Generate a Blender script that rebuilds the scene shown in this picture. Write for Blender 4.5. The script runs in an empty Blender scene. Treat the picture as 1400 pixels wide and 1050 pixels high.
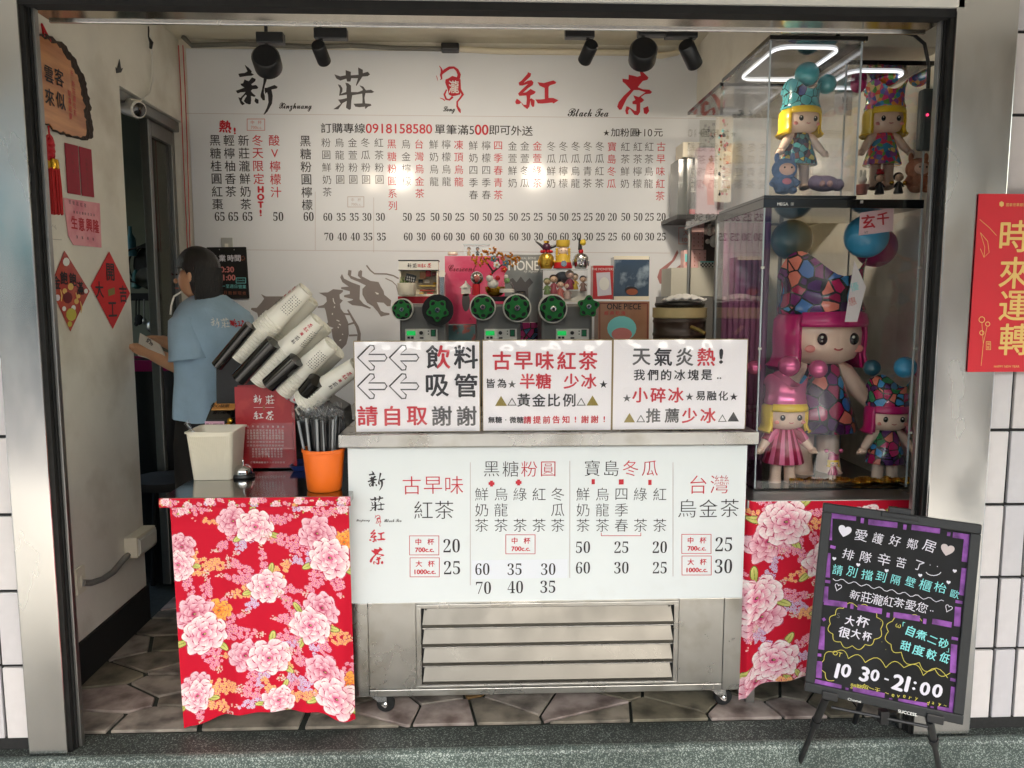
import bpy, bmesh, math, random
import numpy as np
from mathutils import Vector as V, Matrix
R = math.radians
SC = bpy.context.scene
COL = SC.collection
random.seed(7)
# ------------------------------------------------------------------ camera, world, sun, exposure
F_PX = 1050.0
CAM = V((0.0, 0.0, 1.42)); PITCH = R(6.3); YAW = R(2.2)
FWD = V((math.sin(YAW)*math.cos(PITCH), math.cos(YAW)*math.cos(PITCH), -math.sin(PITCH)))
RGT = V((math.cos(YAW), -math.sin(YAW), 0.0)); UPV = RGT.cross(FWD)
cd = bpy.data.cameras.new('camera'); cam = bpy.data.objects.new('camera', cd); COL.objects.link(cam)
cd.sensor_width = 36.0; cd.lens = 36.0*F_PX/1400.0; cd.clip_start = 0.05; cd.clip_end = 500
cam.matrix_world = Matrix((( RGT.x, UPV.x, -FWD.x, CAM.x), (RGT.y, UPV.y, -FWD.y, CAM.y), (RGT.z, UPV.z, -FWD.z, CAM.z), (0, 0, 0, 1)))
SC.camera = cam
SC.render.resolution_x = 1024; SC.render.resolution_y = 768
w = bpy.data.worlds.new('World'); SC.world = w; w.use_nodes = True
nt = w.node_tree; bg = nt.nodes['Background']
sky = nt.nodes.new('ShaderNodeTexSky'); sky.sky_type = 'NISHITA'; sky.sun_disc = False
SUN_EL, SUN_AZ = R(48), R(165)          # sun behind the camera, over the street
sky.sun_elevation = SUN_EL; sky.sun_rotation = SUN_AZ; sky.air_density = 1.6; sky.dust_density = 4.0; sky.ozone_density = 0.6
nt.links.new(sky.outputs[0], bg.inputs[0]); bg.inputs[1].default_value = 0.15
sl = bpy.data.lights.new('sun', 'SUN'); sl.energy = 1.5; sl.angle = R(14); sl.color = (1, .96, .9)
so = bpy.data.objects.new('sun', sl); COL.objects.link(so)
sd = V((math.sin(SUN_AZ)*math.cos(SUN_EL), math.cos(SUN_AZ)*math.cos(SUN_EL), math.sin(SUN_EL)))
so.rotation_euler = sd.to_track_quat('Z', 'Y').to_euler()
vs = SC.view_settings; vs.view_transform = 'Standard'; vs.look = 'None'; vs.gamma = 1; vs.use_curve_mapping = False
vs.exposure = 2.62
SC.cycles.use_denoising = True
SC.cycles.max_bounces = 8; SC.cycles.transparent_max_bounces = 24; SC.cycles.caustics_reflective = False; SC.cycles.caustics_refractive = False
SC.cycles.sample_clamp_indirect = 6

# ------------------------------------------------------------------ pixel to place
def ray(px, py):
    return FWD + RGT*((px-700)/F_PX) - UPV*((py-525)/F_PX)
def onP(px, py, p0, n):
    d = ray(px, py); t = (V(p0)-CAM).dot(n)/d.dot(n); return CAM + d*t
def onY(px, py, Y): return onP(px, py, (0, Y, 0), V((0, 1, 0)))
def onX(px, py, X): return onP(px, py, (X, 0, 0), V((1, 0, 0)))
def onZ(px, py, Z): return onP(px, py, (0, 0, Z), V((0, 0, 1)))
def mpp(p): return (V(p)-CAM).dot(FWD)/F_PX      # metres per photo pixel at p
def srgb(r, g, b):
    f = lambda c: (c/12.92 if c <= .04045 else ((c+.055)/1.055)**2.4)
    return (f(r/255), f(g/255), f(b/255))

# ------------------------------------------------------------------ materials
MATS = {}
def mat(name, col=(.5, .5, .5), rough=.5, metal=0.0, noise=0.0, nscale=20.0, bump=0.0, bscale=80.0, coat=0.0, spec=.5, stretch=None, emit=None, estr=0.0, rnoise=0.0, col2=None, c2scale=4.0, c2lo=.45, c2hi=.7, sub=0.0):
    m = bpy.data.materials.new(name); m.use_nodes = True; n = m.node_tree.nodes; l = m.node_tree.links
    b = n['Principled BSDF']; b.inputs['Base Color'].default_value = (*col, 1); b.inputs['Roughness'].default_value = rough
    b.inputs['Metallic'].default_value = metal; b.inputs['Specular IOR Level'].default_value = spec
    b.inputs['Coat Weight'].default_value = coat; b.inputs['Coat Roughness'].default_value = .08
    if sub: b.inputs['Subsurface Weight'].default_value = sub; b.inputs['Subsurface Radius'].default_value = (.02, .01, .006)
    if emit: b.inputs['Emission Color'].default_value = (*emit, 1); b.inputs['Emission Strength'].default_value = estr
    tc = n.new('ShaderNodeTexCoord'); mp = n.new('ShaderNodeMapping'); l.new(tc.outputs['Object'], mp.inputs['Vector'])
    if stretch: mp.inputs['Scale'].default_value = stretch
    cur = None
    if col2 is not None:
        t = n.new('ShaderNodeTexNoise'); t.inputs['Scale'].default_value = c2scale; t.inputs['Detail'].default_value = 6; l.new(mp.outputs[0], t.inputs['Vector'])
        mr = n.new('ShaderNodeMapRange'); mr.inputs[1].default_value = c2lo; mr.inputs[2].default_value = c2hi; l.new(t.outputs['Fac'], mr.inputs[0])
        mx = n.new('ShaderNodeMix'); mx.data_type = 'RGBA'; mx.inputs['A'].default_value = (*col, 1); mx.inputs['B'].default_value = (*col2, 1)
        l.new(mr.outputs[0], mx.inputs['Factor']); cur = mx.outputs['Result']
    if noise:
        t = n.new('ShaderNodeTexNoise'); t.inputs['Scale'].default_value = nscale; t.inputs['Detail'].default_value = 5; l.new(mp.outputs[0], t.inputs['Vector'])
        mr = n.new('ShaderNodeMapRange'); mr.inputs[3].default_value = 1-noise; mr.inputs[4].default_value = 1+noise; mr.inputs[1].default_value = .3; mr.inputs[2].default_value = .7
        l.new(t.outputs['Fac'], mr.inputs[0])
        mx = n.new('ShaderNodeMix'); mx.data_type = 'RGBA'; mx.blend_type = 'MULTIPLY'; mx.inputs['Factor'].default_value = 1
        if cur: l.new(cur, mx.inputs['A'])
        else: mx.inputs['A'].default_value = (*col, 1)
        l.new(mr.outputs[0], mx.inputs['B']); cur = mx.outputs['Result']
        if rnoise:
            r2 = n.new('ShaderNodeMapRange'); r2.inputs[1].default_value = .3; r2.inputs[2].default_value = .7; r2.inputs[3].default_value = max(.02, rough-rnoise); r2.inputs[4].default_value = rough+rnoise
            l.new(t.outputs['Fac'], r2.inputs[0]); l.new(r2.outputs[0], b.inputs['Roughness'])
    if cur: l.new(cur, b.inputs['Base Color'])
    if bump:
        t = n.new('ShaderNodeTexNoise'); t.inputs['Scale'].default_value = bscale; t.inputs['Detail'].default_value = 4; l.new(mp.outputs[0], t.inputs['Vector'])
        bp = n.new('ShaderNodeBump'); bp.inputs['Strength'].default_value = bump; bp.inputs['Distance'].default_value = .01; l.new(t.outputs['Fac'], bp.inputs['Height']); l.new(bp.outputs[0], b.inputs['Normal'])
        if coat: l.new(bp.outputs[0], b.inputs['Coat Normal'])
    MATS[name] = m; return m
def attr_mat(name, rough=.7, bump=0.0, bscale=600, coat=0.0, attr='Col', spec=.3):
    m = mat(name, (.5, .5, .5), rough, bump=bump, bscale=bscale, coat=coat, spec=spec)
    n = m.node_tree.nodes; a = n.new('ShaderNodeAttribute'); a.attribute_name = attr
    m.node_tree.links.new(a.outputs['Color'], n['Principled BSDF'].inputs['Base Color']); return m
def cell_mat(name, cols, scale=14, edge=.05, edgecol=(.01, .01, .012), rough=.25, coat=.5, edges=True):
    m = mat(name, (.5, .5, .5), rough, coat=coat); n = m.node_tree.nodes; l = m.node_tree.links
    tc = n['Texture Coordinate']; v = n.new('ShaderNodeTexVoronoi'); v.inputs['Scale'].default_value = scale; l.new(tc.outputs['Object'], v.inputs['Vector'])
    sp = n.new('ShaderNodeSeparateColor'); l.new(v.outputs['Color'], sp.inputs[0])
    cr = n.new('ShaderNodeValToRGB'); cr.color_ramp.interpolation = 'CONSTANT'; e = cr.color_ramp.elements
    for i, c in enumerate(cols):
        q = e[i] if i < 2 else e.new(i/len(cols)); q.position = i/len(cols); q.color = (*c, 1)
    l.new(sp.outputs[0], cr.inputs[0]); out = cr.outputs[0]
    if edges:
        v2 = n.new('ShaderNodeTexVoronoi'); v2.feature = 'DISTANCE_TO_EDGE'; v2.inputs['Scale'].default_value = scale; l.new(tc.outputs['Object'], v2.inputs['Vector'])
        lt = n.new('ShaderNodeMath'); lt.operation = 'LESS_THAN'; lt.inputs[1].default_value = edge; l.new(v2.outputs['Distance'], lt.inputs[0])
        mx = n.new('ShaderNodeMix'); mx.data_type = 'RGBA'; l.new(lt.outputs[0], mx.inputs['Factor']); l.new(out, mx.inputs['A']); mx.inputs['B'].default_value = (*edgecol, 1); out = mx.outputs['Result']
    l.new(out, n['Principled BSDF'].inputs['Base Color']); return m
def glass(name, tint=(1, 1, 1), rough=.02, refl=1.0, ior=1.5):
    m = bpy.data.materials.new(name); m.use_nodes = True; n = m.node_tree.nodes; l = m.node_tree.links; n.remove(n['Principled BSDF'])
    t = n.new('ShaderNodeBsdfTransparent'); t.inputs[0].default_value = (*tint, 1); g = n.new('ShaderNodeBsdfGlossy'); g.inputs['Roughness'].default_value = rough; g.inputs[0].default_value = (refl, refl, refl, 1)
    f = n.new('ShaderNodeFresnel'); ge = n.new('ShaderNodeNewGeometry'); mr = n.new('ShaderNodeMapRange'); mr.inputs[3].default_value = ior; mr.inputs[4].default_value = 1/ior
    l.new(ge.outputs['Backfacing'], mr.inputs[0]); l.new(mr.outputs[0], f.inputs[0])   # the same reflectance on entering and on leaving a thin pane
    mx = n.new('ShaderNodeMixShader'); l.new(f.outputs[0], mx.inputs[0]); l.new(t.outputs[0], mx.inputs[1]); l.new(g.outputs[0], mx.inputs[2])
    l.new(mx.outputs[0], n['Material Output'].inputs[0]); MATS[name] = m; return m
M = {}
M['steel'] = mat('brushed_steel', srgb(206, 205, 202), .22, 1.0, noise=.10, nscale=5, rnoise=.1, bump=.05, bscale=2.2, stretch=(1, 1, .4))
M['steel_worn'] = mat('worn_steel', srgb(190, 189, 185), .3, 1.0, noise=.08, nscale=7, bump=.03, bscale=5, rnoise=.1, col2=srgb(166, 162, 152), c2scale=9, c2lo=.5, c2hi=.8)
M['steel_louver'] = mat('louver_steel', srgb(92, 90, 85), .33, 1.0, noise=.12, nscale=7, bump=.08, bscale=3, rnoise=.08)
M['chrome'] = mat('chrome', (.8, .8, .8), .08, 1.0)
M['alu'] = mat('aluminium', srgb(150, 150, 148), .38, 1.0, noise=.05, nscale=30)
M['dark_metal'] = mat('dark_rail', srgb(40, 40, 40), .4, .6, noise=.2, nscale=20)
M['black'] = mat('black_plastic', srgb(28, 29, 31), .38, noise=.15, nscale=60)
M['black_gloss'] = mat('black_gloss', srgb(18, 18, 20), .12, coat=.6)
M['matte_black'] = mat('matte_black', srgb(20, 20, 21), .8, noise=.2, nscale=30)
M['banner'] = mat('banner_vinyl', srgb(228, 232, 238), .13, spec=.22, bump=.03, bscale=2.5, noise=.015, nscale=3)
M['wall'] = mat('cream_wall', srgb(234, 231, 220), .75, noise=.05, nscale=5, bump=.15, bscale=40, col2=srgb(184, 175, 154), c2scale=3.2, c2lo=.5, c2hi=.85)
M['ceiling'] = mat('cream_ceiling', srgb(216, 210, 190), .8, noise=.05, nscale=4, col2=srgb(190, 180, 155), c2scale=3, c2lo=.5, c2hi=.8)
M['backroom'] = mat('olive_wall', srgb(120, 124, 108), .7, noise=.1, nscale=5)
M['grout'] = mat('dark_grout', srgb(34, 34, 34), .85, noise=.2, nscale=90)
M['white_plastic'] = mat('white_plastic', srgb(226, 224, 216), .35, noise=.02, nscale=20)
M['offwhite'] = mat('offwhite_plastic', srgb(232, 226, 208), .4, noise=.03, nscale=12)
M['grey_paint'] = mat('grey_paint', srgb(112, 112, 110), .4, .2, noise=.05, nscale=12)
M['white_paint'] = mat('white_paint', srgb(222, 222, 216), .35)
M['green'] = mat('green_plastic', srgb(14, 120, 44), .3, noise=.06, nscale=30)
M['red'] = mat('red_print', srgb(196, 22, 36), .5)
M['paper_red'] = mat('red_paper', srgb(196, 30, 44), .55, noise=.04, nscale=14)
M['orange'] = mat('orange_plastic', srgb(240, 112, 28), .33, noise=.02, nscale=12, sub=.0)
M['acrylic'] = glass('clear_acrylic', (.99, .99, .99), .02, ior=1.49)
M['acrylic_edge'] = mat('acrylic_edge', srgb(190, 200, 205), .1, coat=.5)
M['film'] = glass('clear_film', (.93, .94, .95), .3, ior=1.5)
M['dark_glass'] = glass('dirty_glass', (.42, .45, .42), .06)
M['gold'] = mat('gold', srgb(214, 168, 60), .25, 1.0, noise=.1, nscale=40)
M['silver'] = mat('silver', srgb(200, 200, 200), .2, 1.0)
M['skin'] = mat('skin', srgb(206, 158, 124), .5, noise=.05, nscale=20, sub=.1)
M['vinyl_skin'] = mat('doll_vinyl', srgb(242, 212, 190), .32, coat=.25)
M['hair'] = mat('black_hair', srgb(20, 17, 16), .42, noise=.3, nscale=14, bump=.5, bscale=60, stretch=(6, 6, .6))
INK = {'k': mat('ink_black', srgb(34, 32, 38), .5), 'r': mat('ink_red', srgb(196, 34, 52), .5), 'g': mat('ink_grey', srgb(84, 82, 84), .45),
       'w': mat('ink_white', srgb(235, 235, 232), .6), 'y': mat('ink_gold', srgb(228, 190, 110), .4), 'l': mat('ink_light_red', srgb(206, 126, 122), .5),
       'c': mat('chalk_cyan', srgb(130, 214, 216), .7), 'q': mat('chalk_white', srgb(214, 212, 224), .75), 's': mat('chalk_yellow', srgb(196, 186, 80), .7),
       'p': mat('chalk_violet', srgb(124, 70, 146), .8, noise=.6, nscale=30), 'd': mat('ink_dragon', srgb(142, 134, 132), .4), 'm': mat('ink_maroon', srgb(110, 24, 34), .5),
       'b': mat('ink_brown', srgb(150, 84, 60), .6), 'f': mat('ink_faded', srgb(188, 176, 176), .5), 'o': mat('ink_olive', srgb(140, 122, 52), .4), 'n': mat('ink_pinkgrey', srgb(176, 122, 122), .4)}

# ------------------------------------------------------------------ mesh builder
class MB:
    def __init__(s): s.v = []; s.f = []
    def add(s, vs, fs):
        o = len(s.v); s.v += [tuple(p) for p in vs]; s.f += [tuple(i+o for i in q) for q in fs]; return s
    def box(s, x0, x1, y0, y1, z0, z1):
        return s.add([(x0, y0, z0), (x1, y0, z0), (x1, y1, z0), (x0, y1, z0), (x0, y0, z1), (x1, y0, z1), (x1, y1, z1), (x0, y1, z1)],
                     [(0, 3, 2, 1), (4, 5, 6, 7), (0, 1, 5, 4), (1, 2, 6, 5), (2, 3, 7, 6), (3, 0, 4, 7)])
    def hexa(s, a, b):     # two quads (lists of 4 points), joined
        return s.add(list(a)+list(b), [(3, 2, 1, 0), (4, 5, 6, 7), (0, 1, 5, 4), (1, 2, 6, 5), (2, 3, 7, 6), (3, 0, 4, 7)])
    def obox(s, c, u, v, n, du, dv, dn):
        c, u, v, n = V(c), V(u).normalized(), V(v).normalized(), V(n).normalized()
        q = lambda k: [c-u*du-v*dv+n*k, c+u*du-v*dv+n*k, c+u*du+v*dv+n*k, c-u*du+v*dv+n*k]
        return s.hexa(q(-dn), q(dn))
    def prism(s, pts, off):   # pts: 3D polygon, off: extrusion vector
        n = len(pts); a = [V(p) for p in pts]; b = [p+V(off) for p in a]
        return s.add(a+b, [tuple(range(n-1, -1, -1)), tuple(range(n, 2*n))]+[(i, (i+1) % n, n+(i+1) % n, n+i) for i in range(n)])
    def poly(s, pts): return s.add(pts, [tuple(range(len(pts)))])
    def frame(s, ax):
        ax = V(ax).normalized(); h = V((0, 0, 1)) if abs(ax.z) < .9 else V((1, 0, 0)); u = ax.cross(h).normalized(); return ax, u, ax.cross(u)
    def lathe(s, prof, c=(0, 0, 0), ax=(0, 0, 1), n=20, a0=0, a1=2*math.pi, sx=1, sy=1, basis=None):
        c = V(c)
        if basis: ax, u, w_ = [V(q) for q in basis]
        else:
            ax, u, w_ = s.frame(ax)
            if abs(ax.z) > .99: u, w_ = V((1, 0, 0)), V((0, 1, 0))
        full = abs(a1-a0-2*math.pi) < 1e-6; m = n if full else n+1; vs = []
        for r, h in prof:
            for i in range(m):
                a = a0+(a1-a0)*i/n; vs.append(c+ax*h+u*(r*math.cos(a)*sx)+w_*(r*math.sin(a)*sy))
        fs = []
        for k in range(len(prof)-1):
            for i in range(n):
                j = (i+1) % m; fs.append((k*m+i, k*m+j, (k+1)*m+j, (k+1)*m+i))
        if full:
            if prof[0][0] > 1e-5: fs.append(tuple(range(m-1, -1, -1)))
            if prof[-1][0] > 1e-5: fs.append(tuple((len(prof)-1)*m+i for i in range(m)))
        return s.add(vs, fs)
    def cyl(s, p0, p1, r0, r1=None, n=12):
        p0, p1 = V(p0), V(p1); return s.lathe([(r0, 0), (r0 if r1 is None else r1, (p1-p0).length)], p0, p1-p0, n)
    def sph(s, c, r, n=14, sc=(1, 1, 1), m=None):
        m = m or n//2+1; vs = []; c = V(c)
        for k in range(m+1):
            t = math.pi*k/m
            for i in range(n):
                a = 2*math.pi*i/n; vs.append((c.x+r*sc[0]*math.sin(t)*math.cos(a), c.y+r*sc[1]*math.sin(t)*math.sin(a), c.z-r*sc[2]*math.cos(t)))
        return s.add(vs, [(k*n+i, k*n+(i+1) % n, (k+1)*n+(i+1) % n, (k+1)*n+i) for k in range(m) for i in range(n)])
    def tube(s, pts, r, n=8):
        pts = [V(p) for p in pts]; rs = r if isinstance(r, (list, tuple)) else [r]*len(pts); vs = []; ref = None
        for i, p in enumerate(pts):
            d = (pts[min(i+1, len(pts)-1)]-pts[max(i-1, 0)]).normalized()
            if ref is None: _, u, w_ = s.frame(d)
            else: u = (ref-d*ref.dot(d)).normalized(); w_ = d.cross(u)
            ref = u
            vs += [p+u*(rs[i]*math.cos(2*math.pi*k/n))+w_*(rs[i]*math.sin(2*math.pi*k/n)) for k in range(n)]
        fs = [(i*n+k, i*n+(k+1) % n, (i+1)*n+(k+1) % n, (i+1)*n+k) for i in range(len(pts)-1) for k in range(n)]
        fs += [tuple(range(n-1, -1, -1)), tuple((len(pts)-1)*n+k for k in range(n))]
        return s.add(vs, fs)
    def loft(s, rings, cap=True):
        n = len(rings[0]); vs = [p for r in rings for p in r]
        fs = [(k*n+i, k*n+(i+1) % n, (k+1)*n+(i+1) % n, (k+1)*n+i) for k in range(len(rings)-1) for i in range(n)]
        if cap: fs += [tuple(range(n-1, -1, -1)), tuple((len(rings)-1)*n+i for i in range(n))]
        return s.add(vs, fs)
    def build(s, name, m, parent=None, smooth=False, bevel=0.0, seg=2, fix=True, loc=None):
        me = bpy.data.meshes.new(name)
        base = V((0, 0, 0)) if parent is None else parent.matrix_world.translation.copy()
        if parent is not None: base = world_loc(parent)
        if loc is not None: base = V(loc)
        me.from_pydata([tuple(V(p)-base) for p in s.v], [], s.f)
        if fix:
            bm = bmesh.new(); bm.from_mesh(me); bmesh.ops.recalc_face_normals(bm, faces=bm.faces); bm.to_mesh(me); bm.free()
        me.materials.append(m if not isinstance(m, str) else M[m])
        o = bpy.data.objects.new(name, me); COL.objects.link(o)
        if parent is not None: o.parent = parent; o.location = base-world_loc(parent)
        else: o.location = base
        if smooth:
            me.polygons.foreach_set('use_smooth', [True]*len(me.polygons))
            me.set_sharp_from_angle(angle=R(42))
        if bevel:
            b = o.modifiers.new('bevel', 'BEVEL'); b.width = bevel; b.segments = seg; b.limit_method = 'ANGLE'; b.angle_limit = R(40); b.harden_normals = False
        return o
def world_loc(o):
    p = V(o.location)
    while o.parent: o = o.parent; p = p+V(o.location)
    return p
def tag(o, label=None, cat=None, group=None, kind=None):
    if label: o['label'] = label
    if cat: o['category'] = cat
    if group: o['group'] = group
    if kind: o['kind'] = kind
    return o
def thing(name, loc, label, cat, group=None):
    o = bpy.data.objects.new(name, None); COL.objects.link(o); o.location = V(loc); o.empty_display_size = .05
    return tag(o, label, cat, group)
def dup(root, loc, label=None):
    r = root.copy(); COL.objects.link(r); r.location = V(loc)
    if label: r['label'] = label
    for ch in list(root.children):
        c = ch.copy(); COL.objects.link(c); c.parent = r
        for g in ch.children:
            d = g.copy(); COL.objects.link(d); d.parent = c
    return r

# ------------------------------------------------------------------ lettering
_G = {}
_tc = bpy.data.curves.new('glyph', 'FONT'); _to = bpy.data.objects.new('glyph', _tc); COL.objects.link(_to); _tc.resolution_u = 3
def glyph(ch, off=0.0):
    k = (ch, off)
    if k not in _G:
        _tc.body = ch; _tc.offset = off; bpy.context.view_layer.update()
        me = _to.to_mesh(); vs = [(p.co.x, p.co.y) for p in me.vertices]; fs = [tuple(p.vertices) for p in me.polygons]; _to.to_mesh_clear()
        if vs:
            xs = [p[0] for p in vs]; ys = [p[1] for p in vs]; bb = (min(xs), max(xs), min(ys), max(ys))
        else: bb = (0, 1, 0, 1)
        _G[k] = (vs, fs, bb)
    return _G[k]
BOLD = str.maketrans('0123456789', '𝟎𝟏𝟐𝟑𝟒𝟓𝟔𝟕𝟖𝟗')
def script(t):
    o = ''
    for c in t:
        if 'A' <= c <= 'Z': o += chr(0x1D4D0+ord(c)-65)
        elif 'a' <= c <= 'z': o += chr(0x1D4EA+ord(c)-97)
        else: o += c
    return o
def clusters(mb):
    """the far-apart groups of a lettering mesh, each an MB of its own"""
    n = len(mb.v); par = list(range(n))
    def find(i):
        while par[i] != i: par[i] = par[par[i]]; i = par[i]
        return i
    for f in mb.f:
        a = find(f[0])
        for i in f[1:]: par[find(i)] = a
    root = np.array([find(i) for i in range(n)]); ids, isl = np.unique(root, return_inverse=True); k = len(ids); P = np.array([tuple(p) for p in mb.v])
    lo = np.full((k, 3), 1e9); hi = -lo; np.minimum.at(lo, isl, P); np.maximum.at(hi, isl, P); size = (hi-lo).max(1)
    gap = np.maximum(0, np.maximum(lo[:, None]-hi[None], lo[None]-hi[:, None])); near = np.sqrt((gap**2).sum(2)) <= np.maximum(.02, .5*np.maximum(size[:, None], size[None]))
    lab = np.full(k, -1); c = 0
    for i in range(k):
        if lab[i] >= 0: continue
        st = [i]; lab[i] = c
        while st:
            j = st.pop()
            for q in np.nonzero(near[j] & (lab < 0))[0]: lab[q] = c; st.append(q)
        c += 1
    if c == 1: return [mb]
    out = [MB() for _ in range(c)]; vc = lab[isl]; idx = {}
    for i in range(n): o = out[vc[i]]; idx[i] = len(o.v); o.v.append(mb.v[i])
    for f in mb.f: out[vc[f[0]]].f.append(tuple(idx[i] for i in f))
    return out
class Print:
    """collects flat lettering on one plane, one mesh part per ink"""
    def __init__(s, parent, p0, n, up=(0, 0, 1), lift=.0012, name='lettering'):
        s.parent, s.p0, s.n, s.lift, s.name = parent, V(p0), V(n).normalized(), lift, name
        s.up = (V(up)-s.n*V(up).dot(s.n)).normalized(); s.u = s.up.cross(s.n); s.mb = {}; s.k = 0
    def pt(s, px, py): return onP(px, py, s.p0, s.n)
    def m(s, ink): return s.mb.setdefault(ink, MB())
    def put(s, ch, c, size, ink='k', off=0.0, sx=1.0, fit=False, bold=0.0, rot=0.0, split=None):
        """size in metres: em, or the height of the string when fit"""
        vs, fs, bb = glyph(ch, off)
        if not vs: return
        cx, cy = (bb[0]+bb[1])/2, (bb[2]+bb[3])/2
        sc = size/(bb[3]-bb[2]) if fit else size
        ca, sa = math.cos(rot), math.sin(rot)
        for j, (dx, dy) in enumerate([(0, 0)] if not bold else [(-bold, 0), (bold, 0), (0, bold*.8), (0, -bold*.8)]):
            s.k += 1; L = s.n*(s.lift+.00008*j)
            P = []
            for x, y in vs:
                X, Y = (x-cx)*sc*sx+dx*size, (y-cy)*sc+dy*size
                P.append(c+s.u*(X*ca-Y*sa)+s.up*(X*sa+Y*ca)+L)
            if split:
                A = [f for f in fs if sum(vs[i][0] for i in f)/len(f) < cx]; B = [f for f in fs if sum(vs[i][0] for i in f)/len(f) >= cx]
                s.m(split[0]).add(P, A); s.m(split[1]).add(P, B)
            else: s.m(ink).add(P, fs)
    def one(s, ch, px, py, size, ink='k', **k):       # size in photo pixels
        p = s.pt(px, py); s.put(ch, p, size*mpp(p), ink, **k)
    def line(s, txt, a, b, size, ink='k', **k):       # characters spread from centre a to centre b
        n = len(txt)
        for i, ch in enumerate(txt):
            t = i/(n-1) if n > 1 else 0
            kk = dict(k); ik = ink[i] if len(ink) == n and n > 1 else ink; jx = jy = 0.0; sz = size
            if ik in 'qcs' and size > 6: kk['rot'] = kk.get('rot', 0)+random.uniform(-.09, .09); jx, jy = random.uniform(-.6, .6), random.uniform(-1.2, 1.2); sz = size*random.uniform(.88, 1.08); kk['sx'] = random.uniform(.85, 1.05)
            if ch != ' ': s.one(ch, a[0]+(b[0]-a[0])*t+jx, a[1]+(b[1]-a[1])*t+jy, sz, ik, **kk)
    def col(s, txt, px, py, pitch, size, ink='k', **k):   # plumb column, first character at (px, py)
        p = s.pt(px, py); q = mpp(p)
        for i, ch in enumerate(txt): s.put(ch, p-s.up*(i*pitch*q), size*q, ink, **k)
    def num(s, t, px, py, h, ink='k', **k):
        k.setdefault('off', -.004); k.setdefault('sx', .8); s.one(t.translate(BOLD), px, py, h, ink, fit=True, **k)
    def poly(s, pts, ink, lift=0.0):
        s.m(ink).add([s.pt(*p)+s.n*(s.lift+lift) for p in pts], [tuple(range(len(pts)))])
    def ribbon(s, pts, w, ink, lift=0.0, closed=False):     # w in photo px, number or list
        P = [s.pt(*p) for p in pts]
        if closed: P = P+[P[0], P[1]]
        n = len(P); ws = w if isinstance(w, (list, tuple)) else [w]*n; L = []; Rr = []
        for i, p in enumerate(P):
            d = (P[min(i+1, n-1)]-P[max(i-1, 0)]).normalized(); sd_ = s.n.cross(d)*(ws[min(i, len(ws)-1)]*.5*mpp(p)); L.append(p+sd_+s.n*(s.lift+lift)); Rr.append(p-sd_+s.n*(s.lift+lift))
        s.m(ink).add(L+Rr, [(i, i+1, n+i+1, n+i) for i in range(n-1)])
    def rect(s, x0, y0, x1, y1, w, ink):
        for a, b in (((x0-w/2, y0), (x1+w/2, y0)), ((x0-w/2, y1), (x1+w/2, y1)), ((x0, y0+w/2), (x0, y1-w/2)), ((x1, y0+w/2), (x1, y1-w/2))): s.ribbon([a, b], w, ink)
    def brush(s, ch, px, py, size, ink, rot=0.0, sx=1.0, c=None, m=None):
        if c is None: c = s.pt(px, py)
        q = (m or size*mpp(c))
        ca, sa = math.cos(rot), math.sin(rot)
        for poly in BRUSH[ch]:
            P = []
            for x, y in poly:
                X, Y = x*q*sx, y*q; P.append(c+s.u*(X*ca-Y*sa)+s.up*(X*sa+Y*ca)+s.n*s.lift)
            s.m(ink).add(P, [tuple(range(len(P)))])
    def done(s):
        r = []
        for ink, mb in [(i_, c_) for i_, m_ in s.mb.items() for c_ in clusters(m_)]:
            o = mb.build(s.name, INK[ink], s.parent, fix=False)
            # split concave ngons cleanly
            bm = bmesh.new(); bm.from_mesh(o.data); big = [f for f in bm.faces if len(f.verts) > 4]
            if big: bmesh.ops.triangulate(bm, faces=big)
            bm.to_mesh(o.data); bm.free(); r.append(o)
        s.mb = {}; return r
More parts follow.
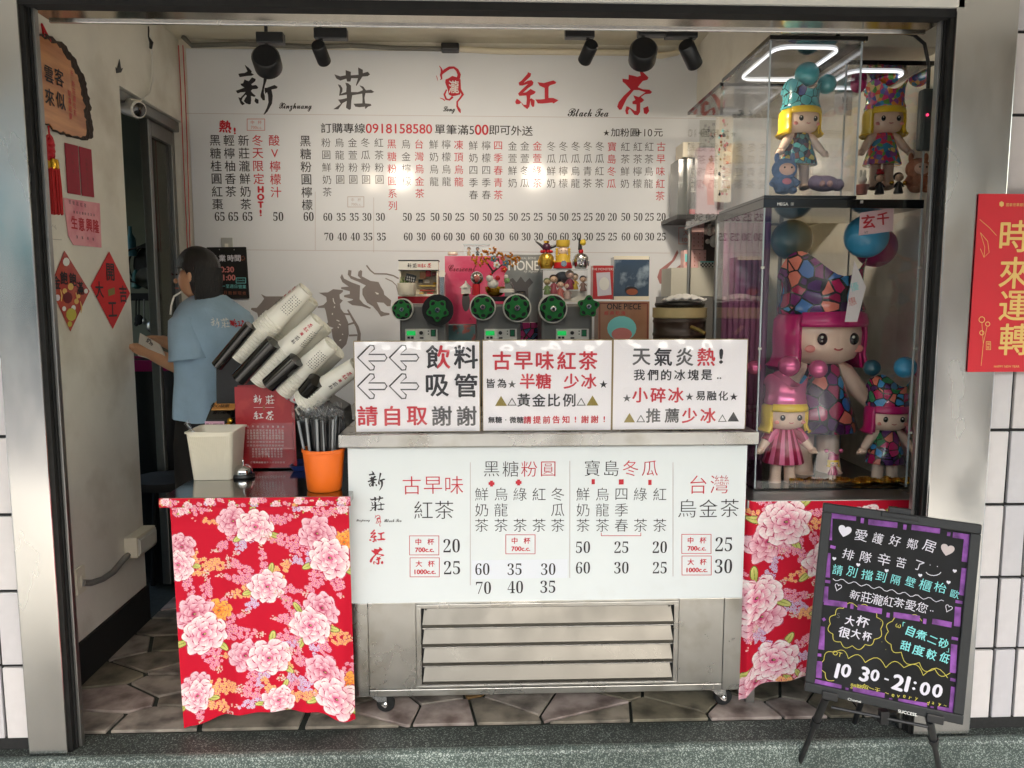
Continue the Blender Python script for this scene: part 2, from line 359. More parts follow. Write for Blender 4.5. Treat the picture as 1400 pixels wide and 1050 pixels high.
_raw = {
 '新': (262, 245, 460, [[(150,15),(190,45),(215,75),(210,90),(235,105),(215,115),(170,118),(100,130),(88,100),(105,95),(150,90),(175,75),(160,40)],
   [(145,150),(165,160),(185,165),(215,130),(250,145),(245,165),(205,195),(215,205),(250,200),(272,220),(262,235),(215,240),(200,255),(215,275),(245,300),(230,310),(200,300),(200,340),(195,375),(180,380),(150,370),(130,350),(140,330),(160,300),(150,290),(120,320),(110,345),(140,375),(115,388),(98,370),(80,315),(100,320),(130,290),(150,265),(100,270),(75,280),(58,255),(100,240),(140,225),(110,205),(105,190),(130,185)],
   [(240,320),(270,335),(268,370),(250,372),(230,350)],
   [(335,60),(375,80),(350,160),(335,200),(325,235),(322,270),(330,300),(330,340),(310,340),(290,310),(290,290),(305,240),(320,180),(325,130)],
   [(330,225),(350,225),(425,198),(455,215),(445,230),(395,240),(405,300),(395,370),(350,445),(318,475),(312,470),(345,410),(362,360),(360,290),(352,265),(335,280),(330,250)]]),
 '莊': (1100, 240, 400, [[(932,118),(985,135),(1035,125),(1035,80),(1082,95),(1080,125),(1150,120),(1148,55),(1190,75),(1190,105),(1235,92),(1255,115),(1235,130),(1185,135),(1130,218),(1125,210),(1145,150),(1085,150),(1075,180),(1045,180),(1040,155),(985,172),(950,155)],
   [(962,205),(985,212),(1003,240),(1000,270),(985,290),(1035,272),(1040,225),(1030,190),(1055,195),(1080,215),(1080,272),(1140,272),(1170,262),(1185,255),(1185,245),(1155,212),(1190,222),(1215,255),(1260,250),(1290,268),(1270,278),(1210,280),(1200,320),(1205,370),(1255,375),(1262,390),(1230,400),(1210,418),(1200,415),(1205,400),(1150,405),(1115,400),(1100,375),(1180,370),(1182,330),(1180,285),(1090,300),(1080,350),(1075,420),(1060,430),(1030,410),(1040,350),(1000,370),(960,425),(915,425),(945,405),(985,375),(960,340),(1000,335),(1040,325),(1040,295),(970,305),(975,280),(980,245)]]),
 '紅': (275, 255, 400, [[(190,88),(220,100),(215,125),(150,185),(190,165),(225,160),(243,180),(235,205),(190,235),(145,275),(175,270),(215,240),(265,265),(250,285),(215,300),(210,330),(222,325),(255,345),(250,400),(235,405),(220,385),(215,345),(205,400),(185,425),(150,400),(125,365),(110,380),(80,380),(70,360),(85,330),(110,345),(150,385),(175,385),(180,330),(175,300),(110,305),(97,285),(120,260),(190,195),(140,210),(110,210),(102,185),(130,165),(185,105)],
   [(280,178),(340,185),(430,160),(458,175),(450,190),(400,205),(385,220),(385,320),(430,320),(480,340),(460,355),(430,372),(425,362),(330,372),(285,372),(260,335),(310,335),(350,330),(348,230),(300,210)]]),
 '茶': (1130, 270, 400, [[(1015,142),(1070,150),(1072,108),(1110,115),(1150,125),(1180,115),(1170,80),(1200,85),(1250,130),(1240,150),(1200,160),(1170,195),(1155,215),(1200,232),(1260,235),(1285,255),(1270,270),(1220,275),(1185,300),(1215,325),(1195,345),(1180,350),(1180,430),(1160,458),(1130,455),(1085,400),(1070,420),(1075,450),(1055,450),(1045,420),(1055,380),(1075,385),(1130,420),(1145,420),(1145,365),(1110,360),(1108,340),(1135,325),(1115,285),(1165,300),(1225,258),(1165,240),(1120,240),(1060,310),(1010,410),(990,412),(972,385),(985,345),(1030,290),(1090,235),(1040,185),(1018,170)],
   [(1208,395),(1250,378),(1262,420),(1240,450),(1215,440)]])}
BRUSH = {k: [[((x-cx)/h, -(y-cy)/h) for x, y in p] for p in ps] for k, (cx, cy, h, ps) in _raw.items()}
def emblem(P, px, py, s):
    """the shop's red dragon mark; s scales an 80-pixel wide drawing"""
    q = lambda pts: [(px+(x-510)*s/13.125, py+(y-540)*s/13.125) for x, y in pts]
    P.poly(q([(430,360),(500,315),(590,340),(650,380),(658,560),(640,650),(560,670),(500,680),(440,650),(420,560),(375,440),(380,380)]), 'r')
    W = lambda l: [a*s/13.125 for a in l]
    P.ribbon(q([(310,280),(370,220),(450,170),(530,165),(590,210),(625,290),(610,360)]), W([30, 55, 50, 40, 50, 60, 60]), 'r', .0002)
    P.ribbon(q([(270,135),(300,180),(320,240),(300,300),(310,370),(285,385)]), W([12, 20, 50, 40, 25, 12]), 'r', .0003)
    P.ribbon(q([(400,560),(360,650),(390,730),(450,745),(510,690)]), W([25, 35, 35, 30, 40]), 'r', .0002)
    P.ribbon(q([(640,560),(690,650),(640,720),(590,780),(590,860),(630,930),(650,980)]), W([40, 45, 30, 30, 35, 50, 10]), 'r', .0002)
    P.ribbon(q([(280,710),(345,735),(370,760)]), W([10, 20, 20]), 'r', .0003); P.ribbon(q([(215,310),(230,350),(240,400)]), W([8, 12, 6]), 'r')
    c = P.pt(px+1.5*s, py-2.2*s); o = P.lift; P.lift = o+.0006; P.put('瀧', c, 18*s*mpp(c), 'w', sx=.8, bold=.012); P.lift = o
# ================================================================== THE SETTING
YF, YB, XL, XR, ZC = 2.35, 4.03, -1.5, 1.72, 2.70
def struct(name, mb, m, parent=None, **k):
    o = mb.build(name, m, parent, **k)
    if parent is None: o['kind'] = 'structure'
    return o
M['asphalt'] = mat('asphalt', (.05, .05, .052), .9, noise=.2, nscale=60, bump=.3, bscale=200)
M['paving'] = mat('grey_paving', srgb(150, 148, 142), .8, noise=.12, nscale=12, bump=.1, bscale=90)
# speckled dark green terrazzo
def speckle(name, base, chip, dens, scale, rough=.55):
    m = mat(name, base, rough, bump=.15, bscale=260); n = m.node_tree.nodes; l = m.node_tree.links; tc = n['Texture Coordinate']
    v = n.new('ShaderNodeTexVoronoi'); v.inputs['Scale'].default_value = scale; l.new(tc.outputs['Object'], v.inputs['Vector'])
    sp = n.new('ShaderNodeSeparateColor'); l.new(v.outputs['Color'], sp.inputs[0])
    mr = n.new('ShaderNodeMapRange'); mr.inputs[1].default_value = dens; mr.inputs[2].default_value = 1.0; l.new(sp.outputs[0], mr.inputs[0])
    t = n.new('ShaderNodeTexNoise'); t.inputs['Scale'].default_value = 3; l.new(tc.outputs['Object'], t.inputs['Vector']); t.inputs['Detail'].default_value = 6
    m3 = n.new('ShaderNodeMapRange'); m3.inputs[1].default_value = .35; m3.inputs[2].default_value = .65; m3.inputs[3].default_value = .6; m3.inputs[4].default_value = 1.35; l.new(t.outputs['Fac'], m3.inputs[0])
    mx = n.new('ShaderNodeMix'); mx.data_type = 'RGBA'; mx.inputs['A'].default_value = (*base, 1); mx.inputs['B'].default_value = (*chip, 1); l.new(mr.outputs[0], mx.inputs['Factor'])
    m2 = n.new('ShaderNodeMix'); m2.data_type = 'RGBA'; m2.blend_type = 'MULTIPLY'; m2.inputs['Factor'].default_value = 1; l.new(mx.outputs['Result'], m2.inputs['A']); l.new(m3.outputs[0], m2.inputs['B'])
    l.new(m2.outputs['Result'], n['Principled BSDF'].inputs['Base Color']); return m
M['terrazzo'] = speckle('dark_terrazzo', srgb(42, 48, 46), srgb(140, 148, 142), .74, 330)
M['terrazzo_edge'] = speckle('worn_terrazzo', srgb(66, 78, 74), srgb(160, 170, 164), .6, 330)
ZG = -.14
struct('street_ground', MB().box(-60, 60, -60, 60, ZG-.3, ZG-.02), 'asphalt')
struct('arcade_floor', MB().box(-8, 8, -2.4, 2.30, ZG-.02, ZG), 'paving')
struct('terrazzo_step', MB().box(-3, 3, 2.30, 2.445, ZG-.01, -.004), 'terrazzo', bevel=.012)
struct('terrazzo_nosing', MB().box(-3, 3, 2.285, 2.325, ZG, .0), 'terrazzo_edge', bevel=.014)
struct('arcade_ceiling', MB().box(-8, 8, -1.5, 2.5, 3.3, 3.5), mat('arcade_soffit', srgb(205, 202, 194), .8, noise=.05, nscale=3))
struct('added_arcade_beam', MB().box(-8, 8, -1.7, -1.501, 2.85, 3.5), mat('arcade_beam_paint', srgb(205, 202, 194), .8, noise=.05, nscale=3))  # unseen front beam, added to hide sky from the reflections
struct('upper_wall', MB().box(-3.2, 3.2, 2.37, 2.5, 2.42, 3.3), mat('pale_fascia', srgb(222, 220, 214), .6))
# a street front across the road, seen only in the steel
far = thing('street_building', (0, -15, ZG), 'grey street building across the road behind the viewer', 'building')
MB().box(-22, 22, -18, -15, ZG, 6.3).build('wall', mat('far_wall', srgb(176, 172, 164), .8, noise=.15, nscale=.6), far)
wm = mat('far_window', srgb(40, 52, 60), .15)
for i in range(12):
    for k in range(2):
        x = -20.5+i*3.6; MB().box(x, x+2.0, -15.03, -14.9, .5+k*2.4, 2.0+k*2.4).build('window', wm, far)
for i, (x, w_, z, h_, c_) in enumerate(((-11, 4.5, 2.6, .9, (40, 150, 150)), (-5.5, 4, 2.7, .8, (190, 60, 50)), (0, 4.5, 2.5, 1.0, (220, 214, 190)), (5.5, 3.6, 2.7, .8, (60, 90, 130)), (10, 4, 2.6, .9, (200, 150, 70)))):  # signs and shop openings invented to vary the steel's reflections
    MB().box(x-w_/2, x+w_/2, -14.9, -14.2, z, z+h_).build('added_shop_sign', mat('added_street_sign_%d' % i, srgb(*c_), .6), far)
    MB().box(x-w_/2+.1, x+w_/2-.1, -15.02, -14.98, ZG, 2.4).build('added_shop_opening', mat('shop_dark_%d' % i, srgb(60+12*i, 58, 54), .5), far)
for i, x in enumerate((-4.6, 3.9)):  # unseen columns added to break up what the steel reflects
    c_ = thing('added_arcade_column', (x, -1.3, ZG), 'added, unseen tiled arcade column behind the viewer, %s one' % ('left' if x < 0 else 'right'), 'column')
    MB().box(x-.3, x+.3, -1.5, -1.0, ZG, 3.3).build('shaft', mat('column_tile_%d' % i, srgb(150, 140, 130), .5, noise=.1, nscale=3), c_, bevel=.01)
# ---- shop floor: dark bed with irregular marble slabs as pieces
fl = struct('shop_floor', MB().box(XL-2.2, XR+.1, 2.446, 5.6, -.12, -.012), mat('floor_joint', srgb(42, 48, 44), .8, noise=.3, nscale=40))
stone_m = [mat('marble_slab_%d' % i, srgb(*c), .42, noise=.2, nscale=9, bump=.08, bscale=40, col2=srgb(*c2), c2scale=11, c2lo=.42, c2hi=.68) for i, (c, c2) in enumerate(
    [((156, 148, 138), (84, 78, 74)), ((138, 130, 118), (72, 68, 62)), ((164, 152, 146), (98, 84, 80)), ((166, 130, 82), (104, 80, 48)), ((126, 120, 104), (66, 62, 54))])]
def clip(poly, p, n):
    out = []; m = len(poly)
    for i in range(m):
        a, b = poly[i], poly[(i+1) % m]; da = (a[0]-p[0])*n[0]+(a[1]-p[1])*n[1]; db = (b[0]-p[0])*n[0]+(b[1]-p[1])*n[1]
        if da <= 0: out.append(a)
        if (da < 0 < db) or (db < 0 < da): t = da/(da-db); out.append((a[0]+(b[0]-a[0])*t, a[1]+(b[1]-a[1])*t))
    return out
def slabs(x0, x1, y0, y1, seeds, gap, ys=1.0):
    for i, s in enumerate(seeds):
        poly = [(x0, y0), (x1, y0), (x1, y1), (x0, y1)]
        for j, q in enumerate(seeds):
            if i == j: continue
            d = (q[0]-s[0], (q[1]-s[1])*ys); L = math.hypot(*d)
            if L > .9: continue
            mid = ((q[0]+s[0])/2, (q[1]+s[1])/2); n = (d[0]/L, d[1]/L*ys); n_ = math.hypot(*n); n = (n[0]/n_, n[1]/n_)
            mid = (mid[0]-n[0]*gap/2, mid[1]-n[1]*gap/2); poly = clip(poly, mid, n)
            if len(poly) < 3: break
        if len(poly) < 3: continue
        c = (sum(p[0] for p in poly)/len(poly), sum(p[1] for p in poly)/len(poly))
        poly2 = [(c[0]+(p[0]-c[0])*.99, c[1]+(p[1]-c[1])*.99) for p in poly]
        z = -.001+random.uniform(-.0012, .0012)
        MB().prism([(x, y, z-.011) for x, y in poly2], (0, 0, .011)).build('stone', random.choices(stone_m, [4, 3, 3, .8, 3])[0], fl, bevel=.002, seg=1)
rs = random.Random(11)
sd1 = [(-1.42+ix*.27+(.13 if iy % 2 else 0)+rs.uniform(-.12, .12), 2.51+iy*.15+rs.uniform(-.05, .05)) for iy in range(9) for ix in range(3)]
slabs(XL+.01, -.62, 2.452, 3.9, sd1, .014, 1.9)
sd2 = [(-.52+ix*.2+(.1 if iy % 2 else 0)+rs.uniform(-.1, .1), 2.52+iy*.17+rs.uniform(-.08, .08)) for iy in range(6) for ix in range(12)]
slabs(-.60, XR, 2.452, 3.5, sd2, .009, 1.0)
# ---- walls and ceiling
YD = 3.36       # where the left wall stops at the doorway
wl = MB().box(XL-.14, XL, YF+.034, YD, -.01, ZC)
zd = onX(160, 115, XL).z
HD = zd
wl.box(XL-.14, XL, YD, YB, HD, ZC)
struct('left_wall', wl, 'wall')
struct('door_header', MB().box(XL-.5, XL-.141, YD-.3, YB+.1, HD+.1, ZC), mat('header_band', srgb(170, 140, 84), .7))
struct('skirting', MB().box(XL, XL+.012, YF+.034, YD, 0, .155), 'matte_black')
struct('back_wall', MB().box(XL-.141, XR+.1, YB, YB+.12, 0, ZC), 'wall')
struct('right_wall', MB().box(XR, XR+.12, YF+.14, YB, 0, ZC), 'wall')
struct('ceiling', MB().box(XL-.14, XR+.12, 2.5, YB+.12, ZC, ZC+.12), 'ceiling')
pb = onY(951, 161, YB)
struct('ceiling_beam', MB().box(pb.x, XR, 2.9, YB, pb.z, ZC), 'wall', bevel=.004)
# back room behind the doorway
br = MB().box(XL-2.2, XL-2.1, 2.6, 3.5, 0, ZC).box(XL-2.2, XL-2.1, 5.0, 5.6, 0, ZC).box(XL-2.2, XL-2.1, 3.5, 5.0, 0, .9).box(XL-2.2, XL-2.1, 3.5, 5.0, 2.3, ZC).box(XL-2.1, XL+1.0, 5.5, 5.6, 0, ZC).box(XL-2.1, XL-.141, 2.6, 2.7, 0, ZC)  # opening in the far side wall is added, out of view, to admit daylight
struct('back_room_wall', br, 'backroom'); struct('back_room_ceiling', MB().box(XL-2.2, XL+1, 2.6, 5.6, ZC+.001, ZC+.1), 'backroom')
struct('back_room_side_wall', MB().box(XL+.9, XL+1.0, YB+.121, 5.499, 0, ZC), 'backroom')

# ================================================================== STEEL SHOP FRONT
fx0, fx1 = onY(108, 1000, YF).x, onY(1232, 1000, YF).x      # clear opening
fo0, fo1 = onY(45, 1000, YF).x, onY(1318, 1000, YF).x
ft = thing('shutter_frame', ((fx0+fx1)/2, YF, 0), 'brushed steel surround framing the whole shop opening, with dark shutter rails', 'door frame')
zt = onY(700, 14, YF).z
for a, b in ((fo0, fx0-.024), (fx1+.024, fo1)):
    MB().box(a, b, YF-.03, YF+.03, 0, zt+.6).build('jamb', 'steel', ft, bevel=.004)
for a, s in ((fx0-.024, 1), (fx1+.024, -1)):
    MB().box(min(a, a+s*.009), max(a, a+s*.009), YF-.015, YF+.03, 0, zt+.02).build('rail', 'dark_metal', ft)
    MB().box(min(a+s*.0093, a+s*.0135), max(a+s*.0093, a+s*.0135), YF+.005, YF+.031, 0, zt+.02).build('rail', 'matte_black', ft)
    MB().box(min(a+s*.0138, a+s*.024), max(a+s*.0138, a+s*.024), YF+.012, YF+.033, 0, zt+.02).build('rail', 'alu', ft, bevel=.002)
MB().box(fx0-.045, fx1+.045, YF-.02, YF+.03, zt-.008, zt+.015).build('shutter_seal', 'matte_black', ft)
MB().box(fx0-.045, fx1+.045, YF-.03, YF+.03, zt+.016, zt+.12).build('fascia', 'white_paint', ft)
MB().box(fx0-.0235, fx1+.0235, YF+.031, YF+.13, zt, zt+.012).build('head_plate', mat('head_mirror_steel', srgb(196, 190, 178), .14, 1.0, noise=.05, nscale=4), ft)
MB().box(fx0-.0235, fx1+.0235, YF+.1305, YF+.142, zt-.007, zt+.02).build('head_lip', 'steel', ft, bevel=.002)

# ================================================================== TILED WALL (left and right of the frame)
tile_m = [mat('wall_tile_%d' % i, srgb(*c), .22, noise=.05, nscale=9, bump=.03, bscale=12, coat=.3, col2=srgb(*(q-14 for q in c)), c2scale=14, c2lo=.5, c2hi=.85) for i, c in enumerate([(206, 202, 204), (214, 209, 209), (198, 195, 199), (209, 203, 203)])]
def tiled(x0, x1, edge, label, sgn):
    t = thing('tiled_wall', ((x0+x1)/2, YF+.02, ZG), label, 'wall')
    MB().box(x0, x1, YF+.012, YF+.03, ZG, 3.3).build('mortar_bed', 'grout', t)
    tw, th, g = .066, .233, .0098
    protos = []
    for i in range(4):
        o = MB().box(-tw/2, tw/2, -.006, .006, -th/2, th/2).build('tile', tile_m[i], None, bevel=.002, seg=2); protos.append(o)
    used = set(); n = int(abs(x1-x0)/(tw+g)); rz = random.Random(3)
    for i in range(n):
        cx = edge+sgn*(g+tw/2+i*(tw+g))
        for k in range(-1, 11):
            cz = .035-(th+g)/2+ (k+1)*(th+g)-.0
            if cz-th/2 < ZG-.01: continue
            j = rz.randrange(4); o = protos[j]
            if j in used: o = protos[j].copy(); COL.objects.link(o)
            used.add(j); o.parent = t; o.location = V((cx+rz.uniform(-.0008, .0008), YF+.0065+rz.uniform(-.0008, .0008), cz))-t.location
            o.rotation_euler = (R(rz.uniform(-.35, .35)), 0, R(rz.uniform(-.5, .5)))
    return t
tiled(fo0-.75, fo0-.002, fo0-.004, 'pale pink-white tiled wall left of the steel frame', -1)
tiled(fo1+.002, fo1+.75, fo1+.004, 'pale pink-white tiled wall right of the steel frame, behind the red poster', 1)

# ================================================================== RED POSTER ON TILES
YP = YF-.034
a, b = onY(1338, 265, YP), onY(1460, 508, YP)
t = MB().box(a.x, b.x, YP-.002, YP+.001, b.z, a.z).build('poster', mat('poster_red', srgb(206, 30, 46), .4, noise=.03, nscale=8), None)
tag(t, 'tall red new year poster with gold characters taped on the right tiles', 'poster')
P = Print(t, (0, YP-.002, 0), (0, -1, 0))
for ch, y in zip('時來運轉', (323, 373, 418, 464)): P.one(ch, 1387, y, 46, 'y', bold=.012)
P.one('國泰世華銀行', 1389, 280, 4.5, 'y', fit=True); P.one('HAPPY NEW YEAR', 1376, 501, 3, 'y', fit=True)
P.poly([(1366, 277), (1369, 275), (1372, 277), (1372, 281), (1369, 283), (1366, 281)], 'y')
P.rect(1348, 467, 1354, 478, .6, 'y'); P.one('福', 1351, 470, 4.5, 'y'); P.one('氣', 1351, 475, 4.5, 'y')
P.ribbon([(1341, 500), (1344, 470), (1342, 440)], .6, 'y'); P.ribbon([(1344, 470), (1349, 447)], .6, 'y')
for x, y, r in ((1342, 437, 4), (1350, 443, 3), (1342, 455, 3)): P.ribbon([(x+r*math.cos(k*.7), y+r*math.sin(k*.7)) for k in range(10)], 1, 'y')
P.ribbon([(1340, 318), (1350, 330), (1352, 345), (1345, 352), (1340, 340)], .6, 'y'); P.ribbon([(1340, 318), (1346, 338), (1345, 352)], .6, 'y')
P.ribbon([(1339, 300), (1352, 311), (1362, 322)], .6, 'y')
P.done()

# ================================================================== MENU BANNER ON BACK WALL
YM = YB-.012
a, b = onY(254, 66, YM), onY(1000, 780, YM)
xr = onY(1050, 300, YM).x
ban = MB().box(a.x, xr, YM, YB-.001, .45, a.z).build('menu_banner', 'banner', None)
tag(ban, 'large white menu banner covering the back wall, with black and red columns', 'banner')
P = Print(ban, (0, YM, 0), (0, -1, 0))
P.brush('新', 352, 123, 66, 'k'); P.brush('莊', 483, 121, 60, 'g'); P.brush('紅', 734, 124, 58, 'r'); P.brush('茶', 868, 128, 61, 'r')
for t_, x, y, h in (('Xinzhuang', 404, 146.5, 11.5), ('Long', 614, 150.5, 9.5), ('Black Tea', 804, 154, 10.5)): P.one(script(t_), x, y, h, 'k', fit=True, sx=.75, bold=.02)
emblem(P, 619, 121, 1.0)
cols = [('黑糖桂圓紅棗', 294), ('輕檸柚香茶', 313), ('新莊瀧鮮奶茶', 333)]
for t_, x in cols: P.col(t_, x, 192, 17.1, 15.6, 'k', bold=.006)
P.col('冬天限定', 352, 192, 17.1, 15.6, 'r', bold=.006); P.col('酸V檸檬汁', 375, 192, 17.3, 15.6, 'r', bold=.006); P.col('黑糖粉圓檸檬', 417.5, 193, 17.1, 15.6, 'k', bold=.006)
for c_, y in zip('HOT!', (259, 269.5, 280, 291)): P.one(c_, 356.5, y, 8, 'r', fit=True, bold=.1)
P.one('熱', 308, 173, 17, 'r', bold=.04, rot=-.08); P.one('!', 321, 179, 8, 'r', fit=True, bold=.1)
small = [('粉圓鮮奶茶', 445.7, 195, 'k'), ('烏龍粉圓', 464, 195, 'k'), ('金萱粉圓', 482, 195, 'k'), ('冬瓜粉圓', 499.5, 195, 'k'), ('紅茶粉圓', 518, 195, 'k'), ('黑糖粉圓系列', 535.5, 197, 'r'),
 ('烏金檸檬', 555, 197, 'k'), ('台灣烏金茶', 573, 197, 'r'), ('鮮奶烏龍', 593, 197.5, 'k'), ('檸檬烏龍', 610, 197.5, 'k'), ('凍頂烏龍', 627, 198, 'r'), ('鮮奶四季春', 647, 199, 'k'), ('檸檬四季春', 664.6, 199, 'k'),
 ('四季春青茶', 681, 199, 'r'), ('金萱鮮奶', 700.7, 199.5, 'k'), ('金萱冬瓜', 717.5, 199.5, 'k'), ('金萱綠茶', 734.6, 199.5, 'r'), ('冬瓜鮮奶', 753.6, 200, 'k'), ('冬瓜檸檬', 770.2, 200, 'k'), ('冬瓜烏龍', 787, 200, 'k'),
 ('冬瓜青茶', 803.5, 200, 'k'), ('冬瓜紅茶', 820, 200, 'k'), ('寶島冬瓜', 836.6, 200.5, 'r'), ('紅茶鮮奶', 855, 200.5, 'k'), ('紅茶檸檬', 872, 200.5, 'k'), ('紅茶烏龍', 887.6, 200.5, 'k'), ('古早味紅茶', 903.8, 200.5, 'r')]
for t_, x, y, i_ in small: P.col(t_, x, y, 16.5, 13.2, i_, off=-.006 if i_ == 'k' else 0)
for t_, x in (('65', 300.5), ('65', 319), ('65', 338.5), ('50', 380.5), ('60', 422)): P.num(t_, x, 296, 12)
r1 = '60 35 35 30 30 . 50 25 50 50 25 50 50 25 50 25 25 50 50 25 25 20 20 50 50 25 20'.split(); r2 = '70 40 40 35 35 . 60 30 60 60 30 60 60 30 60 30 30 60 60 30 30 25 25 60 60 30 25'.split()
for (t_, x, y, i_), q1, q2 in zip(small, r1, r2):
    if q1 != '.': P.num(q1, x+2.5-(x-445)*.005, 296.5, 10.5); P.num(q2, x+4-(x-445)*.008, 323.5, 10.5)
P.line('訂購專線', (446, 175), (492, 175.5), 14, 'k', bold=.01, sx=1.1); P.num('0918158580', 545.5, 176.5, 13.5, 'r') if 0 else P.one('0918158580', 545.5, 176, 12.5, 'r', fit=True, sx=1.02, bold=.02)
P.line('單筆滿', (601.5, 177), (633, 177.5), 14, 'k', bold=.01, sx=1.1); P.one('5', 645, 178, 11, 'k', fit=True); P.one('00', 658.5, 177.5, 13.5, 'r', fit=True, bold=.03)
P.line('即可外送', (675.5, 178), (721, 179), 14, 'k', bold=.01, sx=1.1)
P.one('★', 829, 181.5, 10, 'k'); P.line('加粉圓', (841, 181), (867.5, 181.3), 12, 'k', bold=.01, sx=1.1); P.one('+10', 881, 181.5, 10, 'k', fit=True); P.one('元', 900, 181.5, 12, 'k', bold=.01, sx=1.1)
def cupbox(P, x, y, w_, h, big, ink='l', lw=.8):
    P.rect(x-w_/2, y-h/2, x+w_/2, y+h/2, lw, ink); P.line('大杯' if big else '中杯', (x-w_*.2, y-h*.2), (x+w_*.22, y-h*.2), h*.36, ink)
    P.one('1000c.c.' if big else '700c.c.', x+w_*.03, y+h*.24, h*.25, ink, fit=True, bold=.0)
cupbox(P, 350, 170.5, 24, 15.5, 0); cupbox(P, 486.5, 276, 22, 14, 0, 'f'); cupbox(P, 944, 295, 32, 20, 0); cupbox(P, 944, 322.5, 32, 22, 1)
for pts in ([(254, 155), (960, 162)], [(254, 341), (916, 346)], [(431, 262), (431, 342)], [(511, 270), (511, 345)]): P.ribbon(pts, .5, 'f')
Q = lambda pts: [(340+x/6.364, 340+y/6.364) for x, y in pts]
P.poly(Q([(812,220),(830,260),(900,295),(970,320),(965,440),(1000,480),(1065,515),(1055,522),(985,500),(900,490),(858,460),(900,450),(910,440),(830,420),(830,405),(880,395),(880,370),(805,350),(805,335),(870,330),(815,290),(797,250)]), 'd')
P.poly(Q([(868,185),(895,190),(890,235),(950,260),(980,265),(950,235),(955,200),(975,185),(988,195),(985,240),(1060,280),(1130,290),(1150,330),(1175,370),(1180,400),(1240,450),(1235,500),(1205,500),(1175,470),(1115,465),(1150,540),(1180,555),(1225,560),(1225,575),(1150,590),(1120,545),(1080,500),(1030,470),(990,400),(990,350),(1020,320),(960,290),(890,262),(862,225)]), 'd')
P.poly(Q([(1098,375),(1132,388),(1128,400),(1112,396)]), 'w', .0006)
P.ribbon(Q([(1025,145),(1060,190),(1095,218),(1200,220),(1260,235),(1305,260)]), 1.9, 'd'); P.ribbon(Q([(1190,258),(1250,285),(1285,320),(1300,380)]), 1.3, 'd')
P.poly(Q([(610,383),(690,380),(735,352),(820,360),(820,375),(790,400),(795,435),(820,450),(795,480),(800,520),(830,560),(865,640),(872,740),(850,830),(800,885),(760,850),(730,770),(720,700),(740,690),(670,665),(690,640),(670,540),(660,515),(600,515),(600,502),(650,490),(680,460),(675,420),(645,402)]), 'd')
P.ribbon(Q([(862,530),(900,600),(945,680),(962,740),(957,810)]), [2, 3, 4, 4.5, 5], 'd', .0002)
for s_ in ([(820,565),(880,572)], [(865,660),(915,645)], [(872,755),(945,752)], [(700,770),(640,765),(600,790)]): P.ribbon(Q(s_), 2.5, 'd', .0003)
for s_ in ([(735,430),(740,460),(752,480)], [(748,500),(745,515)], [(730,560),(728,575)], [(765,620),(790,632)], [(785,655),(802,665)], [(775,680),(785,690)], [(815,740),(820,750)], [(790,800),(805,790)]): P.ribbon(Q(s_), 1.4, 'w', .0008)
P.poly(Q([(108,395),(150,415),(300,415),(460,440),(560,620),(480,900),(300,900),(180,570),(90,620),(75,560),(20,530),(25,515),(70,515),(110,470),(135,435)]), 'd')
P.poly([(316, 415), (322, 420), (330, 424), (342, 445), (346, 470), (330, 470), (322, 440)], 'd')
Q = lambda pts: [(880+x/3.889, 150+y/3.889) for x, y in pts]
P.poly(Q([(178,745),(185,760),(165,800),(110,860),(95,900),(108,925),(85,925),(72,890),(85,850),(150,800)]), 'n')
P.poly(Q([(225,795),(200,820),(120,880),(118,930),(145,970),(170,970),(205,850)]), 'n')
P.done()
# ================================================================== TRACK SPOTLIGHTS (lit, warm)
def spot(px, py, aim_px, aim_py, rpx, label, Y=2.72, power=26, big=False, bar=(0, 0)):
    c = onY(px, py, Y); q = mpp(c); aim = onY(aim_px, aim_py, YM); d = (aim-c).normalized(); r = rpx*q
    zt_ = zt-.05
    t = thing('track_spotlight', (c.x, c.y, c.z), label, 'spotlight', 'black spotlights on the ceiling tracks')
    L = r*1.2 if big else r*3.0
    p0, p1 = c-d*L*.6, c+d*L*.55
    MB().lathe([(r*.86, 0), (r, r*.18), (r, L*1.15), (r*.93, L*1.15), (r*.93, L*1.08)], p0, d, 28).build('lamp_body', 'black', t, smooth=True)
    e = MB().lathe([(r*.9, L*1.1), (0.0, L*1.1)], p0, d, 24)
    e.build('lamp_lens', mat('lamp_glow', (1, .9, .7), .3, emit=(1, .78, .5), estr=1.6), t)
    top = V((c.x, c.y, c.z+r*(1.2 if big else 1.9)))
    MB().cyl(c, top, .007, n=8).build('stem', 'black', t)
    b0, b1 = bar
    MB().box(c.x+b0, c.x+b1, c.y-.018, c.y+.018, top.z, top.z+.035).build('track_adapter', 'black', t, bevel=.003)
    MB().cyl((c.x, c.y, top.z+.035), (c.x, c.y, ZC), .006, n=8).build('drop_rod', 'black', t)
    ld = bpy.data.lights.new('spot_light', 'SPOT'); ld.energy = power*.12; ld.color = (1, .87, .70); ld.spot_size = R(95); ld.spot_blend = 1.0; ld.shadow_soft_size = .06
    lo = bpy.data.objects.new('spot_light', ld); COL.objects.link(lo); lo.parent = t; lo.location = (p0+d*(L*1.16+.004))-c
    lo.rotation_euler = (-d).to_track_quat('Z', 'Y').to_euler()
S_ = 'black %s spotlight %s'
spot(365, 84, 430, 300, 19, 'round black spotlight facing the wall, hiding part of the first big character', big=True, bar=(-.03, .06), power=7)
spot(439, 73, 540, 330, 9.5, 'black tube spotlight tilted right, between the first two big characters', bar=(-.02, .09), power=38)
spot(804, 72, 690, 320, 9.5, 'black tube spotlight tilted left, above the red third character', bar=(-.08, .02), power=38)
spot(879, 74, 840, 300, 19, 'round black spotlight hanging just above the red tea character', big=True, bar=(-.02, .075), power=7)
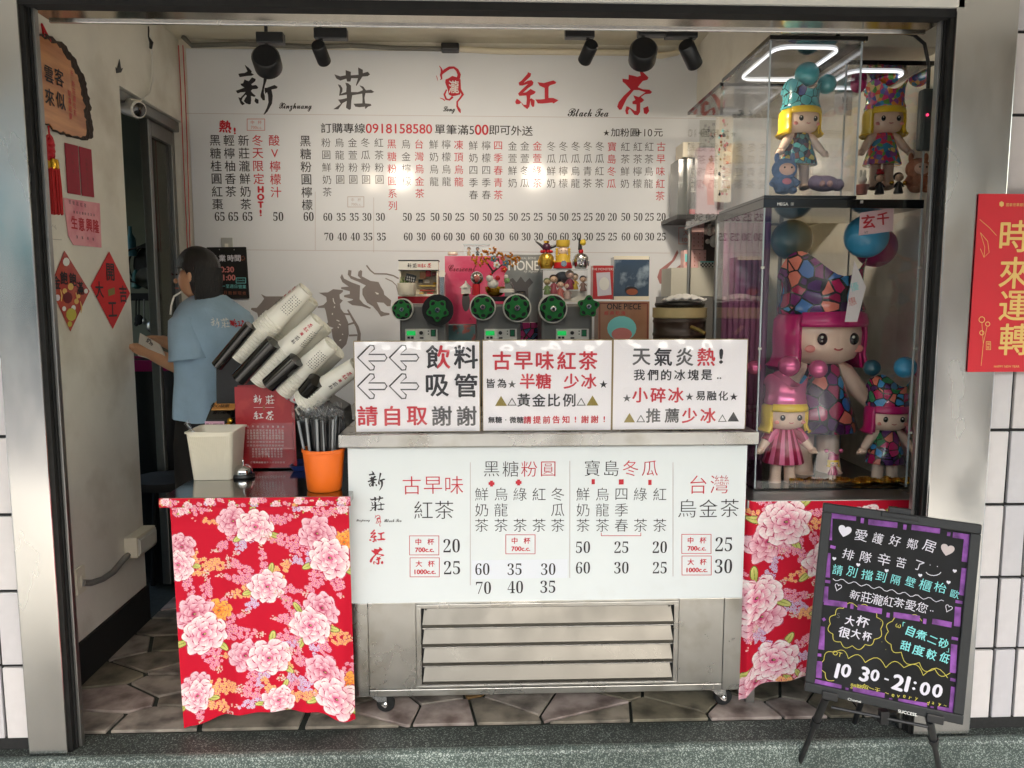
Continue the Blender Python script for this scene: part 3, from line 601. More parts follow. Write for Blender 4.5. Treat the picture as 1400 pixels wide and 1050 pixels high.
spot(944, 75, 1100, 420, 11, 'black tube spotlight tilted right, rightmost of the lamps', bar=(-.09, .02), power=70)

# ceiling conduit and cables
def run(pts, Y): return [onY(x, y, Y) for x, y in pts]
tag(MB().tube(run([(250, 50), (262, 62), (330, 60), (380, 62), (430, 64), (480, 62), (545, 66), (610, 67)], YB-.05), .012).build('grey_cable', mat('cable_grey', srgb(110, 108, 100), .6), None, smooth=True), 'grey cable clipped along the top of the back wall', 'cable')
tag(MB().tube(run([(610, 66), (680, 70), (760, 71), (860, 72), (905, 76), (925, 72), (955, 48)], YB-.05), .015, 10).build('conduit_pipe', mat('pipe_cream', srgb(216, 208, 186), .5), None, smooth=True), 'cream conduit pipe along the right half of the back wall top', 'pipe')
tag(MB().box(*(lambda a, b: (a.x, b.x, YB-.09, YB-.03, b.z, a.z))(onY(603, 60, YB-.06), onY(628, 71, YB-.06))).build('cable_joint', 'black', None, bevel=.008), 'black taped cable joint where grey cable meets cream pipe', 'cable joint')
tag(MB().tube([onX(x, y, XL+.02) for x, y in ((205, 38), (207, 62), (209, 110), (205, 128), (192, 138), (178, 136))], .004, 6).build('white_wire', 'white_plastic', None, smooth=True), 'thin white wire hanging down the left wall to the camera', 'wire')
tag(MB().tube([onX(x, y, XL+.025) for x, y in ((203, 36), (203, 50), (207, 58), (206, 66))], [.003, .003, .009, .006], 6).build('black_plug', 'black', None), 'black plug dangling high on the left wall', 'plug')
for q in (0, 6):
    tag(MB().tube(run([(250-q, 62), (253-q, 120), (256-q, 200), (260-q*.6, 345)], YB-.03), .0022, 6).build('hanging_red_string', 'red', None), 'red cord hanging in the left back corner, the %s of two' % ('nearer the banner' if q == 0 else 'one nearer the doorway'), 'string')
for pts, r, l in (([(1092, 20), (1140, 26), (1205, 22), (1225, 30), (1250, 36), (1262, 26)], .007, 'upper black cable under the frame top at right'), ([(1208, 30), (1222, 42), (1250, 48), (1264, 60), (1270, 90), (1268, 130)], .006, 'black cable curving down the right wall beside the rail'), ([(1210, 22), (1230, 34), (1262, 20)], .008, 'short thick black cable bundle at the upper right corner')):
    tag(MB().tube([onY(x, y, 2.72) for x, y in pts], r, 8).build('black_cable', 'black', None, smooth=True), l, 'cable')

# ================================================================== CCTV camera at the doorway
c = onY(182, 148, 3.46)
t = thing('security_camera', c, 'small white bullet security camera under the doorway header', 'camera')
d = V((.75, -.5, -.25)).normalized()
MB().lathe([(.03, -.07), (.036, -.05), (.036, .04), (.03, .045)], c, d, 20).build('housing', 'white_plastic', t, smooth=True)
MB().lathe([(.0, .052), (.02, .05), (.029, .046), (.029, .03)], c, d, 20).build('lens', 'black_gloss', t, smooth=True)
MB().cyl(c-d*.04, c-d*.04+V((-.05, .03, .06)), .012).cyl(c-d*.04+V((-.05, .03, .055)), c-d*.04+V((-.05, .03, .07)), .03).build('mount', 'white_plastic', t, smooth=True)

# ================================================================== LEFT DOORWAY: sliding aluminium glass door
t = thing('sliding_door', (XL-.05, YD+.2, 0), 'aluminium sliding glass door half open in the left doorway', 'door')
def bar(y0, y1, z0, z1, x=XL-.06, w_=.04): return MB().box(x-w_/2, x+w_/2, y0, y1, z0, z1)
bar(YD+.002, YB-.002, HD-.05, HD-.002, w_=.09).build('top_track', 'alu', t, bevel=.003)
dy0 = onX(203, 300, XL-.06).y
bar(dy0, dy0+.035, .02, HD-.052).build('door_stile', 'alu', t, bevel=.003); bar(YB-.04, YB-.003, .02, HD-.052).build('door_stile', 'alu', t, bevel=.003)
bar(dy0+.036, YB-.041, HD-.12, HD-.053).build('door_rail', 'alu', t); bar(dy0+.036, YB-.041, .02, .12).build('door_rail', 'alu', t)
bar(dy0+.036, YB-.041, .121, HD-.121, w_=.006).build('pane', 'dark_glass', t)

# back room furnishing glimpsed through the doorway
def P3(px, py, Y): return onY(px, py, Y)
t = thing('utensil_rail', P3(205, 407, 5.3), 'dark rail with hanging ladles on the back room wall', 'rail')
a, b = P3(160, 407, 5.3), P3(232, 407, 5.3)
MB().box(a.x, b.x, 5.28, 5.3, a.z-.02, a.z+.03).build('rail', 'matte_black', t)
for x, l_, rr in ((190, 28, .03), (197, 30, .018), (207, 38, .035), (216, 30, .02), (186, 34, .014)):
    p = P3(x, 409, 5.27); q = P3(x, 409+l_, 5.27); m_ = MB().cyl(p, q, .005, n=6); m_.sph(q, rr, 10, (1, .4, 1.2)); m_.build('ladle', 'alu' if x % 2 else 'matte_black', t, smooth=True)
t = thing('wall_fan', P3(203, 365, 5.2), 'black wall fan hanging beside a small steel pan in the back room', 'fan')
c = P3(204, 364, 5.25)
m_ = MB()
for k in range(4): m_.tube([c+V((math.cos(a_)*(.1+.02*k), -.03*k, math.sin(a_)*(.15-.01*k))) for a_ in [i*.35 for i in range(19)]], .006, 5)
m_.build('fan_cage', 'matte_black', t, smooth=True); MB().sph(c, .12, 14, (.8, .4, 1.1)).build('fan_body', 'matte_black', t, smooth=True)
c = P3(202, 381, 5.15); tag(MB().lathe([(.03, 0), (.06, .03), (.065, .035), (.055, .03), (.025, .005)], c, (0, -1, .2), 20).build('steel_pan', 'alu', None, smooth=True), 'small steel pan hanging under the black fan', 'pan')
for x, y, h, n_, cl in ((180, 350, 40, 'blue_bottle', (90, 150, 170)), (187, 395, 26, 'teal_cloth', (60, 120, 120))):
    c = P3(x, y, 5.2); q = mpp(c)*h
    tag(MB().lathe([(q*.16, 0), (q*.17, q*.1), (q*.15, q*.6), (q*.06, q*.75), (q*.05, q)] if 'bottle' in n_ else [(q*.05, q), (q*.18, q*.8), (q*.25, q*.1), (q*.1, 0)], c, (0, 0, 1), 12).build(n_, mat(n_, srgb(*cl), .5), None, smooth=True), '%s hanging in the dim back room doorway' % n_.replace('_', ' '), n_.split('_')[1])
t = thing('waste_bin', (-1.85, 3.95, 0), 'tall black bin with a magenta bag rim in the doorway', 'bin')
cx, cy = onY(222, 520, 3.95).x, 3.95; t.location = (cx, cy, 0); zt_ = onY(222, 492, 3.95).z
MB().lathe([(.15, 0), (.17, .05), (.2, zt_-.03), (.21, zt_-.02), (.21, zt_)], (cx, cy, 0), (0, 0, 1), 28).build('body', 'black', t, smooth=True)
MB().lathe([(.207, zt_-.04), (.216, zt_-.02), (.214, zt_+.012), (.19, zt_+.014), (.18, zt_-.05)], (cx, cy, 0), (0, 0, 1), 28).build('bag_rim', mat('magenta_bag', srgb(170, 30, 110), .4, bump=.5, bscale=40), t, smooth=True)
t = thing('work_stool', onY(236, 640, 3.7), 'dark metal stool half hidden behind the table', 'stool')
c = onY(232, 700, 3.6); MB().lathe([(.15, .55), (.16, .57), (.16, .59), (0, .6)], (c.x, 3.6, 0), (0, 0, 1), 20).build('seat', 'matte_black', t, smooth=True)
for sx_, sy_ in ((-1, -1), (1, -1), (-1, 1), (1, 1)): MB().cyl((c.x+sx_*.1, 3.6+sy_*.1, .56), (c.x+sx_*.17, 3.6+sy_*.17, 0), .011).build('leg', 'matte_black', t)

# ================================================================== THINGS ON THE LEFT WALL
XW = XL+.001
def wpt(x, y, d=0.0): return onX(x, y, XW+d)
def wprint(par, d): return Print(par, (XW+d, 0, 0), (1, 0, 0))
# wooden plaque
out = [(44, 48), (55, 49), (68, 54), (80, 62), (88, 72), (96, 82), (103, 98), (109, 110), (111, 122), (114, 134), (116, 146), (115, 156), (119, 170), (118, 185), (112, 192), (100, 190), (86, 184), (75, 181), (66, 172), (52, 168), (47, 152), (44, 110)]
t = thing('wooden_plaque', wpt(80, 120), 'orange wooden plaque with a burnt edge and four large characters', 'plaque')
M['burnt'] = mat('burnt_wood', srgb(44, 28, 18), .7, bump=.6, bscale=60)
wood = mat('orange_wood', srgb(214, 146, 84), .35, coat=.5, col2=srgb(178, 104, 52), c2scale=5, c2lo=.35, c2hi=.65, stretch=(1, .5, 4), noise=.06, nscale=30)
cx_, cy_ = 82, 122
jag = random.Random(5)
rim = []
for i in range(len(out)):
    x0, y0 = out[i]; x1, y1 = out[(i+1) % len(out)]
    for k in range(3):
        f_ = k/3; s_ = 1+jag.uniform(-.03, .045); x_, y_ = x0+(x1-x0)*f_, y0+(y1-y0)*f_; rim.append((cx_+(x_-cx_)*s_, cy_+(y_-cy_)*s_))
MB().prism([wpt(x, y) for x, y in rim], (.022, 0, 0)).build('burnt_edge', 'burnt', t)
inn = [(cx_+(x-cx_)*(.955+jag.uniform(-.05, .01)), cy_+(y-cy_)*(.955+jag.uniform(-.05, .01))) for x, y in rim]
MB().prism([wpt(x, y, .0222) for x, y in inn], (.003, 0, 0)).build('wood_face', wood, t)
P = wprint(t, .0255)
for ch, x, y in (('客', 80.5, 106), ('似', 82.5, 138), ('雲', 66.5, 102), ('來', 67.5, 133)): P.one(ch, x, y, 24, 'k', bold=.02)
P.col('新北市議會', 52, 80, 9, 8, 'k'); P.col('新莊瀧紅茶', 100, 115, 9.6, 9, 'r'); P.col('祝', 98, 100, 9, 8, 'r'); P.col('開幕誌慶', 94.5, 128, 10, 9, 'r')
P.done()
tag(MB().tube([wpt(60, 50, .02), wpt(57, 33, .012), wpt(69, 57, .02)], .004, 6).build('hanging_string', 'red', None), 'red string loop holding up the wooden plaque', 'string')
# tassel
t = thing('red_tassel', wpt(70, 230, .02), 'long red knotted tassel with a gold band under the plaque', 'tassel')
c0 = wpt(66, 172, .03); q = mpp(c0)
def down(x, y): p = wpt(x, y, .03); return V((p.x, c0.y+(x-66)*.004, p.z))
MB().tube([down(66, 172), down(67, 190)], .003, 6).build('cord', 'red', t)
kn = MB()
for k in range(5):
    c = down(67+(k % 2)*2-1, 193+k*4.2); kn.sph(c, .016, 10, (.8, 1.0, .8))
for k in range(4): kn.tube([down(67, 200)+V((0, math.sin(a_)*.022, math.cos(a_)*.03+.01*k-.02)) for a_ in [i*.63 for i in range(11)]], .004, 5)
kn.build('knot', 'paper_red', t, smooth=True)
z0, z1 = down(70, 217).z, down(70, 290).z; cc = down(69, 217)
MB().lathe([(.018, 0), (.02, -.01), (.02, -.03), (.018, -.035)], cc, (0, 0, 1), 14).build('gold_band', 'gold', t, smooth=True)
th_ = MB()
for k in range(46):
    a_ = k*2.4; r_ = .019*math.sqrt((k+1)/46); th_.tube([cc+V((r_*math.cos(a_), r_*math.sin(a_), -.03)), cc+V((r_*1.15*math.cos(a_), r_*1.15*math.sin(a_), (z1-z0)*.5)), cc+V((r_*1.05*math.cos(a_), r_*1.1*math.sin(a_)+.004, z1-z0+random.uniform(-.006, .006)))], .0032, 5)
tag(th_.build('threads', mat('tassel_red', srgb(190, 14, 22), .6), t, smooth=True), kind='stuff')
# envelopes, posters, diamonds
def sheet(name, quad, m, label, cat, d=.002, th=.0012):
    o = MB().prism([wpt(x, y, d) for x, y in quad], (th, 0, 0)).build(name, m, None); return tag(o, label, cat), d+th
mar = mat('maroon_paper', srgb(158, 28, 50), .6, noise=.05, nscale=20)
o, d = sheet('red_envelope', [(88, 195), (106, 199.5), (110, 267), (92.5, 264)], mar, 'plain dark red envelope on the left wall, nearer the street', 'envelope')
P = wprint(o, d); P.col('新莊茶', 98.5, 210, 12, 5, 'm'); P.done()
o, d = sheet('red_envelope', [(107.5, 200), (124.5, 204.5), (128.5, 270), (112, 267.5)], mar, 'plain dark red envelope on the left wall, next to the doorway side', 'envelope')
P = wprint(o, d); P.col('祝開幕大吉大利', 117.5, 218, 6.5, 4.5, 'm'); P.done()
o, d = sheet('pink_poster', [(86.5, 270.5), (136, 278), (138.5, 338.5), (100, 335), (93, 322)], mat('pink_paper', srgb(238, 168, 178), .6, col2=srgb(222, 130, 146), c2scale=12), 'pink paper poster with four red characters on the left wall', 'poster')
P = wprint(o, d)
for ch, x, y in zip('生意興隆', (101, 111, 121.5, 131), (304, 306.5, 308, 309.5)): P.one(ch, x, y, 19, 'r', bold=.03, sx=.9)
P.line('祝新莊紅茶', (95, 276), (116, 281), 6, 'k'); P.line('開幕誌慶財源滾滾', (101, 290), (128, 294), 4, 'k'); P.line('賀客敬贈', (105, 324), (127, 327), 4.5, 'k'); P.done()
rd = mat('diamond_red', srgb(214, 24, 30), .5, noise=.03, nscale=10)
o, d = sheet('diamond_paper', [(149, 344), (177.5, 401), (154, 449.5), (124, 391)], rd, 'plain red diamond paper with four black brush characters', 'diamond paper')
P = wprint(o, d)
for ch, x, y, s_ in (('開', 150.5, 372, 26), ('工', 153.5, 423, 26), ('大', 135.5, 396, 24), ('吉', 168, 402, 24)): P.one(ch, x, y, s_, 'k', bold=.02)
P.poly([(147, 396), (156, 393), (157, 402), (148, 405)], 'o'); P.done()
o, d = sheet('diamond_paper', [(88, 343), (122, 398), (96, 453), (68.5, 392)], mat('diamond_brown', srgb(176, 52, 48), .4, coat=.4, col2=srgb(196, 84, 50), c2scale=16), 'glossy printed red diamond crowded with golden food drawings', 'diamond paper')
P = wprint(o, d)
for ch, x, y in (('金', 77, 386), ('飽', 87, 380), ('飽', 99, 382), ('滿', 109, 394)): P.one(ch, x, y, 19, 'k', bold=.03)
for x, y, r_, i_ in ((90, 358, 6, 'w'), (117, 398, 3.5, 'w'), (69.5, 395, 3, 'w'), (96, 392, 5, 'y'), (104, 412, 4, 'y'), (92, 407, 8, 'm'), (78, 407, 4.5, 'q'), (97, 430, 9, 's'), (87, 422, 3.5, 'w'), (100, 421, 4, 'w'), (107, 405, 3, 'y'), (88, 398, 4, 'y'), (95, 443, 4, 's')):
    P.poly([(x+r_*math.cos(a_)*.8, y+r_*math.sin(a_)) for a_ in [k*.7 for k in range(9)]], i_, lift=random.uniform(.0002, .0006))
for x, y in ((103, 400), (109, 412), (82, 396)): P.ribbon([(x, y), (x+2, y+8), (x+1, y+16)], [2, 3.5, 2], 'y', .0007)
P.one('萬事', 90, 358.5, 4, 'k', lift=0) if 0 else None
P.done()
tag(MB().prism([wpt(x, y, .001) for x, y in ((158, 92), (160, 95), (163, 81), (165, 94), (167.5, 93), (165, 99), (159, 100))], (.002, 0, 0)).build('wall_hook', 'black', None), 'small black hook mark on the upper left wall', 'hook')
pw = Print(bpy.data.objects['left_wall'], (XL, 0, 0), (1, 0, 0), name='pencil_mark')
pw.ribbon([(66, 307), (69, 313), (72, 307)], .5, 'g'); pw.ribbon([(73, 309), (77, 314), (75, 308)], .5, 'g'); pw.ribbon([(64, 320), (72, 327), (84, 328)], .5, 'g'); pw.done()
# electrical boxes and pipe low on the wall
a, b = wpt(168, 725), wpt(197, 745)
t = thing('outlet_box', V((XL, (a.y+b.y)/2, b.z)), 'cream surface outlet box low on the left wall, beside the doorway', 'outlet')
m_ = MB().box(XL+.001, XL+.055, a.y, b.y, wpt(180, 757).z, wpt(180, 728).z); m_.build('box', 'offwhite', t, bevel=.005)
zc = (wpt(180, 757).z+wpt(180, 728).z)/2
MB().box(XL+.06, XL+.064, a.y+.012, b.y-.012, zc-.028, zc+.028).box(XL+.056, XL+.0599, a.y+.006, b.y-.006, zc-.036, zc+.036).build('cover_plate', 'white_plastic', t, bevel=.002)
a2 = onX(101, 790, XL); b2 = onX(113, 795, XL); ym_ = 2.86
o = MB().box(XL+.001, XL+.012, a2.y, b2.y, a2.z-.07, a2.z+.03).box(XL+.013, XL+.016, a2.y+.02, b2.y-.015, a2.z-.045, a2.z+.0).build('wall_socket', 'offwhite', None, bevel=.003); tag(o, 'cream wall socket plate low on the left wall, near the frame', 'outlet')
tag(MB().tube([wpt(x, y, .015) for x, y in ((113, 797), (125, 797), (140, 792), (155, 782), (168, 766), (176, 758))], .012, 8).build('flexible_conduit', mat('conduit_grey', srgb(128, 128, 124), .5), None, smooth=True), 'grey flexible conduit joining the two low outlets', 'pipe')

# ================================================================== BACK WALL SMALL THINGS
def yprint(par, Y, d=.0): return Print(par, (0, Y-d, 0), (0, -1, 0))
def ybox(name, x0, y0, x1, y1, Y, th, m, par=None, bevel=0.0):
    a, b = onY(x0, y0, Y), onY(x1, y1, Y); return MB().box(a.x, b.x, Y, Y+th, b.z, a.z).build(name, m, par, bevel=bevel)
t = thing('wall_switch', onY(310, 331, YM), 'small grey switch plate above the little blackboard', 'switch')
ybox('plate', 302, 325, 318, 339, YM-.009, .008, mat('switch_grey', srgb(176, 178, 176), .4), t, .002); ybox('rocker', 307, 333, 312, 339, YM-.012, .0028, 'white_plastic', t)
Yb = YM-.016
t = thing('hours_blackboard', onY(311, 373, Yb), 'small hanging blackboard with chalk opening hours on the back wall', 'blackboard')
bq = [(282, 338), (336, 337.5), (340.5, 408), (287, 409)]
MB().prism([onY(x, y, Yb) for x, y in bq], (0, .012, 0)).build('board', 'matte_black', t, bevel=.003)
P = yprint(t, Yb)
for ch, x in zip('營業時間', (291.5, 304, 315.5, 325)): P.one(ch, x, 353, 9.5, 'q', bold=.02)
P.one('10:30', 309, 368.5, 7.5, 'l', fit=True, bold=.05); P.one('21:00', 310, 379.5, 7.5, 'l', fit=True, bold=.05); P.rect(323, 380, 336, 387, .7, 'c'); P.one('(Lunch)', 329.5, 383.5, 3, 'c', fit=True)
P.line('週一至週日營業', (300, 391), (334, 392), 5.5, 'c'); P.line('每日新鮮現煮', (302, 400), (334, 401), 5.5, 'b'); P.one('☀', 332, 353, 7, 'b')
P.done(); 
for x in (300, 320): MB().sph(onY(x, 341.5, Yb-.003), .004, 8).build('rivet', 'chrome', t, smooth=True)
# ================================================================== FREEZER COUNTER
YZ = 2.505
f0, f1 = onY(478, 720, YZ), onY(1018, 720, YZ); X0, X1 = f0.x, f1.x
ztop = onY(745, 592, YZ-.02).z; zlip = onY(745, 610, YZ-.02).z; zmid = onY(745, 820, YZ).z; zbot = onY(745, 947, YZ).z
t = thing('freezer_counter', ((X0+X1)/2, YZ, 0), 'long stainless steel ice counter on castors with a white price panel and louvred vent', 'counter')
MB().box(X0-.025, X1+.028, YZ-.03, YZ+.62, zlip, ztop).build('worktop', 'steel_worn', t, bevel=.004)
MB().box(X0, X1, YZ+.004, YZ+.6, zbot, zlip-.001).build('cabinet', 'steel_worn', t, bevel=.003)
lx0, lx1 = onY(570, 880, YZ).x, onY(926, 880, YZ).x; e0, e1 = onY(504, 880, YZ).x, onY(988, 880, YZ).x; zrail = onY(745, 938, YZ).z
MB().box(X0+.001, e0-.001, YZ-.006, YZ+.003, zbot, zmid-.002).build('corner_panel', 'steel_worn', t, bevel=.001)
MB().box(e1+.001, X1-.001, YZ-.006, YZ+.003, zbot, zmid-.002).build('corner_panel', 'steel_worn', t, bevel=.001)
MB().box(e0+.001, lx0-.003, YZ-.004, YZ+.003, zrail+.002, zmid-.002).build('side_panel', 'steel_worn', t, bevel=.001)
MB().box(lx1+.003, e1-.001, YZ-.004, YZ+.003, zrail+.002, zmid-.002).build('side_panel', 'steel_worn', t, bevel=.001)
MB().box(e0+.001, e1-.001, YZ-.007, YZ+.003, zbot, zrail).build('bottom_rail', 'steel_worn', t, bevel=.002)
zf0, zf1 = onY(745, 936, YZ).z, onY(745, 823, YZ).z; fr = MB(); fw = .016
fr.box(lx0, lx1, YZ-.010, YZ+.003, zf1-fw*.8, zf1).box(lx0, lx1, YZ-.010, YZ+.003, zf0, zf0+fw*.5).box(lx0, lx0+fw, YZ-.010, YZ+.003, zf0+fw*.5, zf1-fw*.8).box(lx1-fw, lx1, YZ-.010, YZ+.003, zf0+fw*.5, zf1-fw*.8)
fr.build('vent_frame', 'steel_worn', t, bevel=.001)
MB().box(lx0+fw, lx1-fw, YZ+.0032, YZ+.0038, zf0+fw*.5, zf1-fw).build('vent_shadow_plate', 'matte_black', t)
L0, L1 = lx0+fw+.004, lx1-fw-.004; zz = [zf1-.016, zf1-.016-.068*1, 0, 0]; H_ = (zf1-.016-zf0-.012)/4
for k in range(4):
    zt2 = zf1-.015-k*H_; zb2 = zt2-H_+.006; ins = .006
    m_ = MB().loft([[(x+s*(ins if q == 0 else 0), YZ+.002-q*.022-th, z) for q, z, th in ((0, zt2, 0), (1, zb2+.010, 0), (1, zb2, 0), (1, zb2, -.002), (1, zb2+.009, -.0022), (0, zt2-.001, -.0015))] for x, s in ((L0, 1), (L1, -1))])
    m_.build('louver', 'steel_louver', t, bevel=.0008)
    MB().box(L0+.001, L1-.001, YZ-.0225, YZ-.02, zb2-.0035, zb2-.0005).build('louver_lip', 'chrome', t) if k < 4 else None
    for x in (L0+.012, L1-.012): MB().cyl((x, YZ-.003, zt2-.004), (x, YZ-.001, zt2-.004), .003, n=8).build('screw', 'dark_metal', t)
# white price panel
panel_m = mat('price_panel_vinyl', srgb(222, 228, 230), .22, noise=.012, nscale=5, bump=.01, bscale=3, col2=srgb(216, 220, 220), c2scale=6, c2lo=.62, c2hi=.8)
pn = MB().box(X0+.0005, onY(1017, 720, YZ).x, YZ-.007, YZ+.003, zmid, zlip-.004).build('price_panel', panel_m, t)
YPn = YZ-.007
P = Print(pn, (0, YPn, 0), (0, -1, 0))
P.brush('新', 515, 657, 28, 'k'); P.brush('莊', 515.5, 688, 23, 'k'); P.brush('紅', 516, 732.5, 22, 'r'); P.brush('茶', 515.5, 760, 26, 'r'); emblem(P, 517.5, 711.5, .25)
P.one(script('Xinzhuang'), 496.5, 711.8, 4.2, 'k', fit=True, sx=.85, bold=.02); P.one(script('Black Tea'), 537, 711.5, 4.2, 'k', fit=True, sx=.8, bold=.02)
th1 = dict(off=-.010)
P.line('古早味', (563, 663.5), (621, 663), 28, 'r', **th1); P.line('紅茶', (579, 697), (607.5, 697), 28, 'k', **th1)
def cbox(x, y, big): P.rect(x-20, y-13, x+20, y+13, .8, 'r'); P.line('大杯' if big else '中杯', (x-8, y-5), (x+9, y-5), 9.4, 'r', bold=.018); P.one('1000c.c.' if big else '700c.c.', x+.5, y+6, 6.2, 'r', fit=True, bold=.05, sx=1.05)
cbox(580, 745.5, 0); cbox(580.7, 775.5, 1); cbox(711.5, 744, 0); cbox(952, 743.5, 0); cbox(952.3, 773, 1)
for n_, x, y, h in (('20', 617.5, 746, 19), ('25', 618, 776, 19), ('60', 659.5, 778, 16.5), ('35', 703.5, 778, 16.5), ('30', 749.5, 778, 16.5), ('70', 661, 803.5, 17.5), ('40', 704.5, 802.5, 17.5), ('35', 749, 802, 17.5),
    ('50', 797, 748, 16.5), ('25', 849.5, 748, 16.5), ('20', 902, 748, 16.5), ('60', 797, 776, 16.5), ('30', 849.5, 776, 16.5), ('25', 902, 776, 16.5), ('25', 989.5, 744, 20), ('30', 989, 774, 20)): P.num(n_, x, y, h, off=-.012, sx=.82)
for ch, x, i_ in zip('黑糖粉圓', (672, 698, 723.5, 749.5), 'kkrr'): P.one(ch, x, 641, 24, i_, **th1)
for ch, x, i_ in zip('寶島冬瓜', (809.6, 836, 862, 888.5), 'kkrr'): P.one(ch, x, 640, 24, i_, **th1)
C1 = (658.5, 685, 711, 737, 762.5); C2 = (797, 823.5, 849.5, 875.5, 902)
for cs, rows in ((C1, ('鮮烏綠紅冬', '奶龍  瓜', '茶茶茶茶茶')), (C2, ('鮮烏四綠紅', '奶龍季  ', '茶茶春茶茶'))):
    for r_, y in zip(rows, (675.5, 697, 718)):
        for ch, x in zip(r_, cs):
            if ch != ' ': P.one(ch, x, y, 20, 'k', **th1)
for x, y in ((672, 661), (709, 659.5)): P.ribbon([(x-4, y), (x+4, y)], 4, 'r'); P.ribbon([(x, y-4), (x, y+4)], 4, 'r', .0003)
for x, y, w_ in ((811, 658.5, 4.5), (849.3, 658.8, 6.5), (888.5, 659.5, 4.5)): P.ribbon([(x, y-3.5), (x, y+3.5)], w_, 'r')
P.ribbon([(822, 728), (822, 732.3)], .8, 'r'); P.ribbon([(821.6, 732.3), (876.4, 732.3)], .8, 'r'); P.ribbon([(876, 728), (876, 732.3)], .8, 'r')
P.line('台灣', (954.6, 662.5), (983.7, 662), 28, 'r', **th1); P.line('烏金茶', (939.5, 695), (997.5, 694.5), 28, 'k', **th1)
for x, y0, y1 in ((643, 632, 800), (779, 630, 790), (920, 632, 788)): P.ribbon([(x, y0), (x, y1)], .8, 'f')
P.done()
a, b = onY(645, 766, YPn), onY(776, 790, YPn)
MB().box(a.x, b.x, YPn-.0006, YPn-.0001, b.z, a.z).build('taped_strip', mat('tape_strip', srgb(224, 228, 236), .22), t)
for tx in ('60', 659.5), ('35', 703.5), ('30', 749.5): pass
# castors and feet
def caster(px, py):
    p = onZ(px, py, 0); x, y = p.x, YZ+.035
    m_ = MB().box(x-.035, x+.03, y-.028, y+.03, zbot-.006, zbot-.0005)
    for yy in (y-.02, y+.017): m_.prism([(x-.034, yy, zbot-.006), (x+.022, yy, zbot-.006), (x+.026, yy, .03), (x+.014, yy, .022)], (0, .003, 0))
    c_ = m_.build('caster_bracket', 'chrome', t, bevel=.001)
    MB().lathe([(.012, -.012), (.027, -.012), (.031, -.007), (.031, .007), (.027, .012), (.012, .012)], (x+.018, y, .031), (0, 1, 0), 24).build('wheel', 'matte_black', c_, smooth=True)
    MB().lathe([(.0, -.026), (.006, -.026), (.006, -.02)], (x+.018, y, .031), (0, 1, 0), 12).build('axle_bolt', 'chrome', c_)
caster(520, 975); caster(985, 970)
for x in (X0+.06, X1-.06): MB().cyl((x, YZ+.5, 0), (x, YZ+.5, zbot), .03).build('caster', 'matte_black', t)
for px in (671, 820): p = onY(px, 950, YZ+.05); m_ = MB().box(p.x-.012, p.x+.012, YZ+.03, YZ+.05, zbot-.02, zbot-.001); m_.build('square_foot', 'alu', t)

# ================================================================== THREE SIGNS ON THE COUNTER
def sign(x0, y0, x1, y1, label, Ys):
    a, b = onY(x0, y0, Ys), onY(x1, y1, Ys); bz = max(b.z, ztop+.0015)
    s_ = thing('counter_sign', ((a.x+b.x)/2, Ys, bz), label, 'sign', None)
    MB().box(a.x, b.x, Ys, Ys+.006, bz, a.z).build('board', mat('sign_board', srgb(150, 130, 92), .6), s_, bevel=.001)
    MB().box(a.x+.003, b.x-.003, Ys-.0012, Ys-.0002, bz+.002, a.z-.003).build('printed_sheet', mat('sign_paper', srgb(242, 238, 243), .5, noise=.01, nscale=8), s_)
    MB().prism([((a.x+b.x)/2, Ys+.0065, bz), ((a.x+b.x)/2, Ys+.09, bz), ((a.x+b.x)/2, Ys+.0065, a.z-.05)], (.004, 0, 0)).build('stand', 'white_plastic', s_)
    # crumpled clear film over the sheet
    nx, nz = 44, 34; rr = random.Random(int(x0)); ks = [(rr.uniform(3, 16), rr.uniform(3, 16), rr.uniform(0, 6), rr.uniform(.0003, .0009)) for _ in range(9)]
    vs = []
    for j in range(nz+1):
        for i in range(nx+1):
            u, v = i/nx, j/nz; h = 1.6*sum(A*abs(math.sin(kx*u*2+ky*v*(-1 if q % 2 else 1)+ph)) for q, (kx, ky, ph, A) in enumerate(ks))
            ed = min(1, 8*min(u, 1-u, v, 1-v)); vs.append((a.x+.002+(b.x-a.x-.004)*u, Ys-.0032-h*ed*1.1, bz+.001+(a.z-bz-.002)*v))
    MB().add(vs, [(j*(nx+1)+i, j*(nx+1)+i+1, (j+1)*(nx+1)+i+1, (j+1)*(nx+1)+i) for j in range(nz) for i in range(nx)]).build('clear_film', film_m, s_, smooth=True)
    return s_, Print(s_, (0, Ys-.0013, 0), (0, -1, 0))
film_m = glass('laminate_film', (1, 1, 1), .07, ior=1.5)
YS = YZ+.005
s_, P = sign(483, 466, 657, 590, 'laminated sign with four outlined arrows pointing left at the drinks and straws', YS)
def arrow(x, y, s=1.0):
    pts = [(-20, 0), (-3, -17), (2, -16.5), (3, -12), (-5, -4.5), (17, -4.5), (20, 0), (17, 4.5), (-5, 4.5), (3, 12), (2, 16.5), (-3, 17)]
    P.ribbon([(x+a_*s, y+b_*s) for a_, b_ in pts], 1.9*s, 'g', closed=True)
for y in (489, 528):
    arrow(509, y); arrow(552.5, y)
P.one('飲', 599, 488, 34, 'k', bold=.022, split=('k', 'r')); P.one('料', 637, 488, 34, 'k', bold=.022); P.line('吸管', (598, 527), (637, 527), 34, 'k', bold=.022)
P.line('請自取謝謝', (502.5, 568.5), (638, 568.5), 29, 'rrrgg', bold=.022); P.done()
s_, P = sign(659, 464.5, 836, 588.5, 'laminated sign in the middle with gold triangles and half sugar advice', YS+.006)
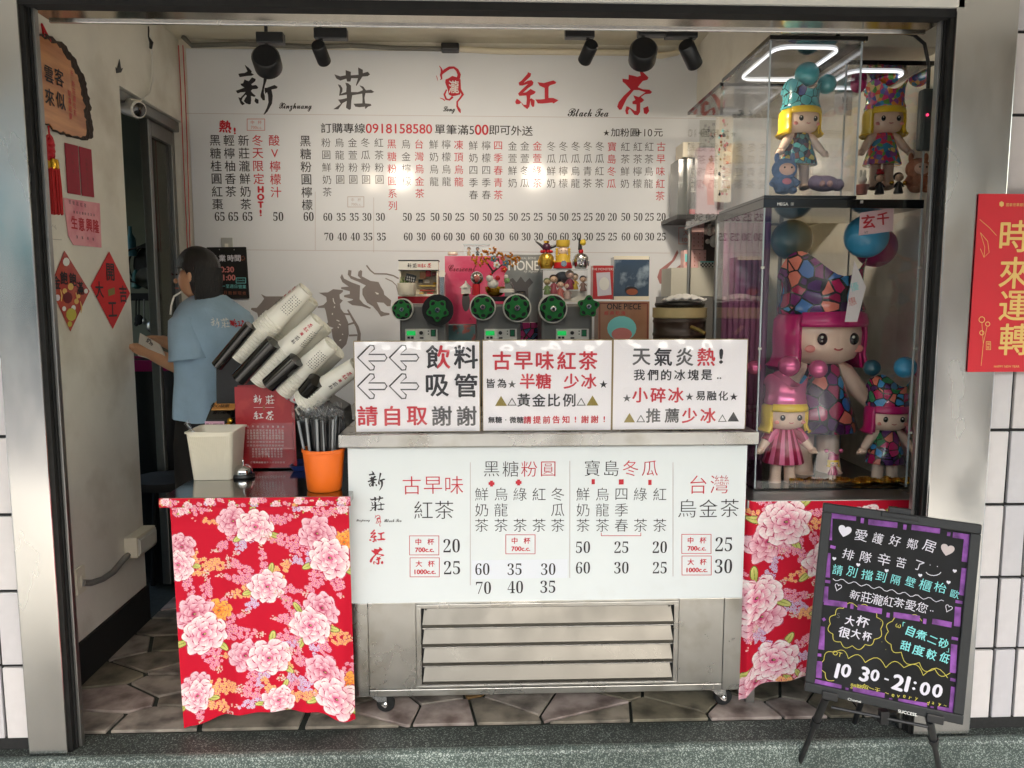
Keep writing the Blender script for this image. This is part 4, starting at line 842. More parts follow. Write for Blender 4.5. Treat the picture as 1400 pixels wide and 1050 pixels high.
P.line('古早味紅茶', (686, 493), (804, 493), 27, 'r', bold=.022); P.line('皆為', (671, 524), (686, 524), 13.5, 'k', bold=.02); P.one('★', 700, 525, 13, 'g'); P.line('半糖', (721, 521), (743, 521), 22, 'r', bold=.025); P.line('少冰', (781, 521), (805, 521), 22, 'r', bold=.025); P.one('★', 825, 525, 13, 'k')
P.one('▲', 685, 548, 14, 'o', fit=True); P.one('△', 700, 549, 11, 'g', fit=True); P.line('黃金比例', (716, 547), (778, 547), 19, 'k', bold=.02); P.one('△', 794.5, 549, 11, 'g', fit=True); P.one('▲', 810, 547.5, 14, 'o', fit=True)
P.line('無糖.微糖', (672, 574), (711, 574), 9.5, 'k', bold=.03); P.line('請提前告知!謝謝!', (721, 574), (826, 573), 11, 'r', bold=.03); P.done()
s_, P = sign(838, 463.5, 1019, 587, 'laminated sign on the right telling of hot weather and crushed ice', YS+.002)
P.line('天氣炎熱', (877, 488), (965.5, 488), 26, 'gkgr', bold=.022); P.one('!', 985.8, 487, 19, 'k', fit=True, bold=.06); P.line('我們的冰塊是', (874, 512.5), (966, 512.5), 16, 'k', bold=.02); P.one('..', 983, 517, 2, 'k', fit=True, bold=.1)
P.one('★', 857, 544, 13, 'g'); P.line('小碎冰', (875, 540), (924, 540), 22, 'r', bold=.025); P.one('★', 942.5, 542, 13, 'g'); P.line('易融化', (957.5, 541), (988.6, 541), 14, 'k', bold=.02); P.one('★', 1003, 542, 13, 'k')
P.one('▲', 860.5, 571, 13, 'o', fit=True); P.one('△', 876, 572, 10.5, 'g', fit=True); P.line('推薦', (893, 568), (918.5, 568), 21, 'g', bold=.02); P.line('少冰', (942.5, 568), (968, 568), 22, 'r', bold=.025); P.one('△', 987.5, 571.5, 10.5, 'g', fit=True); P.one('▲', 1002.5, 569.5, 13.5, 'k', fit=True); P.done()

# ================================================================== FLORAL CLOTH
class Paint:
    def __init__(s, w_, h_, res, base):
        s.res = res; s.nx = int(w_/res)+1; s.ny = int(h_/res)+1; s.im = np.tile(np.array(base, float), (s.ny, s.nx, 1))
        s.Y, s.X = np.mgrid[0:s.ny, 0:s.nx]*res
    def ell(s, cx, cy, a, b, th, c0, c1, edge=None, g=1.0, vein=None, rng=None):
        R_ = max(a, b)*1.05; i0, i1 = max(0, int((cx-R_)/s.res)), min(s.nx, int((cx+R_)/s.res)+2); j0, j1 = max(0, int((cy-R_)/s.res)), min(s.ny, int((cy+R_)/s.res)+2)
        if i0 >= i1 or j0 >= j1: return
        x = s.X[j0:j1, i0:i1]-cx; y = s.Y[j0:j1, i0:i1]-cy; u = x*math.cos(th)+y*math.sin(th); v = -x*math.sin(th)+y*math.cos(th)
        bb = b*(0.72+.28*np.clip((u/a+1)/1.2, 0, 1)); d = (u/a)**2+(v/bb)**2
        if rng is not None: d = d*(1+.12*np.sin(np.arctan2(v, u)*5+rng))
        m = d < 1; t = np.clip((u/a+1)/2, 0, 1)**g; t = t[..., None]; c = np.array(c0)*(1-t)+np.array(c1)*t
        if vein is not None: c = c*(1-.16*(np.abs(np.sin(v/b*7)) < .28)[..., None])
        if edge is not None: e = (d > .80)[..., None]; c = np.where(e, np.array(edge), c)
        s.im[j0:j1, i0:i1][m] = c[m]
CP = dict(deep=srgb(200, 44, 100), pink=srgb(232, 96, 146), pale=srgb(250, 214, 222), white=srgb(252, 244, 240), cream=srgb(246, 226, 214), orange=srgb(240, 140, 50), lor=srgb(252, 200, 140), lil=srgb(168, 120, 180), llil=srgb(226, 206, 232), leaf=srgb(150, 160, 60), lleaf=srgb(222, 214, 130), dleaf=srgb(80, 96, 40), edge=srgb(186, 60, 96))
def peony(P_, x, y, r, rg, tone=0):
    pal = (CP['pink'], CP['white']) if tone == 0 else (CP['deep'], CP['pale']) if tone == 1 else (srgb(236, 110, 20), srgb(252, 190, 90))
    for ring, n, rr, sz in ((0, 9, .62, .46), (1, 8, .45, .40), (2, 6, .26, .33), (3, 4, .1, .24)):
        a0 = rg.uniform(0, 6)
        for k in range(n):
            a = a0+k*2*math.pi/n+rg.uniform(-.2, .2); d = rr*r*rg.uniform(.85, 1.1); cx, cy = x+d*math.cos(a), y+d*math.sin(a)*.92
            P_.ell(cx, cy, r*sz*1.04, r*sz*.78, a, CP['edge'], CP['edge'], rng=rg.uniform(0, 6)); P_.ell(cx, cy, r*sz, r*sz*.74, a, pal[0], pal[1], g=1.5+.3*ring, vein=1, rng=rg.uniform(0, 6))
    P_.ell(x, y, r*.09, r*.07, 0, srgb(90, 40, 60), srgb(120, 60, 70)); P_.ell(x+r*.03, y, r*.05, r*.03, 0, CP['lleaf'], CP['leaf'])
def floret(P_, x, y, r, c0, c1, rg):
    a0 = rg.uniform(0, 6)
    P_.ell(x, y, r*1.12, r*1.12, 0, CP['edge'] if c0 != CP['orange'] else srgb(200, 90, 30), CP['edge'] if c0 != CP['orange'] else srgb(200, 90, 30))
    for k in range(5): a = a0+k*1.2566; P_.ell(x+r*.55*math.cos(a), y+r*.55*math.sin(a), r*.5, r*.42, a, c0, c1, g=.7)
    P_.ell(x, y, r*.2, r*.2, 0, srgb(250, 230, 120), srgb(250, 230, 120))
def spray(P_, x, y, ang, L, W, c, rg):
    n = int(L*W*.8/.00015)
    for k in range(n):
        t = rg.random(); wv = .8*W*(1-.75*t)*rg.uniform(-.5, .5); px_, py_ = x+L*t*math.cos(ang)-wv*math.sin(ang), y+L*t*math.sin(ang)+wv*math.cos(ang); r = .0088*(1-.45*t)
        if t > .8: P_.ell(px_, py_, r*.8, r*.45, ang+rg.uniform(-1, 1), CP['leaf'] if rg.random() < .4 else srgb(190, 100, 60), CP['pale'])
        else: floret(P_, px_, py_, r, *c, rg)
def leaf(P_, x, y, a, r):
    P_.ell(x+r*.8*math.cos(a), y+r*.8*math.sin(a), r, r*.42, a, CP['dleaf'], CP['dleaf']); P_.ell(x+r*.8*math.cos(a), y+r*.8*math.sin(a), r*.9, r*.34, a, CP['leaf'], CP['lleaf']); P_.ell(x+r*.8*math.cos(a), y+r*.8*math.sin(a), r*.8, r*.04, a, CP['dleaf'], CP['leaf'])
PK, OR, LI = (CP['deep'], srgb(246, 180, 200)), (srgb(226, 110, 40), CP['lor']), (CP['lil'], CP['llil'])
def bloom(P_, x, y, r, rg, sprays, partner=None, om=None):
    r *= 1.1
    for (ang, L, W, c) in sprays: spray(P_, x+r*.5*math.cos(ang), y+r*.5*math.sin(ang), ang, L, W, c, rg)
    for k in range(3): leaf(P_, x+r*.75*math.cos(2.1*k+x*9), y+r*.75*math.sin(2.1*k+x*9), 2.1*k+x*9, r*.42)
    if om: peony(P_, x+om[0], y+om[1], r*.6, rg, 2)
    if partner: peony(P_, x+partner[0], y+partner[1], r*.88, rg, 1)
    peony(P_, x, y, r, rg, 0)
RED = srgb(196, 6, 42)
def cloth(name, w_, h_, flowers, shape, parent, label, seed):
    res = .0017; P_ = Paint(w_, h_, res, RED); rg = random.Random(seed)
    for f_ in flowers: bloom(P_, f_[0], f_[1], f_[2], rg, f_[3], *(f_[4:]))
    im = P_.im; ny, nx = P_.ny, P_.nx; sub = 1
    vs = np.zeros((ny, nx, 3)); U = P_.X/P_.X.max(); Vv = P_.Y/P_.Y.max(); vs[..., 0], vs[..., 1], vs[..., 2] = shape(U, Vv)
    me = bpy.data.meshes.new(name); idx = np.arange(ny*nx).reshape(ny, nx)
    q = np.stack([idx[:-1, :-1], idx[1:, :-1], idx[1:, 1:], idx[:-1, 1:]], -1).reshape(-1, 4)
    base = world_loc(parent) if parent else V((0, 0, 0)); co = vs.reshape(-1, 3)-np.array(base)
    me.vertices.add(ny*nx); me.vertices.foreach_set('co', co.ravel()); me.loops.add(q.size); me.loops.foreach_set('vertex_index', q.ravel().astype(np.int32))
    me.polygons.add(len(q)); me.polygons.foreach_set('loop_start', np.arange(0, q.size, 4, dtype=np.int32)); me.polygons.foreach_set('loop_total', np.full(len(q), 4, dtype=np.int32)); me.update(calc_edges=True)
    ca = me.color_attributes.new('Col', 'FLOAT_COLOR', 'POINT'); ca.data.foreach_set('color', np.concatenate([im, np.ones((ny, nx, 1))], -1).ravel().astype(np.float32))
    me.materials.append(M['floral']); me.polygons.foreach_set('use_smooth', np.ones(len(q), bool))
    o = bpy.data.objects.new(name, me); COL.objects.link(o); 
    if parent: o.parent = parent
    return tag(o, label, 'tablecloth' if not parent else None)
M['floral'] = attr_mat('floral_cotton', .75, bump=.06, bscale=900)
# left table --------------------------------------------------------
YT = 2.44
a, b = onY(219, 681, YT-.012), onY(478, 680, YT-.012); TX0, TX1, TZ = a.x, b.x, a.z
t = thing('side_table', ((TX0+TX1)/2, YT, 0), 'steel topped side table left of the counter, wrapped in floral cloth', 'table')
MB().box(TX0, TX1, YT-.012, YT+.5, TZ-.028, TZ).build('tabletop', mat('mirror_steel', srgb(170, 168, 165), .12, 1.0, noise=.04, nscale=4, bump=.01, bscale=5), t, bevel=.003)
for x in (TX0+.07, TX1-.05):
    for y in (YT+.06, YT+.45): MB().box(x-.015, x+.015, y-.015, y+.015, 0, TZ-.029).build('leg', 'alu', t)
wv = random.Random(2)
def shapeL(U, W):
    xl = TX0+.028+(-.012)*W*0+.012*W; xr = TX1-.004+.0*W
    x = xl+(xr-xl)*U; ztp = TZ-.0295; zb = .018+.058*(1-np.exp(-(np.clip(U,0,1)/.22)**2))*(1-np.exp(-((1-np.clip(U,0,1))/.16)**2))*(1+.1*np.sin(U*9)); z = ztp+(zb-ztp)*W
    y = YT-.010-.012*W*np.sin(U*math.pi)-.011*np.sin(U*15+W*2.5)*W**.8-.006*np.sin(U*33+2+W)*W**1.3+.012*np.exp(-((U-.02)/.04)**2)*W+.02*np.exp(-((U-1)/.03)**2)*W
    y = y-.0015*np.sin(W*60)*(W < .1)-.008*(W**3)*(np.exp(-((U-.03)/.1)**2)+np.exp(-((U-.97)/.1)**2))
    return x, y, z
CW, CH = TX1-TX0, TZ-.02
def fp(cx, cy): # crop pixels of the photo cloth to cloth coordinates
    return (cx-78)/(795-78)*CW, (cy-118)/(1000-118)*CH
def F(cx, cy, r, sp, partner=None, om=None): x, y = fp(cx, cy); k = CW/717; return (x, y, r*k, [(a_, l*k, w2*k, c) for a_, l, w2, c in sp], None if partner is None else (partner[0]*k, partner[1]*k), None if om is None else (om[0]*k, om[1]*k))
FL = [F(130, 130, 20, [(0, 110, 60, PK), (3, 60, 50, PK)]), F(620, 125, 18, [(.3, 120, 60, PK), (3, 60, 40, LI)]), F(770, 130, 20, [(2.8, 80, 50, PK)]),
 F(415, 205, 68, [(-.3, 150, 80, PK), (2.6, 180, 90, PK), (3.3, 220, 50, OR), (.6, 90, 50, OR), (2.2, 120, 80, LI)], (-90, -25)),
 F(95, 345, 58, [(.1, 190, 120, OR), (1.2, 130, 80, PK), (-.6, 80, 50, OR)], (20, -75)),
 F(712, 330, 78, [(3.5, 250, 130, PK), (3.0, 160, 70, LI), (2.1, 170, 110, PK), (1.3, 140, 90, PK), (-1.0, 110, 60, PK)], (-50, -100), (60, -70)),
 F(455, 455, 66, [(3.8, 180, 90, PK), (-.9, 130, 80, OR), (.2, 130, 60, PK), (2.3, 130, 80, LI), (2.9, 140, 90, OR), (3.4, 190, 60, PK), (4.6, 150, 60, PK)]),
 F(185, 635, 82, [(.1, 210, 110, PK), (1.3, 150, 120, PK), (-1.0, 150, 60, PK), (4.8, 230, 100, PK), (-.4, 170, 60, PK)], (-35, -95), (62, -85)),
 F(625, 625, 74, [(3.4, 130, 80, PK), (4.0, 170, 90, PK), (.2, 150, 120, OR), (1.4, 140, 80, LI), (2.4, 200, 110, PK), (1.0, 150, 90, PK)], (50, -85)),
 F(450, 760, 76, [(2.2, 160, 90, PK), (3.2, 190, 60, OR), (1.9, 120, 80, LI), (-1.0, 120, 80, PK), (-.5, 110, 90, LI), (.6, 100, 70, OR), (-.2, 110, 60, PK)], (-95, -15)),
 F(725, 910, 80, [(3.4, 210, 130, LI), (3.9, 240, 110, PK), (-1.2, 200, 90, PK), (3.0, 160, 60, OR)], (-45, -100), (45, -70)),
 F(140, 880, 62, [(.0, 180, 120, OR), (.7, 160, 90, OR), (1.5, 90, 60, PK)], (0, -45)),
 F(480, 950, 60, [(3.5, 150, 90, PK), (-.2, 140, 80, OR), (3.1, 160, 70, LI), (-.8, 110, 60, PK), (4.2, 110, 60, OR)])]
cl = cloth('tablecloth', CW, CH, FL, shapeL, None, 'red floral cloth with pink peonies hanging from the left side table', 4)
cl['kind'] = 'thing'; del cl['kind']
# folded band of cloth along the table edge
bx = MB(); o = cloth('cloth_band', CW+.01, .03, [(i*.07+.02, .01+(i % 2)*.012, .012, [(0, .04, .03, PK), (2, .03, .03, LI if i % 3 else OR)]) for i in range(9)], lambda U, W: (TX0-.003+(CW+.006)*U, YT-.0135-.0035*np.sin(W*math.pi), TZ-.001-.030*W), cl, None, 3)
# left return of the cloth (side face)
o = cloth('cloth_side', .4, CH, [(.1, .15, .05, [(0, .1, .05, PK)]), (.25, .4, .05, [(0, .1, .06, OR)]), (.12, .6, .05, [(1, .1, .06, PK)])], lambda U, W: (TX0+.028+.012*W, YT-.003+.4*U, TZ-.0295+(.05-TZ+.03)*W), cl, None, 8)
# right table --------------------------------------------------------
YR = 2.50
a, b = onY(1022, 683, YR), onY(1246, 683, YR); RX0, RX1, RZ = a.x, a.x+.6, a.z-.004
t = thing('side_table', ((RX0+RX1)/2, YR, 0), 'cloth wrapped table right of the counter carrying the doll display case', 'table')
MB().box(RX0, RX1, YR, YR+.62, RZ-.028, RZ).build('tabletop', 'alu', t, bevel=.003)
for x in (RX0+.05, RX1-.05):
    for y in (YR+.06, YR+.55): MB().box(x-.015, x+.015, y-.015, y+.015, 0, RZ-.029).build('leg', 'alu', t)
RW = RX1-RX0
def shapeR(U, W):
    x = RX0-.004-.004*W+(RW+.004)*U; zb = .035+.09*(1-np.exp(-U/.12)); z = RZ+.0005+(zb-RZ)*W
    y = YR-.014-.013*np.sin(U*22+1+W)*W**.8-.006*W**3*np.exp(-(U/.1)**2)+.03*np.exp(-(U/.02)**2)
    return x, y, z
def G(cx, cy, r, sp, partner=None, om=None): k = .60/ (2.92*224); x, y = (cx-118)*k*1.0, (cy-62)*k*1.0; k2 = k; return (x, y, r*k, [(a_, l*k, w2*k, c) for a_, l, w2, c in sp], None if partner is None else (partner[0]*k, partner[1]*k), None if om is None else (om[0]*k, om[1]*k))
FR = [G(262, 150, 88, [(3.4, 140, 90, OR), (.1, 150, 80, OR), (1.2, 120, 110, PK), (-.3, 130, 60, PK), (3.9, 130, 60, PK)], (-60, 80)), G(420, 330, 78, [(3.5, 190, 80, PK), (2.7, 150, 90, OR), (-2, 120, 70, PK)], (60, 40)),
 G(165, 455, 85, [(-1.1, 170, 70, LI), (.4, 200, 110, LI), (1.7, 150, 80, PK), (-2, 110, 70, PK), (.1, 180, 90, PK)], (25, 90)), G(240, 745, 82, [(-2, 150, 80, LI), (-.6, 150, 90, PK), (2.8, 130, 80, OR), (.6, 150, 90, PK), (.0, 160, 70, LI), (2.2, 130, 60, PK)], (-60, 70)),
 G(370, 880, 60, [(2.8, 150, 80, PK), (3.6, 120, 60, OR)], (50, 20)), G(500, 560, 80, [(3.2, 170, 110, OR), (2.4, 160, 90, PK), (4, 150, 80, LI)], (60, 60)), G(560, 160, 80, [(2, 150, 90, PK), (0, 130, 90, OR)], (60, 50)), G(590, 800, 80, [(3, 200, 110, PK), (4, 150, 90, OR)], (50, -60))]
cloth('tablecloth', RW, RZ-.03, FR, shapeR, None, 'red floral cloth with pink peonies hanging from the right table, half behind the chalkboard', 5)
cloth('cloth_side', .5, RZ-.04, [(.1, .15, .05, [(0, .1, .05, PK)])], lambda U, W: (RX0-.006-.004*W, YR+.02+.5*U, RZ-.0005+(.06-RZ)*W), bpy.data.objects['tablecloth.001'], None, 8)
# ================================================================== LEFT TABLE THINGS
def zt_on(px, py, Y): return onY(px, py, Y)
# cream bin
Yc = onZ(286, 657, TZ).y; a, b = onY(255, 592, Yc), onY(316, 656, Yc); cx, h = (a.x+b.x)/2+.006, a.z-TZ+.004; w0, w1 = .067, .082
t = thing('square_bin', (cx, Yc+.07, TZ), 'cream ribbed square plastic bin on the steel table', 'bin')
def rring(cx, cy, hw, hd, z, r=.014, n=4):
    P_ = []
    for sx_, sy_, a0 in ((1, 1, 0), (-1, 1, 90), (-1, -1, 180), (1, -1, 270)):
        for k in range(n+1): a_ = R(a0+90*k/n); P_.append((cx+sx_*(hw-r)+r*math.cos(a_), cy+sy_*(hd-r)+r*math.sin(a_), z))
    return P_
m_ = MB().loft([rring(cx, Yc+.07, w0, w0, TZ+.001), rring(cx, Yc+.07, w1-.002, w1-.002, TZ+h-.006), rring(cx, Yc+.07, w1+.003, w1+.003, TZ+h-.005), rring(cx, Yc+.07, w1+.003, w1+.003, TZ+h), rring(cx, Yc+.07, w1-.004, w1-.004, TZ+h), rring(cx, Yc+.07, w0-.004, w0-.004, TZ+.01)])
m_.build('body', 'offwhite', t, smooth=True)
for k in range(22):
    x = cx-w0+.014+k*(2*w0-.028)/21; x2 = cx+(x-cx)*(w1-.012)/(w0-.014); MB().hexa([(x-.0013, Yc+.07-w0-.0012, TZ+.012), (x+.0013, Yc+.07-w0-.0012, TZ+.012), (x2+.0013, Yc+.07-w1-.0008, TZ+h-.016), (x2-.0013, Yc+.07-w1-.0008, TZ+h-.016)], [(x-.0013, Yc+.07-w0+.0003, TZ+.012), (x+.0013, Yc+.07-w0+.0003, TZ+.012), (x2+.0013, Yc+.07-w1+.0015, TZ+h-.016), (x2-.0013, Yc+.07-w1+.0015, TZ+h-.016)]).build('rib', 'offwhite', t)
for k in range(3):
    tag(MB().tube([(cx-.06, Yc+.03+k*.012, TZ+h-.03), (cx-.085-.008*k, Yc+.03+k*.01, TZ+h+.035-.006*k)], .0055, 8).build('clear_straw', M['film'], None, smooth=True), 'clear wrapped straw leaning over the left rim of the cream bin', 'straw', 'clear straws in the cream bin')
# candy dispenser box behind
Yd = 2.86; a, b = onY(280, 555, Yd), onY(317, 592, Yd)
t = thing('tip_box', ((a.x+b.x)/2, Yd, TZ), 'small black and clear box with an orange top label behind the cream bin', 'box')
zb_ = b.z-.01; zm_ = onY(300, 574, Yd).z
MB().box(a.x, b.x-.004, Yd, Yd+.1, TZ+.0005, zm_).build('box', 'black', t, bevel=.002)
MB().prism([(a.x+.002, Yd, zm_+.001), (b.x-.006, Yd, zm_+.001), (b.x-.006, Yd+.08, a.z), (a.x+.002, Yd+.08, a.z)], (0, .003, .001)).build('slot_face', 'black_gloss', t)
MB().prism([(a.x+.008, Yd+.042, (zm_+a.z)/2+.004), (b.x-.002, Yd+.042, (zm_+a.z)/2+.004), (b.x-.0, Yd+.085, a.z+.006), (a.x+.014, Yd+.085, a.z+.006)], (0, .001, .003)).build('orange_label', mat('orange_label', srgb(226, 160, 84), .5), t)
ybox('pink_label', 280, 576, 307, 588, Yd-.001, .0008, mat('pink_label', srgb(232, 186, 206), .5), t)
P = yprint(t, Yd-.001); P.line('愛心捐發票', (284, 581), (303, 581.5), 5.5, 'm'); P.line('請投發票', (285, 586), (300, 586), 3, 'o'); P.done()
P = Print(t, ((a.x+b.x)/2, Yd+.06, a.z-.002), V((0, -(a.z-zm_), .08)), (0, .08, a.z-zm_), lift=.008); P.line('愛心發票', (292, 557), (311, 557), 7, 'k', bold=.02); P.done()
for x, y, c_ in ((311, 583, 'gold'), (314, 576, 'gold'), (309, 589, 'gold')): tag(MB().sph(onY(x, y, Yd-.02)+V((0, .01, 0)), .013, 12).build('sweet', 'gold', None, smooth=True), 'gold wrapped sweet beside the small black box', 'sweet', 'gold sweets by the small box')
# red menu card stand
Yk = 2.83; qd = [(320.5, 529), (397, 526), (402, 639), (324, 640)]
t = thing('menu_card', onY(361, 640, Yk), 'red takeaway menu card in a clear stand on the steel table', 'menu')
card = mat('card_red', srgb(170, 34, 42), .4, coat=.3, col2=srgb(184, 52, 52), c2scale=9, c2lo=.55, c2hi=.6)
MB().prism([onY(x, y, Yk) for x, y in qd], (0, .002, 0)).build('card', card, t); MB().prism([onY(x+4, y-2, Yk+.004) for x, y in qd], (0, .002, 0)).build('card', card, t)
MB().prism([onY(x, y, Yk-.004) for x, y in ((345, 578), (403, 578), (403, 640), (324, 641), (326, 600))], (0, .0015, 0)).build('clear_pocket', 'acrylic', t)
P = yprint(t, Yk)
for ch, x, y in (('新', 352.5, 546), ('莊', 369, 546), ('紅', 353.5, 568), ('茶', 369, 568)): P.brush(ch, x, y, 14, 'w')
P.ribbon([(347, 557), (375, 557)], .5, 'w'); P.poly([(359, 555), (362, 553), (363, 560), (360, 562)], 'b', .0004)
P.line('古早味紅茶專賣店', (339, 583), (387, 583.5), 3.2, 'w')
names_ = ['古早紅茶', '台灣烏金', '四季春茶', '黑糖粉圓', '寶島冬瓜', '紅茶鮮奶', '檸檬紅茶', '凍頂烏龍', '金萱綠茶', '冬瓜檸檬']
for k in range(12): P.col(names_[k % 10], 339+k*4.3, 588.5, 3.6, 3.4, 'w'); P.one(str(20+5*(k % 7)), 339+k*4.3, 604, 2.4, 'w', fit=True); P.one(str(25+5*(k % 7)), 339+k*4.3, 609, 2.4, 'w', fit=True)
for k in range(10): P.col(names_[(k+3) % 10], 346+k*4.3, 614, 3.4, 3, 'w')
P.line('訂購專線歡迎外送請提前告知', (344, 632), (388, 632), 3, 'w'); P.done()
# plush ornament over the card corner
c = onY(406, 541, Yk-.03); t = thing('plush_ornament', c, 'small white plush ornament with red spots by the menu card corner', 'ornament')
wf = mat('plush_white', srgb(226, 220, 220), .9, bump=.5, bscale=300); m_ = MB().sph(c, .034, 14, (1, .55, .85)); m_.sph(c+V((-.03, 0, .0)), .016, 10).sph(c+V((.03, 0, .004)), .016, 10).sph(c+V((-.016, 0, .026)), .012, 10).sph(c+V((.02, 0, .026)), .012, 10)
m_.build('body', wf, t, smooth=True)
for x, z, r_ in ((-.018, .008, .007), (.004, .016, .006), (.02, .0, .007), (-.004, -.012, .006), (-.026, -.008, .005), (.014, -.017, .005)): MB().sph(c+V((x, -.0165+abs(x)*.12, z)), r_, 8, (1, .4, 1)).build('spot', mat('spot_red', srgb(206, 60, 84), .7) if 'spot_red' not in MATS else MATS['spot_red'], t, smooth=True)
MB().tube([c+V((.012*math.cos(a_), .0, -.03-.02*i)) for i, a_ in enumerate((0, 2, 1))], .004, 6).build('ribbon', 'white_plastic', t)
# call bell
c = onZ(333, 652, TZ); t = thing('call_bell', c, 'chrome counter call bell on a black base in front of the menu card', 'bell')
MB().lathe([(.038, .0005), (.04, .004), (.038, .012)], c, (0, 0, 1), 24).build('base', 'black', t, smooth=True)
MB().lathe([(.033, .014), (.033, .02), (.03, .032), (.02, .042), (0, .046)], c, (0, 0, 1), 28).build('dome', 'chrome', t, smooth=True); MB().lathe([(.003, .045), (.003, .058), (.006, .059), (.006, .062), (0, .064)], c, (0, 0, 1), 12).build('button', 'chrome', t, smooth=True)
# blue tray
a, b = onZ(396, 646, TZ), onZ(424, 626, TZ)
t = thing('blue_tray', (a.x+.04, a.y+.05, TZ), 'dark blue coin tray behind the orange cup', 'tray'); bl = mat('blue_plastic', srgb(38, 60, 130), .35)
m_ = MB().loft([rring(a.x+.055, a.y+.07, .048, .055, TZ+.001), rring(a.x+.055, a.y+.07, .06, .068, TZ+.022), rring(a.x+.055, a.y+.07, .056, .064, TZ+.022), rring(a.x+.055, a.y+.07, .045, .052, TZ+.005)]); m_.build('tray', bl, t, smooth=True)
# orange cup of straws
Yo = onZ(444, 674, TZ).y+.05; c = onY(444, 672, Yo); q = mpp(c); cz = TZ; zt2 = onY(443, 612, Yo).z
t = thing('orange_cup', (c.x, Yo, cz), 'tall orange plastic cup full of black straws at the table corner', 'cup')
hh = zt2-cz
MB().lathe([(.054, .001), (.056, .004), (.0675, hh-.012), (.0705, hh-.010), (.0705, hh), (.066, hh), (.052, .01), (0, .009)], (c.x, Yo, cz), (0, 0, 1), 40).build('body', 'orange', t, smooth=True)
rs = random.Random(4); sm = [mat('straw_black', srgb(26, 27, 30), .3), mat('straw_grey', srgb(64, 66, 70), .3), mat('straw_sleeve', srgb(150, 154, 158), .2)]
pro = None
smesh = []
for i_ in range(3):
    o = MB().cyl((0, 0, 0), (0, 0, .225), .0042, n=7).build('straw', sm[i_], None, smooth=True); smesh.append(o)
for k in range(60):
    rr_ = .056*math.sqrt((k+.5)/60); a_ = k*2.399; j = 0 if k % 5 < 3 else (1 if k % 5 == 3 else 2); o = smesh[j] if k in (0, 3, 4) else smesh[j].copy()
    if k not in (0, 3, 4): COL.objects.link(o)
    bx_, by_ = rr_*math.cos(a_)*.75, rr_*math.sin(a_)*.75
    o.location = (c.x+bx_, Yo+by_, cz+.012+rs.uniform(0, .012)); o.rotation_euler = (-by_*2.2+rs.uniform(-.05, .05), bx_*2.6+rs.uniform(-.05, .05), 0)
    tag(o, ('shiny black', 'dark grey', 'pale sleeved')[j]+' straw standing in the orange cup', 'straw', 'straws in the orange cup')
# crinkled film tops
for k in range(26):
    a_ = k*2.399; rr_ = .055*math.sqrt((k+.5)/26); p = V((c.x+rr_*math.cos(a_)*1.5, Yo+rr_*math.sin(a_)*1.2, cz+.225+rs.uniform(0, .04))); m_ = MB(); vs = []
    for i in range(5):
        for j in range(5): vs.append(p+V(((i-2)*.009+rs.uniform(-.004, .004), rs.uniform(-.012, .012), (j-2)*.012+rs.uniform(-.004, .004)+.01)))
    m_.add(vs, [(i*5+j, i*5+j+1, i*5+j+6, i*5+j+5) for i in range(4) for j in range(4)])
    tag(m_.build('straw_wrapper', 'film', None, fix=False), 'crinkled clear wrapper end on top of the straws', 'wrapper', 'clear wrappers over the orange cup')

